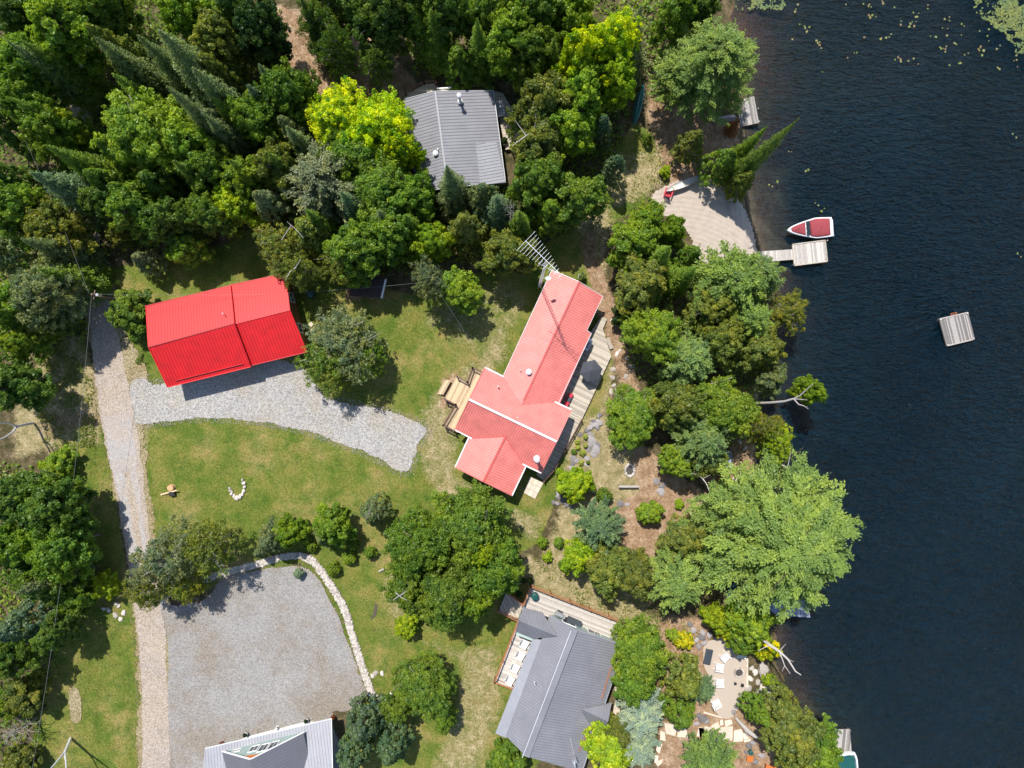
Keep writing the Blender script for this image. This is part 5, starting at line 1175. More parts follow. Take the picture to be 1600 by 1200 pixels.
def limbed(seed, T=2.6, nb=70, tufts=10, per=34, ls=.037, base=.75, crown=.88, rcr=(.055, .105), sparse=0.0, round_=2.4, lob=.20):
    """branch by branch: limbs of uneven reach, each carrying tufts of leaves, so the outline is ragged"""
    rs = np.random.RandomState(seed); Cs = []; Ns = []; R = []; B = []; ph = rs.rand(3) * 6
    for k in range(nb):
        f = (k + .5) / nb; z = base + (T - base - .1) * f ** .85; a = k * 2.399 + rs.rand() * .7; env = (1 - abs(f * 1.28 - .28) ** round_) ** .6 if f < 1 else 0
        L = max(.12, env * crown) * (1 + lob * np.sin(a * 2 + ph[0] + f * 2) + lob * .7 * np.sin(a * 3 + ph[1] - f * 3)) * rs.uniform(.72, 1.14)
        d = np.array([np.cos(a), np.sin(a), 0]); s = np.array([-d[1], d[0], 0]); cl = rs.rand(); rise = rs.uniform(-.05, .25); B.append(d * L * .85 + np.array([0, 0, z + rise * L]))
        for j in range(max(3, int(tufts * (.45 + L)))):
            if rs.rand() < sparse: continue
            u = .25 + .78 * rs.rand() ** .7; w = rs.uniform(-1, 1) * .30 * L * (1.2 - u * .8) + rs.normal() * .02
            c = d * L * u + s * w + np.array([0, 0, z + rise * L * u + rs.normal() * .05]); rc = rs.uniform(*rcr); m = int(per * (rc / .08) ** 2) + 4
            q = sph(rs, m, -.6) * (rc * rs.uniform(.45, 1.1, m))[:, None] * np.array([1.15, 1.15, .75])
            Cs.append(c + q); Ns.append(unit(q) * .8 + rs.normal(size=(m, 3)) * .5 + np.array([0, 0, .5]) + d * .2); R.append(np.clip(.5 + (cl - .5) * .45 + rs.normal() * .12 + rs.normal(size=m) * .14, 0, 1))
    C = np.vstack(Cs); return C, np.vstack(Ns), ls * rs.uniform(.65, 1.4, len(C)), np.concatenate(R), np.array(B), T
def cedar(seed, nc=300, per=34, ls=.040, T=2.9, pw=.62, rcr=(.055, .12)):
    rs = np.random.RandomState(seed); z = rs.rand(nc) ** .8; r = (1 - z) ** pw * (.66 + .36 * rs.rand(nc)) * np.minimum(1, (z + .06) / .16); a = rs.rand(nc) * 6.283
    lobe = 1 + .10 * np.sin(a * 4 + seed) + .07 * np.sin(a * 7 + seed * 2)
    cc = np.stack([r * lobe * np.cos(a) * .88, r * lobe * np.sin(a) * .88, .35 + z * (T - .5)], 1); rc = rs.uniform(*rcr, nc) * (1.1 - .3 * z)
    C, Nn, idx = clump_leaves(rs, cc, rc, per, 1.25, .4); o = C.copy(); o[:, 2] = 0; Nn += unit(o) * .35
    cl = rs.rand(nc); rnd = np.clip(.5 + (cl[idx] - .5) * .5 + rs.normal(size=len(C)) * .16, 0, 1)
    return C, Nn, ls * rs.uniform(.7, 1.3, len(C)), rnd, cc, T
def spruce(seed, T=4.2, per=26, ls=.040, droop=.34, power=.9):
    rs = np.random.RandomState(seed); Cs = []; Ns = []; A = []; R = []
    z = .45; 
    while z < T - .05:
        f = 1 - (z - .45) / (T - .45); L = f ** power * rs.uniform(.86, 1.02); nb = int(7 + 7 * f)
        for k in range(nb):
            if rs.rand() < .06: continue
            a = 2 * np.pi * (k + rs.rand() * .9) / nb; l = L * rs.uniform(.62, 1.12); d = np.array([np.cos(a), np.sin(a), 0]); s = np.array([-d[1], d[0], 0]); m = max(4, int(per * 4.2 * l + 3)); cl = rs.rand()
            u = rs.rand(m) ** .75; w = rs.uniform(-1, 1, m) * (.30 * l * (1 - u * .75) + .02)
            p = d * (u * l)[:, None] + s * w[:, None] + np.array([0, 0, 1]) * (z - droop * l * u + .12 * l * u * u + rs.normal(size=m) * .045)[:, None]
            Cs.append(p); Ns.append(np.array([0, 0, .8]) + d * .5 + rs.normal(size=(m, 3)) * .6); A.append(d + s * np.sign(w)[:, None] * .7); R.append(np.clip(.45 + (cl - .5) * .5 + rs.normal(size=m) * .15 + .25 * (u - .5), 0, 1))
        z += .085 + .02 * rs.rand()
    C = np.vstack(Cs); return C, np.vstack(Ns), ls * rs.uniform(.7, 1.3, len(C)) * (.7 + .5 * (1 - C[:, 2] / T)), np.concatenate(R), np.vstack(A), T
def pine(seed, T=2.6, nb=62, tufts=9, per=34, ls=.036, base=.9, wid=.24, tw=.030, tl=.085):
    """long limbs reaching out, each ending in flat fans of needle tufts"""
    rs = np.random.RandomState(seed); Cs = []; Ns = []; A = []; R = []; B = []
    for k in range(nb):
        f = (k + .5) / nb; z = base + (T - base - .15) * f; a = k * 2.399 + rs.rand() * .5; L = (1 - f ** 2.2 * .82) * rs.uniform(.72, 1.08); d = np.array([np.cos(a), np.sin(a), 0]); s = np.array([-d[1], d[0], 0]); cl = rs.rand()
        tip = d * L + np.array([0, 0, z + .12 * L]); B.append(tip * np.array([.8, .8, 1]))
        nt = max(4, int(tufts * (.5 + L * .7)))
        for j in range(nt):
            u = .34 + .66 * (j + rs.rand()) / nt; w = rs.uniform(-1, 1) * wid * L * (1.15 - u * .8)
            c = d * L * u + s * w + np.array([0, 0, z + .12 * L * u + rs.normal() * .03]); m = per; ax = unit((d + s * np.sign(w) * rs.uniform(.2, .8))[None])[0]
            q = rs.normal(size=(m, 3)) * np.array([tw, tw, tw * .6]); q += ax * (rs.uniform(-1, 1, m) * tl)[:, None]
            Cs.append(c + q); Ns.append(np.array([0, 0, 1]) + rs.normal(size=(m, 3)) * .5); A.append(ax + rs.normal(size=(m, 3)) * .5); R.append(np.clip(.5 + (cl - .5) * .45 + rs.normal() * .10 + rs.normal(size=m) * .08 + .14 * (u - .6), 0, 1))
    C = np.vstack(Cs); return C, np.vstack(Ns), ls * rs.uniform(.7, 1.3, len(C)), np.concatenate(R), np.vstack(A), T, np.array(B)
def trunk_mesh(seed, T, targets, mat, tr=.045, top=.8, nl=9, lr=.02, droop=0):
    r = random.Random(seed); mb = MB(); sway = lambda z: Vector((.04 * math.sin(z * 1.7 + seed), .04 * math.cos(z * 1.3 + seed), z))
    zs = [T * top * i / 6 for i in range(7)]; mb.tube([sway(z) if z > 0 else Vector((.04 * math.sin(seed), .04 * math.cos(seed), -.05)) for z in zs], [tr * (1.25 if i == 0 else 1 - i / 7.5) for i in range(7)], 8)
    tg = list(targets); r.shuffle(tg)
    for p in tg[:nl]:
        p = Vector(p); z0 = max(T * .22, min(T * top * .95, p.z - .55 * math.hypot(p.x, p.y))); a = sway(z0); m1 = lerp(a, p, .45) + Vector((r.gauss(0, .05), r.gauss(0, .05), .02))
        mb.tube([a, m1, p], [lr, lr * .7, lr * .25], 5)
        for _ in range(2): q = lerp(m1, p, r.random()); mb.tube([q, q + Vector((r.gauss(0, .16), r.gauss(0, .16), r.uniform(.02, .16)))], [lr * .4, lr * .15], 4)
    m_ = bpy.data.meshes.new('trunk'); m_.from_pydata([tuple(v) for v in mb.v], [], mb.f); m_.materials.append(mat)
    a = m_.attributes.new('rnd', 'FLOAT', 'POINT'); a.data.foreach_set('value', mb.r); m_.polygons.foreach_set('use_smooth', [True] * len(m_.polygons)); return m_
PRO = {}
def make_proto(kind):
    L = []
    if kind in ('broad', 'bigbroad', 'sparse', 'bush'):
        n_ = {'broad': 4, 'bigbroad': 3, 'sparse': 4, 'bush': 3}[kind]
        for i in range(n_):
            kw = dict(broad={}, bigbroad=dict(nb=120, tufts=14, ls=.026, per=32, rcr=(.045, .085), lob=.13, crown=.95), sparse=dict(nb=80, tufts=13, per=20, ls=.028, sparse=.30, rcr=(.04, .085), lob=.18), bush=dict(nb=50, tufts=9, per=36, ls=.048, T=1.7, base=.2, rcr=(.07, .13), lob=.12))[kind]
            C, Nn, s, r, cc, T = (broad if kind == 'bush_' else limbed)(11 * i + len(kind), **kw); rs = np.random.RandomState(i)
            L.append((leaves('crown', C, Nn, s, r, rs, M['leaf']), trunk_mesh(i, T, cc, M['bark_white'] if kind == 'sparse' else M['bark_grey'], .035 if kind != 'bush' else .03, .72, 26 if kind == 'sparse' else 10, .017 if kind == 'sparse' else .022), T))
    elif kind in ('cedar', 'roundshrub'):
        for i in range(4):
            C, Nn, s, r, cc, T = cedar(7 * i + 3, pw=.58 + .08 * i) if kind == 'cedar' else cedar(7 * i + 5, nc=110, per=60, ls=.06, T=1.5, pw=.42, rcr=(.09, .16))
            L.append((leaves('crown', C, Nn, s, r, np.random.RandomState(i), M['leaf']), trunk_mesh(i, T, cc * .8, M['bark'], .035, .85, 6, .012), T))
    elif kind == 'spruce':
        for i in range(4):
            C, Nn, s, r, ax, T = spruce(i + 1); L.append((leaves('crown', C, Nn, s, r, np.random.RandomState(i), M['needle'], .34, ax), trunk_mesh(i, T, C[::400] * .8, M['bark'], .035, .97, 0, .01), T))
    elif kind in ('pine', 'bigpine'):
        for i in range(3):
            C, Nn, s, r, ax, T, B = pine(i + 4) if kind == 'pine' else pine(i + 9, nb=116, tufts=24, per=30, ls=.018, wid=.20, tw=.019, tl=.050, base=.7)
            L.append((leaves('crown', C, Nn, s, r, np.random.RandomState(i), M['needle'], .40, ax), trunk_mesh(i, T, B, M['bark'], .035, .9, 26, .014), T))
    elif kind == 'dead':
        for i in range(3):
            r = random.Random(i + 40); mb = MB(); T = 2.6; mb.tube([(0, 0, 0), (.05, 0, 1), (0, .05, 1.8), (.03, 0, T)], [.05, .038, .024, .008], 7)
            for k in range(26):
                z = .7 + 1.8 * k / 26; a = k * 2.4 + r.random(); l = r.uniform(.5, 1.0) * (1.15 - k / 32); p0 = Vector((0.02, 0, z)); p1 = Vector((l * .55 * math.cos(a), l * .55 * math.sin(a), z + .12)); p2 = Vector((l * math.cos(a + .25), l * math.sin(a + .25), z + .3 * l)); mb.tube([p0, p1, p2], [.018, .012, .004], 5)
                for _ in range(4): q_ = lerp(p1, p2, r.random()); mb.tube([q_, q_ + Vector((r.gauss(0, .13), r.gauss(0, .13), r.uniform(0, .12)))], [.007, .003], 4)
            m_ = bpy.data.meshes.new('branches'); m_.from_pydata([tuple(v) for v in mb.v], [], mb.f); m_.materials.append(M['bark_grey'])
            a = m_.attributes.new('rnd', 'FLOAT', 'POINT'); a.data.foreach_set('value', mb.r); L.append((None, m_, T))
    PRO[kind] = L
PAL = dict(mid=(.160, .240, .030), bright=(.215, .300, .030), lime=(.30, .38, .020), yellow=(.53, .58, .012), gold=(.50, .48, .014), olive=(.190, .215, .042), dark=(.115, .180, .030), deep=(.050, .092, .020),
           spruce=(.165, .215, .085), blue=(.125, .185, .098), pine=(.185, .262, .058), grey=(.19, .22, .105), rust=(.36, .14, .07), warm=(.215, .215, .032), palegreen=(.160, .235, .070), silver=(.27, .34, .25))
SP = dict(broad='maple_tree', bigbroad='maple_tree', sparse='birch_tree', bush='leafy_bush', cedar='cedar_tree', roundshrub='round_shrub', spruce='spruce_tree', pine='pine_tree', bigpine='pine_tree', dead='dead_tree')
CATS = dict(leafy_bush='bush', round_shrub='shrub')
NT = 0
def tree(kind, x, y, r, h, col, label, group=None, name=None, sx=1.0, rz=None):
    global NT
    if kind not in PRO: make_proto(kind)
    rr = random.Random(NT * 7 + 3); NT += 1; L = PRO[kind]; crown, tr, T = L[rr.randrange(len(L))]
    hc = h if kind == 'spruce' else h * {'broad': .62, 'bigbroad': .62, 'sparse': .62, 'bush': .5, 'cedar': .5, 'roundshrub': .4, 'pine': .68, 'bigpine': .68, 'dead': .6}[kind]
    loc = P(x, y, hc); gz = ground_z(800 + loc.x / PX, 600 - loc.y / PX); loc.z = max(gz, -1.2) - .03
    if x < 960 and y < 430 and kind != 'bush': r *= 1.12
    R = r * PX * (HC - (hc if kind != 'spruce' else h * .3)) / HC
    nm = name or SP[kind]; t_ = thing(nm, loc, label, CATS.get(nm, 'tree'), group, rr.random() * 6.28 if rz is None else rz)
    t_.scale = (R * sx, R / sx, h / T)
    c_ = PAL[col] if isinstance(col, str) else col; j = [rr.uniform(.88, 1.14) for _ in range(2)]; c_ = (c_[0] * j[0] * (j[1] ** .3), c_[1] * j[0], c_[2] * j[0] * j[1])
    if crown is not None:
        o = link(bpy.data.objects.new('crown', crown), t_); o.color = (*c_, 0.0 if col in ('yellow', 'gold') else 1.0)
    o = link(bpy.data.objects.new('trunk' if kind != 'dead' else 'branches', tr), t_)
    return t_
WOODS = 'trees in the dense woods at the upper left'
T_ = [
 # woods, top left, left of and around the half hidden track
 ('broad', 38, 25, 42, 11, 'dark', 'dark leafy tree in the extreme upper left corner'),
 ('broad', 103, 42, 52, 13, 'bright', 'bright green maple at the top edge, above the half-hidden track'),
 ('broad', 50, 105, 46, 12, 'mid', 'medium green tree left of the upper end of the track'),
 ('broad', 165, 15, 40, 12, 'mid', 'leafy tree on the top edge right of the bright maple'),
 ('spruce', 8, 62, 34, 14, 'spruce', 'dark conifer spire against the left edge near the top corner'),
 ('cedar', 190, 85, 42, 13, 'olive', 'olive brown-topped cedar below the top edge in the dense woods'),
 ('spruce', 145, 55, 40, 15, 'spruce', 'pointed spruce whose tip leans over the dark gap beside the track'),
 ('spruce', 243, 43, 52, 18, 'spruce', 'tallest grey-green spruce with a long tip near the upper left'),
 ('spruce', 298, 103, 46, 16, 'spruce', 'grey-green spruce directly below the tallest spruce tip'),
 ('spruce', 258, 133, 34, 17, 'spruce', 'narrow spruce spire standing in the dark gap of the woods'),
 ('broad', 298, 28, 38, 12, 'bright', 'bright leafy tree on the top edge between two dark gaps'),
 ('broad', 345, 70, 40, 12, 'olive', 'olive green tree right of the tallest spruce'),
 ('cedar', 375, 30, 42, 13, 'dark', 'dark conifer near the top edge left of the brown clearing'),
 ('cedar', 215, 118, 36, 12, 'olive', 'olive cedar between the spruces and the track'),
 ('broad', 50, 165, 38, 12, 'mid', 'green tree overhanging the left side of the hidden track'),
 ('broad', 84, 210, 36, 11, 'bright', 'bright green tree just left of the visible sandy track patch'),
 ('cedar', 20, 200, 42, 12, 'dark', 'dark cedar on the left edge level with the bright pair'),
 ('bigbroad', 232, 208, 62, 13, 'bright', 'wide bright yellow-green maple right of the hidden track'),
 ('broad', 300, 222, 42, 12, 'bright', 'bright rounded maple between the wide maple and grey cedar'),
 ('cedar', 195, 245, 36, 11, 'mid', 'green cedar at the foot of the wide bright maple'),
 ('cedar', 352, 128, 38, 13, 'olive', 'olive cedar under the spruces, left of the grey-green spruce pair'),
 ('spruce', 384, 130, 38, 13, 'blue', 'bluish spruce between the woods and the brown clearing'),
 ('cedar', 146, 266, 30, 8, 'dark', 'dark cedar filling the gap beside the hidden track'),
 ('spruce', 45, 268, 46, 13, 'blue', 'blue-green spruce at the left, below the bright pair'),
 ('cedar', 18, 280, 38, 11, 'dark', 'dark cedar on the left edge under the blue-green spruce'),
 ('cedar', 352, 205, 36, 12, 'grey', 'grey-olive cedar right of the bright rounded maple'),
 ('broad', 330, 268, 36, 11, 'mid', 'green leafy tree above the woodland opening with brown brush'),
 ('broad', 388, 285, 36, 10, 'bright', 'bright leafy tree above the upper lawn edge'),
 ('cedar', 178, 290, 36, 11, 'mid', 'mid-green cedar above the road where it leaves the woods'),
 ('cedar', 255, 292, 34, 10, 'dark', 'dark low cedar in the shaded hollow of the woods'),
 ('broad', 82, 356, 48, 9, 'warm', 'yellowish-olive maple hanging over the road mouth'),
 ('broad', 188, 362, 20, 5, 'warm', 'small yellowish tree right of the road mouth'),
 ('broad', 30, 330, 42, 11, 'mid', 'leafy tree on the left edge beside the yellowish maple'),
 ('broad', 172, 312, 34, 9, 'dark', 'dark leafy tree behind the yellowish maple by the road'),
 ('broad', 212, 330, 38, 11, 'mid', 'green tree above the small round grey-green cedar'),
 ('cedar', 228, 408, 27, 6, 'grey', 'small round grey-green cedar at the upper lawn edge'),
 ('bush', 295, 388, 36, 6, 'bright', 'bright speckled bush at the upper lawn edge near the garage'),
 ('broad', 268, 345, 34, 10, 'dark', 'dark tree behind the bright speckled bush'),
 ('broad', 330, 335, 34, 10, 'mid', 'tree behind the upper lawn, between dark tree and lime one'),
 ('broad', 372, 322, 32, 9, 'lime', 'lime green young tree at the upper end of the garage lawn'),
 ('cedar', 22, 400, 42, 10, 'grey', 'grey-green cedar on the left edge beside the road mouth'),
 ('bigbroad', 75, 460, 52, 11, 'grey', 'grey-green tree with a pale stem left of the road bend'),
 ('broad', 25, 480, 40, 11, 'mid', 'leafy tree on the left edge opposite the garage'),
 ('broad', 88, 505, 22, 7, 'dark', 'dark leafy tree overhanging the road opposite the garage'),
 ('broad', 42, 532, 30, 8, 'bright', 'bright rounded tree on the left edge above the brown gap'),
 ('broad', 20, 600, 46, 10, 'dark', 'dark tree with bright tufts above the forked white trunk'),
 ('bush', 205, 488, 37, 5, 'mid', 'glossy green bush against the left end of the garage'),
 ('broad', 35, 780, 52, 11, 'dark', 'large dark tree below the brown gap on the left edge'),
 ('broad', 88, 792, 50, 11, 'dark', 'dark rounded tree nearest the road grass on the left'),
 ('bush', 92, 725, 26, 3.5, 'bright', 'bright green bush on top of the left dark tree group'),
 ('broad', 28, 850, 46, 11, 'mid', 'tree on the left edge, lower half of the left group'),
 ('broad', 98, 858, 50, 11, 'mid', 'tree under the overhead cable beside the road grass'),
 ('broad', 60, 900, 40, 9, 'dark', 'dark tree at the foot of the left group'),
 ('bush', 165, 914, 22, 3.5, 'lime', 'lime green bush close to the road above the pale stones'),
 ('bush', 122, 932, 30, 5, 'mid', 'green bush between the lime bush and left tree group'),
 ('cedar', 40, 972, 48, 10, 'blue', 'blue-green cedar on the left side above the lower meadow'),
 ('broad', 88, 985, 30, 8, 'dark', 'dark tree casting shade on the lower meadow'),
 ('broad', 14, 1030, 36, 9, 'dark', 'dark tree on the left edge beside the lower meadow'),
 ('bush', 40, 1085, 34, 5, 'olive', 'olive bush at the left side of the lower meadow'),
 ('bush', 8, 1100, 26, 5, 'mid', 'green bush on the left edge above the grey brush'),
 ('dead', 28, 1142, 34, 5, 'grey', 'grey leafless brushy tree near the lower left corner'),
 ('bush', 34, 1190, 28, 4, 'olive', 'olive bush in the lower left corner'),
 ('spruce', 330, 150, 34, 13, 'mid', 'short green spire among the olive cedars of the upper woods'),
 ('spruce', 402, 98, 34, 13, 'spruce', 'green spire between the dark tree and the bluish spruce'),
 ('spruce', 68, 225, 34, 13, 'mid', 'green spire above the blue-green spruce on the left'),
 ('spruce', 178, 176, 36, 13, 'spruce', 'grey-green spire left of the wide bright maple'),
 ('spruce', 268, 250, 34, 12, 'mid', 'green spire under the wide bright maple'),
 ('spruce', 446, 196, 34, 12, 'spruce', 'grey-green spire right of the bluish spruce'),
 ('spruce', 356, 248, 32, 12, 'mid', 'green spire below the grey-olive cedar'),
 ('spruce', 212, 52, 38, 15, 'spruce', 'grey-green spire left of the tallest spruce'),
 ('spruce', 12, 150, 34, 13, 'mid', 'green spire near the left edge above the dark cedar'),
 ('spruce', 745, 28, 32, 12, 'mid', 'green spire near the top edge beyond the northern cottage'),
 ('spruce', 532, 300, 36, 12, 'blue', 'bluish spire beside the broad grey-green pine'),
 ('spruce', 632, 335, 32, 11, 'mid', 'green spire above the woodshed trees'),
 ('spruce', 30, 372, 36, 12, 'spruce', 'grey-green spire left of the road mouth'),
 ('spruce', 58, 420, 34, 11, 'mid', 'green spire left of the road bend'),
 ('spruce', 20, 930, 36, 11, 'spruce', 'grey-green spire on the left edge below the left tree group'),
 ('spruce', 812, 330, 32, 11, 'mid', 'green spire left of the dark-shaded tree above the aerial'),
 ('spruce', 172, 112, 32, 13, 'mid', 'green spire in the woods between the track and the spruces'),
 ('spruce', 318, 178, 34, 13, 'spruce', 'grey-green spire right of the wide bright maple'),
 ('spruce', 30, 60, 36, 13, 'mid', 'green spire near the upper left corner'),
 ('spruce', 478, 328, 34, 11, 'mid', 'green spire below the broad grey-green pine'),
 ('spruce', 866, 58, 32, 12, 'mid', 'green spire left of the tall yellow maple'),
 ('spruce', 590, 328, 34, 11, 'spruce', 'grey-green spire among the trees north of the woodshed'),
 ('spruce', 418, 238, 34, 12, 'mid', 'green spire left of the broad grey-green pine'),
 ('spruce', 238, 318, 32, 11, 'mid', 'green spire above the small round grey-green cedar'),
 ('spruce', 672, 12, 32, 11, 'mid', 'green spire left of the round cedar behind the northern cottage'),
 # by the road and lot
 ('sparse', 262, 872, 56, 10, 'grey', 'thin-leaved birch whose pale twigs hang over the road'),
 ('sparse', 325, 852, 46, 9, 'olive', 'thin-leaved birch at the top corner of the grey parking lot'),
 ('sparse', 232, 922, 34, 8, 'olive', 'small thin birch overhanging the road at the lot entrance'),
 ('sparse', 292, 915, 30, 7, 'warm', 'small browning birch casting shade on the parking lot'),
 ('cedar', 425, 842, 34, 6.5, 'grey', 'grey-green cedar left end of the row above the rock border'),
 ('bush', 453, 832, 26, 5, 'bright', 'bright dense bush right against the grey-green cedar'),
 ('cedar', 407, 862, 18, 4, 'grey', 'small cedar at the bend of the rock border'),
 ('broad', 520, 818, 34, 6.5, 'bright', 'rounded bright tree in the middle of the lawn row'),
 ('cedar', 508, 838, 26, 5.5, 'grey', 'greyish cedar just left under the middle lawn tree'),
 ('cedar', 586, 800, 33, 7, 'spruce', 'round cedar with bare grey branches on its lit side'),
 ('roundshrub', 486, 852, 13, 1.8, 'bright', 'small round shrub nearest the bend of the rock border'),
 ('roundshrub', 521, 889, 14, 1.9, 'bright', 'round shrub hugging the rock border, lowest of the lawn shrubs'),
 ('roundshrub', 546, 871, 14, 1.9, 'bright', 'round bright shrub in the middle of the lawn shrub group'),
 ('roundshrub', 553, 850, 13, 1.9, 'mid', 'round shrub under the cedar with bare grey branches'),
 ('roundshrub', 578, 863, 13, 1.9, 'mid', 'round shrub furthest right of the lawn shrubs'),
 ('roundshrub', 467, 896, 10, 1.6, 'silver', 'small silvery-blue spruce shrub inside the rock border curve'),
 # central maples
 ('bigbroad', 655, 850, 56, 10.5, 'mid', 'broad maple on the left of the central group beside the lawn'),
 ('bigbroad', 738, 815, 60, 11, 'mid', 'broad maple directly below the south wing of the main cottage'),
 ('bigbroad', 772, 882, 50, 10.5, 'mid', 'broad maple on the right of the central group above the landing'),
 ('broad', 756, 860, 24, 11.6, 'lime', 'yellowing crown in the middle of the central maple group'),
 ('bigbroad', 702, 922, 54, 10.5, 'mid', 'broad maple forming the bottom of the central group'),
 ('broad', 640, 925, 36, 9, 'mid', 'smaller maple with a white forked limb on its left side'),
 ('broad', 748, 934, 30, 10, 'bright', 'maple at the lower right of the central group near the deck'),
 ('bush', 637, 978, 21, 3, 'lime', 'small bright yellow-green shrub below the central maple group'),
 ('bigbroad', 662, 1072, 48, 7, 'mid', 'nearly round maple alone on the grass above the bottom house'),
 ('broad', 693, 1120, 22, 5, 'mid', 'small tree at the lower right foot of the round maple'),
 ('broad', 622, 1105, 26, 6, 'mid', 'small tree between the round maple and the grey-green cedars'),
 ('cedar', 568, 1128, 42, 8, 'blue', 'grey-green cedar beside the right wall of the bottom house'),
 ('cedar', 612, 1165, 40, 8, 'blue', 'grey-green cedar at the bottom edge below the round maple'),
 ('cedar', 552, 1178, 36, 8, 'blue', 'grey-green cedar cut by the bottom edge beside the house'),
 ('bush', 790, 1190, 34, 5, 'mid', 'green bush at the lower left corner of the south cottage'),
 # north middle
 ('broad', 408, 48, 42, 12, 'deep', 'very dark tree at the left side of the brown clearing'),
 ('spruce', 468, -6, 30, 13, 'deep', 'dark conifer on the top edge above the brown clearing'),
 ('cedar', 505, -10, 30, 11, 'deep', 'dark cedar on the top edge at the middle of the clearing'),
 ('broad', 590, 30, 46, 12, 'dark', 'dark leafy tree at the right side of the brown clearing'),
 ('sparse', 500, 40, 32, 12, 'dark', 'thin dark tree shading the left of the brown clearing'),
 ('sparse', 528, 82, 30, 12, 'dark', 'thin dark tree in the middle of the brown clearing'),
 ('broad', 548, 8, 38, 12, 'dark', 'dark leafy tree on the top edge at the right of the clearing'),
 ('sparse', 590, 100, 26, 9, 'dark', 'thin low tree between clearing and northern cottage deck'),
 ('cedar', 655, 48, 33, 9.5, 'mid', 'bright-edged cedar above the northern cottage deck'),
 ('broad', 640, 0, 36, 12, 'dark', 'dark tree on the top edge above the bright-edged cedar'),
 ('broad', 700, 18, 38, 12, 'dark', 'dark leafy tree on the top edge beyond the northern cottage'),
 ('cedar', 718, 100, 33, 8, 'mid', 'round cedar right behind the northern cottage roof'),
 ('broad', 765, 18, 38, 12, 'mid', 'leafy tree on the top edge right of the dark group'),
 ('broad', 792, 62, 44, 12, 'bright', 'bright leafy tree north-east of the northern cottage'),
 ('broad', 838, 22, 44, 12, 'mid', 'leafy tree on the top edge left of the yellow maple'),
 ('broad', 835, 85, 36, 12, 'mid', 'leafy tree just left of the yellow-crowned maple'),
 ('broad', 888, 18, 40, 12, 'bright', 'bright leafy tree on the top edge above the yellow maple'),
 ('broad', 905, 95, 36, 14, 'yellow', 'left lobe of the tall yellow maple near the green canoe'),
 ('bigbroad', 952, 78, 42, 14, 'yellow', 'tallest bright yellow maple crown near the top centre'),
 ('broad', 958, 128, 32, 12, 'lime', 'lime-yellow crown leaning over the green canoe'),
 ('broad', 905, 150, 42, 12, 'bright', 'bright green tree left of the green canoe'),
 ('broad', 850, 165, 46, 12, 'olive', 'olive tree over the east deck of the northern cottage'),
 ('spruce', 1003, 8, 42, 13, 'grey', 'grey-green spruce on the top edge above the canoe path'),
 ('broad', 1056, 22, 38, 11, 'mid', 'leafy tree on the top edge left of the big shoreline pine'),
 ('broad', 1090, 10, 34, 10, 'dark', 'dark leafy tree on the top edge at the water'),
 ('spruce', 992, 62, 34, 10, 'grey', 'greyish spruce left of the sunny path head'),
 ('bigbroad', 532, 190, 48, 11, 'yellow', 'bright yellow-green maple beside the brown clearing, left lobe'),
 ('bigbroad', 592, 206, 48, 11.5, 'yellow', 'yellow-green maple middle lobe, left of the northern cottage'),
 ('broad', 630, 238, 25, 11.5, 'yellow', 'golden maple lobe touching the northern cottage roof'),
 ('bigbroad', 555, 250, 56, 10, 'mid', 'green maple under the yellow one'),
 ('broad', 448, 152, 44, 12, 'mid', 'leafy tree at the lower left of the brown clearing'),
 ('broad', 405, 190, 40, 12, 'mid', 'leafy tree between the clearing and the bluish spruce'),
 ('cedar', 462, 212, 34, 11, 'grey', 'grey-green cedar left of the yellow-green maple'),
 ('pine', 500, 282, 62, 12, 'grey', 'broad grey-green pine in the middle of the woods'),
 ('broad', 435, 262, 36, 11, 'olive', 'olive tree left of the broad grey-green pine'),
 ('cedar', 425, 322, 38, 11, 'grey', 'grey-olive tree above the upper lawn right side'),
 ('bigbroad', 600, 300, 52, 10.5, 'mid', 'green maple between the golden lobe and the grey-green pine'),
 ('broad', 648, 310, 36, 10, 'mid', 'green tree at the lower left corner of the northern cottage'),
 ('cedar', 490, 365, 44, 10, 'olive', 'olive cedar above the right end of the garage'),
 ('sparse', 438, 392, 40, 9, 'olive', 'thin birch with white limbs above the garage roof end'),
 ('sparse', 465, 420, 34, 8.5, 'olive', 'thin birch whose white limbs reach the garage corner'),
 ('broad', 560, 385, 46, 10, 'mid', 'green tree above the brown woodshed'),
 ('broad', 612, 365, 42, 10, 'mid', 'green tree right above the woodshed gutter'),
 ('sparse', 535, 415, 32, 7.5, 'olive', 'thin-leaved tree left of the brown woodshed'),
 ('sparse', 540, 535, 62, 8.5, 'grey', 'round thin-leaved tree with pale twigs east of the garage'),
 ('sparse', 520, 585, 34, 6.5, 'olive', 'thin lower tree overhanging the gravel driveway'),
 ('sparse', 512, 560, 48, 7.5, 'mid', 'leafy thin tree against the gravel side of the pale-twigged one'),
 ('sparse', 575, 560, 34, 7, 'mid', 'thin tree casting shade on the lawn edge'),
 ('broad', 675, 378, 32, 9, 'lime', 'lime green maple between the two cottages'),
 ('cedar', 728, 358, 42, 11, 'olive', 'olive cedar between the cottages, right of the lime maple'),
 ('spruce', 697, 258, 34, 14, 'spruce', 'spruce spire rising against the northern cottage roof'),
 ('cedar', 755, 310, 36, 10, 'spruce', 'grey-green cedar under the northern cottage lower wall'),
 ('spruce', 776, 306, 38, 11, 'blue', 'blue-green spruce with bare twigs between the cottages'),
 ('dead', 798, 335, 26, 10.5, 'grey', 'silvery dead tree standing between the cottages'),
 ('broad', 793, 395, 38, 9, 'olive', 'olive tree left of the comb aerial'),
 ('sparse', 672, 438, 36, 9, 'grey', 'pale grey-green thin tree at the end of the overhead cable'),
 ('broad', 714, 452, 38, 7.5, 'bright', 'bright green tree on the lawn between shed and main cottage'),
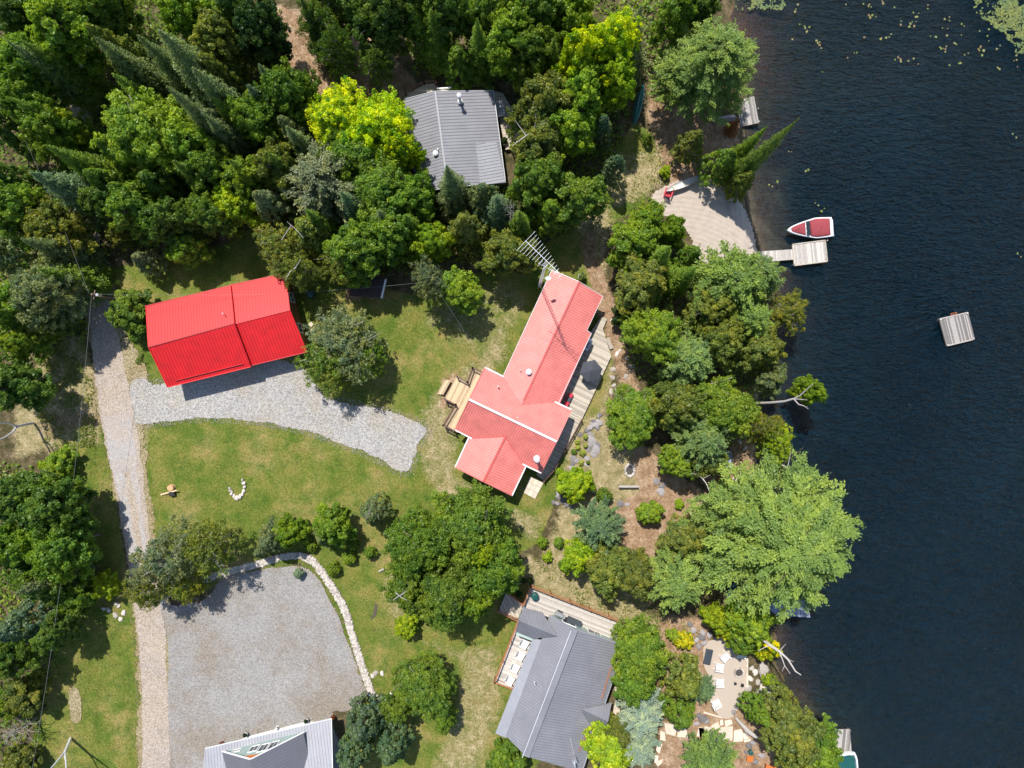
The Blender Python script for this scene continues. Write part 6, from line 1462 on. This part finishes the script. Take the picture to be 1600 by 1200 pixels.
 ('broad', 842, 228, 42, 11, 'olive', 'olive tree at the lower end of the east deck'),
 ('sparse', 830, 195, 26, 9, 'grey', 'grey birch with bare white limbs over the east deck'),
 ('broad', 890, 205, 38, 11, 'bright', 'bright tree below the yellow maple'),
 ('broad', 838, 285, 44, 11, 'mid', 'green tree right of the northern cottage corner'),
 ('broad', 898, 312, 42, 10, 'mid', 'dark-shaded tree above the comb aerial'),
 ('cedar', 858, 335, 34, 10, 'mid', 'green cedar directly above the comb aerial'),
 ('cedar', 938, 205, 26, 9, 'blue', 'blue-green cedar left of the green canoe'),
 ('cedar', 960, 262, 27, 8, 'blue', 'dark bluish cedar on the grass below the green canoe'),
 ('cedar', 1013, 216, 12, 2.4, 'mid', 'small dark shrub on the canoe path'),
 ('bush', 1040, 268, 10, 1.4, 'lime', 'little yellow-green bush above the beach'),
 # north shore
 ('bigpine', 1118, 92, 84, 14, 'pine', 'big light-green pine spreading over the north shore'),
 ('pine', 1062, 118, 44, 10, 'pine', 'lighter pine limbs on the left of the big north shore pine'),
 ('cedar', 1080, 225, 33, 8, 'olive', 'olive cedar between the canoe path and the shore'),
 ('cedar', 1128, 255, 38, 9, 'mid', 'green cedar above the beach, right of the drawn-up canoe'),
 ('spruce', 1250, 184, 25, 19, 'pine', 'tall spruce leaning far out over the water'),
 ('spruce', 1200, 196, 22, 12, 'mid', 'short spruce left of the tall leaning one'),
 ('cedar', 1158, 286, 28, 8, 'olive', 'olive cedar at the water side of the beach'),
 ('spruce', 1156, 186, 13, 3.5, 'rust', 'small rust-red dead conifer beside the worn dock'),
 # between house and lake
 ('broad', 990, 380, 44, 8.5, 'bright', 'bright tree below the beach, nearest the footpath'),
 ('broad', 1012, 345, 30, 7.5, 'bright', 'bright tree at the upper left of the beach thicket'),
 ('bush', 1050, 362, 24, 5, 'bright', 'bright bush at the lower left edge of the beach'),
 ('cedar', 1078, 400, 24, 7, 'mid', 'small cedar at the lowest point of the beach'),
 ('spruce', 1048, 385, 34, 11, 'mid', 'green spruce spire in the middle of the beach thicket'),
 ('broad', 1000, 440, 46, 9, 'olive', 'olive tree in the thicket right of the footpath'),
 ('spruce', 1008, 425, 30, 9, 'grey', 'grey-tipped spruce in the thicket right of the footpath'),
 ('spruce', 1088, 418, 30, 11, 'mid', 'green spruce spire below the beach'),
 ('bush', 975, 490, 22, 3, 'deep', 'dark reddish low bush beside the footpath'),
 ('bigbroad', 1022, 522, 44, 9, 'bright', 'rounded bright tree with a sunny top beside the lakeside deck'),
 ('pine', 1148, 440, 66, 11, 'pine', 'wide soft pine above the dock gangway'),
 ('pine', 1192, 430, 40, 9, 'palegreen', 'soft pine limbs beside the bleached dock'),
 ('broad', 1112, 478, 42, 9, 'olive', 'olive tree below the wide soft pine'),
 ('sparse', 1232, 488, 34, 7, 'warm', 'yellowish thin tree reaching over the water'),
 ('pine', 1172, 500, 44, 10, 'pine', 'pine inland of the yellowish thin tree'),
 ('broad', 1130, 528, 42, 9, 'olive', 'olive tree in the lower thicket'),
 ('pine', 1078, 560, 48, 9, 'palegreen', 'soft light pine at the lower left of the thicket'),
 ('broad', 1188, 545, 38, 9, 'olive', 'olive tree at the water, below the yellowish thin one'),
 ('broad', 1204, 592, 26, 7, 'grey', 'greyish tree at the water, above the long white limb'),
 ('bigbroad', 988, 652, 46, 6, 'bright', 'dense round yellow-green maple alone below the lakeside deck'),
 ('broad', 1060, 632, 46, 9, 'olive', 'olive tree right of the dense round maple'),
 ('bigbroad', 1126, 638, 52, 9, 'bright', 'bright spreading tree near the white leaning limb'),
 ('pine', 1100, 690, 52, 9.5, 'palegreen', 'grey-green pine over the shaded shore platform'),
 ('broad', 1060, 722, 30, 6, 'bright', 'lime-tinged low tree left of the shaded platform'),
 ('broad', 1105, 722, 32, 6.5, 'olive', 'olive low tree beside the red chairs'),
 ('sparse', 1212, 690, 36, 8, 'lime', 'thin yellow-green birch on the bare shore'),
 ('sparse', 1196, 668, 30, 7.5, 'warm', 'thin browning birch with pale limbs on the bare shore'),
 ('broad', 1272, 612, 22, 9.5, 'bright', 'leafy end of the long white limb over the water'),
 # garden
 ('bush', 896, 758, 30, 4.5, 'lime', 'bright green garden tree by the boulders below the main cottage'),
 ('roundshrub', 943, 774, 16, 2.6, 'mid', 'round green shrub right of the bright garden tree'),
 ('pine', 936, 822, 44, 8, 'blue', 'feathery blue-green conifer in the garden centre'),
 ('spruce', 950, 866, 22, 6, 'blue', 'small feathery conifer at the foot of the blue-green one'),
 ('bush', 1016, 802, 21, 3, 'bright', 'bright green bush alone on the reddish needles'),
 ('bush', 1062, 788, 8, 1.0, 'lime', 'tiny yellow-green sapling on the reddish needles'),
 ('broad', 903, 870, 28, 6, 'lime', 'yellow-green tree left of the garden conifers'),
 ('broad', 948, 888, 42, 7.5, 'olive', 'olive tree above the south cottage garden'),
 ('broad', 990, 895, 40, 7.5, 'olive', 'olive tree right above the dry slope'),
 ('broad', 1068, 842, 36, 7, 'olive', 'olive-yellow tree left of the largest pine'),
 ('pine', 1058, 912, 54, 9, 'pine', 'soft light-green pine above the stone patio'),
 ('roundshrub', 848, 848, 11, 1.5, 'bright', 'upper left of the four small round shrubs right of the maples'),
 ('roundshrub', 873, 847, 11, 1.5, 'bright', 'upper right of the four small round shrubs right of the maples'),
 ('roundshrub', 855, 870, 11, 1.5, 'lime', 'lower left and yellowest of the four small round shrubs'),
 ('roundshrub', 880, 883, 11, 1.5, 'mid', 'lowest of the four small round shrubs right of the maples'),
 ('bigpine', 1230, 847, 140, 15, 'pine', 'largest light-green pine spreading over the lake'),
 ('pine', 1150, 800, 60, 11, 'pine', 'upper left limb mass of the largest pine group'),
 ('pine', 1132, 858, 40, 10, 'palegreen', 'lower left pine beside the largest one'),
 # patio and south shore
 ('bush', 1118, 964, 24, 4.5, 'lime', 'yellow-green shrub above the stone patio'),
 ('bush', 1133, 982, 18, 3, 'gold', 'yellow shrub at the top of the patio'),
 ('broad', 1172, 972, 36, 7, 'bright', 'green tree below the blue-grey dock'),
 ('bush', 1158, 1000, 24, 4.5, 'mid', 'dark bush at the top right of the patio'),
 ('bush', 1198, 1012, 20, 4, 'gold', 'yellow shrub under the bare limbs at the water'),
 ('bush', 1203, 1064, 12, 2, 'lime', 'small yellow-green shrub among the shore boulders'),
 ('bush', 1068, 1000, 16, 2, 'gold', 'low yellow plants between the cottage tree and patio'),
 ('bush', 1052, 992, 12, 1.6, 'bright', 'small green plant above the low yellow plants'),
 ('bigbroad', 1000, 1020, 48, 8.5, 'bright', 'bright maple at the right corner of the south cottage'),
 ('broad', 990, 1060, 40, 8, 'mid', 'maple against the lake side of the south cottage'),
 ('cedar', 1068, 1062, 44, 8.5, 'olive', 'olive cedar between the south cottage and patio'),
 ('cedar', 1062, 1110, 36, 7, 'mid', 'green cedar below the olive one, above the flagstones'),
 ('pine', 1098, 1078, 24, 5, 'blue', 'grey-green bush edging the left of the patio'),
 ('pine', 1002, 1118, 42, 7, 'silver', 'silvery grey-green bush mass beside the narrow flagstone path'),
 ('pine', 998, 1168, 38, 7, 'silver', 'silvery-green conifer below the silvery bush mass'),
 ('broad', 955, 1172, 42, 7, 'lime', 'bright yellow-green tree at the bottom edge by the cottage'),
 ('broad', 968, 1145, 26, 6, 'olive', 'olive tree behind the bright yellow-green one'),
 ('pine', 1112, 1196, 48, 8, 'palegreen', 'soft green pine at the bottom edge below the flagstones'),
 ('cedar', 1222, 1116, 46, 8.5, 'olive', 'olive cedar right of the patio at the water'),
 ('cedar', 1184, 1112, 28, 7, 'mid', 'green cedar right at the patio foot'),
 ('broad', 1240, 1150, 46, 8, 'olive', 'olive tree above the pontoon boat dock'),
 ('broad', 1278, 1172, 40, 7, 'mid', 'green tree overhanging the weathered dock'),
 ('broad', 1250, 1190, 40, 7, 'olive', 'olive tree on the bottom edge near the pontoon boat'),
]
for row in T_:
    k_, x_, y_, r_, h_, c_, l_ = row; g_ = None
    if k_ == 'roundshrub' and 840 < x_ < 890: g_ = 'four small round shrubs'
    elif k_ == 'roundshrub' and x_ < 600: g_ = 'small round lawn shrubs'
    elif x_ < 450 and y_ < 350: g_ = WOODS
    tree(k_, x_, y_, r_, h_, c_, l_, g_)
# pale yellow plants in the rock bed
for x, y, r, l in ((915, 683, 5.5, 'topmost pale yellow clump in the rock bed'), (902, 691, 5.5, 'left pale yellow clump in the rock bed'), (903, 699, 5, 'pale yellow clump just under the left one'), (915, 697, 4.5, 'small pale yellow clump on the right of the bed'), (910, 708, 7, 'largest pale yellow clump in the rock bed'), (908, 723, 5.5, 'lowest pale yellow clump in the rock bed')):
    tree('roundshrub', x, y, r, .7, (.42, .44, .10), l, 'pale yellow clumps in the rock bed', 'hosta_plant')
for x, y, r in ((897, 706, 6), (919, 723, 4)): tree('roundshrub', x, y, r, .6, 'mid', 'green tuft among the yellow clumps, on the %s side' % ('left' if x < 900 else 'right'), None, 'garden_plant')
# plants in pots
for t_, R, H, lc, kp in PLANT:
    if kp == 'ball': crown, _, T = PRO['roundshrub'][0]; s_ = (.30, .30, .40)
    else: crown, _, T = PRO['bush'][0]; s_ = (R * 1.25, R * 1.25, .45)
    o = link(bpy.data.objects.new('foliage', crown), t_); o.location = (0, 0, H - (.1 if kp == 'ball' else .2)); o.scale = s_; o.color = (*lc, 1)

# bare and half-bare trees drawn limb by limb: (px, py, height)
def limbs(name, label, base, lines, mat='bark_white', cat='tree'):
    b_ = P(base[0], base[1]); b_.z = max(ground_z(*base[:2]), -.8); t_ = place(name, b_, label, cat); mb = MB()
    for ln, r0, r1 in lines:
        pts = [P(*p) for p in ln]; n = len(pts); mb.tube(pts, [r0 + (r1 - r0) * i / (n - 1) for i in range(n)], 6)
    mb.build('branches', M[mat], t_); return t_
limbs('leaning_birch', 'long white leaning trunk reaching out over the water to a leafy tip', (1168, 633), [([(1168, 633, .2), (1182, 630, 3), (1205, 629, 5), (1226, 627, 6.5), (1240, 623, 7.5)], .16, .10), ([(1240, 623, 7.5), (1250, 618, 8), (1262, 607, 8.6), (1270, 600, 9)], .08, .03), ([(1240, 623, 7.5), (1252, 624, 8), (1262, 625, 8.3)], .06, .02), ([(1240, 623, 7.5), (1248, 632, 7.8), (1256, 634, 7.9), (1263, 639, 8)], .07, .02)])
limbs('dead_tree', 'bare white limbs over the water above the largest pine', (1190, 716), [([(1190, 716, .3), (1205, 722, 3), (1217, 724, 5), (1230, 731, 6), (1240, 736, 6.6), (1248, 742, 7), (1257, 748, 7.2)], .14, .03), ([(1240, 736, 6.6), (1252, 739, 7), (1261, 731, 7.3)], .06, .02), ([(1252, 739, 7), (1264, 739, 7.3)], .04, .015), ([(1230, 731, 6), (1233, 720, 6.3), (1236, 705, 6.5)], .05, .02)])
limbs('dead_tree', 'bare silvery dead tree sprawling over the water right of the patio', (1165, 985), [([(1172, 992, 3), (1190, 998, 5), (1203, 1008, 6.2), (1218, 1018, 7), (1231, 1030, 7.5), (1243, 1049, 8), (1252, 1055, 8.3)], .22, .04), ([(1165, 985, 0), (1172, 992, 3)], .24, .22), ([(1218, 1018, 7), (1224, 1010, 7.3), (1228, 1006, 7.6)], .07, .02), ([(1218, 1018, 7), (1226, 1040, 7.6), (1235, 1053, 8)], .07, .02), ([(1231, 1030, 7.5), (1240, 1034, 7.8)], .05, .02), ([(1226, 1040, 7.6), (1222, 1049, 7.7)], .04, .015), ([(1203, 1008, 6.2), (1190, 1014, 6.5), (1184, 1018, 6.5)], .05, .015), ([(1190, 998, 5), (1178, 994, 5.5), (1170, 997, 6)], .07, .02), ([(1190, 998, 5), (1192, 991, 5.5)], .05, .02)])
limbs('dead_tree', 'white forked limb standing out beside the red chairs', (1082, 735), [([(1082, 735, .2), (1086, 738, 3), (1098, 748, 5), (1104, 756, 5.5), (1108, 767, 6)], .10, .03), ([(1098, 748, 5), (1090, 741, 5.3), (1078, 740, 5.6)], .05, .02), ([(1098, 748, 5), (1110, 742, 5.5)], .04, .02)])
limbs('dead_tree', 'bare white twigs under the soft pine beside the footpath', (1060, 600), [([(1052, 605, .3), (1060, 600, 3), (1064, 590, 5), (1066, 578, 6)], .09, .03), ([(1060, 600, 3), (1048, 606, 4)], .05, .02), ([(1110, 600, 4), (1124, 596, 5), (1144, 590, 5.5)], .07, .03)])
limbs('forked_trunk', 'smooth pale forked trunk leaning out at the left edge', (52, 661), [([(52, 661, .1), (43, 662.5, 1.4), (27, 666, 3.2)], .17, .15), ([(27, 666, 3.2), (12, 661, 5), (-6, 660, 7), (-30, 664, 9)], .12, .05), ([(27, 666, 3.2), (20, 675, 4.5), (8, 683, 6), (-14, 692, 8)], .12, .05)], 'metal_pale')
limbs('forked_trunk', 'smooth pale forked trunk at the bottom edge of the meadow', (110, 1154), [([(110, 1154, .1), (107, 1162, 1.2), (101, 1175, 3.0)], .17, .15), ([(101, 1175, 3), (92, 1186, 4.5), (80, 1200, 6), (70, 1218, 8)], .12, .05), ([(101, 1175, 3), (103, 1190, 4.5), (104, 1215, 7)], .12, .05)], 'metal_pale')
limbs('dead_tree', 'bare grey branches showing on the lit side of the round lawn cedar', (592, 800), [([(590, 798, 5), (578, 802, 6.5), (566, 806, 7.2)], .08, .02), ([(578, 802, 6.5), (576, 788, 7.2)], .05, .015), ([(590, 798, 5), (584, 788, 6.8), (582, 780, 7.3)], .06, .02), ([(578, 802, 6.5), (572, 812, 7)], .05, .015), ([(592, 800, 0), (590, 798, 5)], .1, .08), ([(590, 800, 5), (592, 812, 6.5)], .05, .02)], 'bark_grey')
limbs('dead_tree', 'white crossed limbs at the left of the central maples', (640, 925), [([(640, 925, 0), (632, 928, 8)], .10, .08), ([(632, 928, 8), (622, 932, 9.2), (614, 938, 9.6)], .07, .02), ([(626, 930, 8.8), (635, 923, 9.4)], .05, .02), ([(618, 926, 9), (628, 934, 9.2), (636, 938, 9.5)], .06, .02)])
limbs('dead_tree', 'white bare limbs over the deck left of the bright east tree', (840, 215), [([(840, 215, 0), (833, 205, 9)], .12, .08), ([(833, 205, 9), (822, 212, 10), (808, 222, 10.5), (800, 228, 10.7)], .07, .02), ([(833, 205, 9), (840, 196, 10), (852, 192, 10.6)], .07, .02), ([(833, 205, 9), (838, 188, 10), (836, 178, 10.5)], .06, .02), ([(822, 212, 10), (812, 198, 10.5), (805, 188, 10.8)], .05, .015), ([(840, 196, 10), (850, 206, 10.6)], .04, .015)])
limbs('dead_tree', 'white bare limbs beside the garage roof corner', (465, 428), [([(465, 428, 0), (462, 418, 8)], .11, .07), ([(462, 418, 8), (453, 425, 8.5), (447, 435, 8.6)], .06, .02), ([(462, 418, 8), (470, 405, 9)], .05, .02), ([(440, 375, 8), (455, 352, 9), (466, 362, 9.2), (474, 372, 9)], .05, .02), ([(455, 352, 9), (448, 346, 9.3)], .04, .015)])

# low plants and saplings nobody could count under the woods, and reeds / lily pads
def scatter(name, polys, n, hmax, size, col, label, cat, seed, mat='leaf', zoff=0.0, flat=False):
    rs = np.random.RandomState(seed); PX_, PY_ = [], []
    for p, share in polys:
        m = int(n * share); xs = [q[0] for q in p]; ys = [q[1] for q in p]; X = rs.uniform(min(xs), max(xs), m * 4); Y = rs.uniform(min(ys), max(ys), m * 4); k = sdf(p, X + 26 * (vnoise(X + 900, Y + 900, 17, seed + 7) - .5), Y + 26 * (vnoise(X + 900, Y + 900, 13, seed + 8) - .5)) < 0; PX_.append(X[k][:m]); PY_.append(Y[k][:m])
    X = np.concatenate(PX_); Y = np.concatenate(PY_); nz = vnoise(X, Y, 16, seed) + .5 * vnoise(X, Y, 6, seed + 1)
    k = rs.rand(len(X)) < np.clip((nz - .45) * 2.2, .03, 1); X, Y, nz = X[k], Y[k], nz[k]
    gz = np.array([ground_z(a, b_) for a, b_ in zip(X, Y)]); hz = rs.rand(len(X)) * hmax * np.clip(nz, .2, 1.2)
    C = np.stack([(X - 800) * PX, (600 - Y) * PX, (np.maximum(gz, -.4) if not flat else gz * 0) + zoff + hz], 1)
    Nn = np.array([0, 0, 1.0]) + rs.normal(size=(len(X), 3)) * (.55 if not flat else .02)
    m_ = leaves(name, C, Nn, size * rs.uniform(.6, 1.4, len(X)), np.clip(.5 + rs.normal(size=len(X)) * .2, 0, 1), rs, M[mat], .6 if not flat else .9)
    o = link(bpy.data.objects.new(name, m_)); o.color = (*col, 1); tag(o, label, cat, None, 'stuff'); return o
WP = [([(-40, -40), (420, -40), (440, 120), (420, 340), (330, 370), (240, 400), (170, 400), (0, 420), (-40, 400)], .34), ([(-40, 400), (130, 400), (140, 520), (60, 560), (-40, 640)], .08), ([(400, 150), (650, 160), (650, 430), (520, 430), (420, 350)], .14), ([(640, -40), (1130, -40), (1100, 60), (1000, 130), (960, 240), (900, 340), (800, 420), (640, 420), (640, 300), (800, 290), (800, 130), (640, 120)], .24), ([(-40, 720), (130, 740), (140, 930), (60, 1100), (60, 1240), (-40, 1240)], .12), ([(960, 340), (1080, 380), (1190, 420), (1210, 600), (1160, 700), (1050, 700), (980, 560)], .08)]
scatter('undergrowth', WP, 62000, .9, .17, PAL['mid'], 'dark low undergrowth between the trunks of the woods', 'undergrowth', 3)
scatter('undergrowth', WP, 16000, 1.2, .20, PAL['bright'], 'brighter ferns and saplings between the trunks of the woods', 'undergrowth', 5)
scatter('weeds', [([(60, 560), (130, 510), (150, 640), (150, 730), (60, 700)], .5), ([(890, 370), (1010, 200), (1050, 260), (960, 420)], .1), ([(820, 860), (1060, 960), (1100, 1010), (960, 1010)], .2), ([(212, 545), (232, 575), (224, 588), (212, 570)], .08)], 14000, .35, .10, PAL['olive'], 'patchy weeds on the dry verges', 'weeds', 6)
scatter('grass_tufts', [(LAWN, .74), (LAWN2, .26)], 90000, .07, .055, (.175, .20, .048), 'short tufts of grass all over the lawns', 'grass', 7)
scatter('fallen_needles', [([(930, 360), (1050, 340), (1180, 420), (1200, 780), (1080, 860), (940, 700)], .6), ([(1010, 130), (1060, 130), (1150, 260), (1050, 290)], .2), ([(430, 20), (640, 100), (640, 170), (460, 140)], .2)], 20000, .05, .07, (.30, .19, .11), 'rusty fallen needles and twigs on the bare ground', 'needles', 8)
# lily pads
lil = scatter('lily_pads', [([(1500, -30), (1660, -30), (1660, 110), (1600, 78), (1560, 44), (1530, 18)], .86), ([(1120, -20), (1200, -20), (1230, 8), (1180, 12), (1130, 10)], .14)], 9000, .02, .11, (.23, .27, .12), 'dense mat of lily pads in the upper right corner of the lake', 'lily pads', 9, 'leaf', -.40, True)
rl = random.Random(4); k = 0
pad = MB(); n_ = 12; pad.add([(0, 0, 0)] + [(math.cos(.25 + i * (6.28 - .5) / n_), math.sin(.25 + i * (6.28 - .5) / n_), .02 * math.sin(i * 2)) for i in range(n_ + 1)], [(0, i + 1, i + 2) for i in range(n_)], .6)
pm = bpy.data.meshes.new('lily_pad'); pm.from_pydata(pad.v, [], pad.f); pm.materials.append(M['leaf']); a_ = pm.attributes.new('rnd', 'FLOAT', 'POINT'); a_.data.foreach_set('value', pad.r)
spots = [(1218, 5), (1244, 12), (1248, 40), (1262, 42), (1240, 60), (1278, 70), (1325, 88), (1335, 82), (1284, 112), (1326, 8), (1358, 10), (1362, 24), (1380, 5), (1402, 8), (1405, 35), (1425, 38), (1432, 25), (1452, 12), (1480, 28), (1460, 52), (1478, 52), (1477, 74), (1505, 40), (1504, 55), (1470, 75), (1496, 74), (1511, 86), (1530, 75), (1536, 82), (1540, 50), (1555, 38), (1565, 72), (1588, 90), (1545, 60), (1437, 107), (1484, 102), (1500, 99), (1560, 108), (1588, 103), (1388, 55), (1375, 58), (1345, 60), (1407, 92), (1422, 94), (1588, 212), (1260, 268), (1215, 284), (1205, 293), (1285, 324), (1275, 322), (1592, 400), (1237, 237)]
for sx_, sy_ in spots:
    for _ in range(rl.choice([1, 2, 3, 5]) if sy_ < 130 else 2):
        x, y = sx_ + rl.gauss(0, 3.2), sy_ + rl.gauss(0, 3.2); p = P(x, y, -.4); o = link(bpy.data.objects.new('lily_pad', pm)); s_ = rl.uniform(.07, .15); o.location = (p.x, p.y, -.405 + k * .0001); o.scale = (s_, s_, s_); o.rotation_euler = (0, 0, rl.random() * 6)
        q_ = rl.choice([(.30, .33, .14), (.22, .26, .08), (.34, .30, .16), (.32, .20, .14)]); o.color = (*q_, 1)
        tag(o, 'single pale lily pad floating on open water near the top of the lake' if y < 150 else 'stray pale lily pad far from the others on the open lake', 'lily pad', 'scattered lily pads' if y < 150 else 'stray lily pads'); k += 1
for o in bpy.data.objects:
    for k_ in ('_off', '_w'):
        if k_ in o.keys(): del o[k_]
S.cycles.max_bounces = 6; S.cycles.diffuse_bounces = 3; S.cycles.transparent_max_bounces = 8
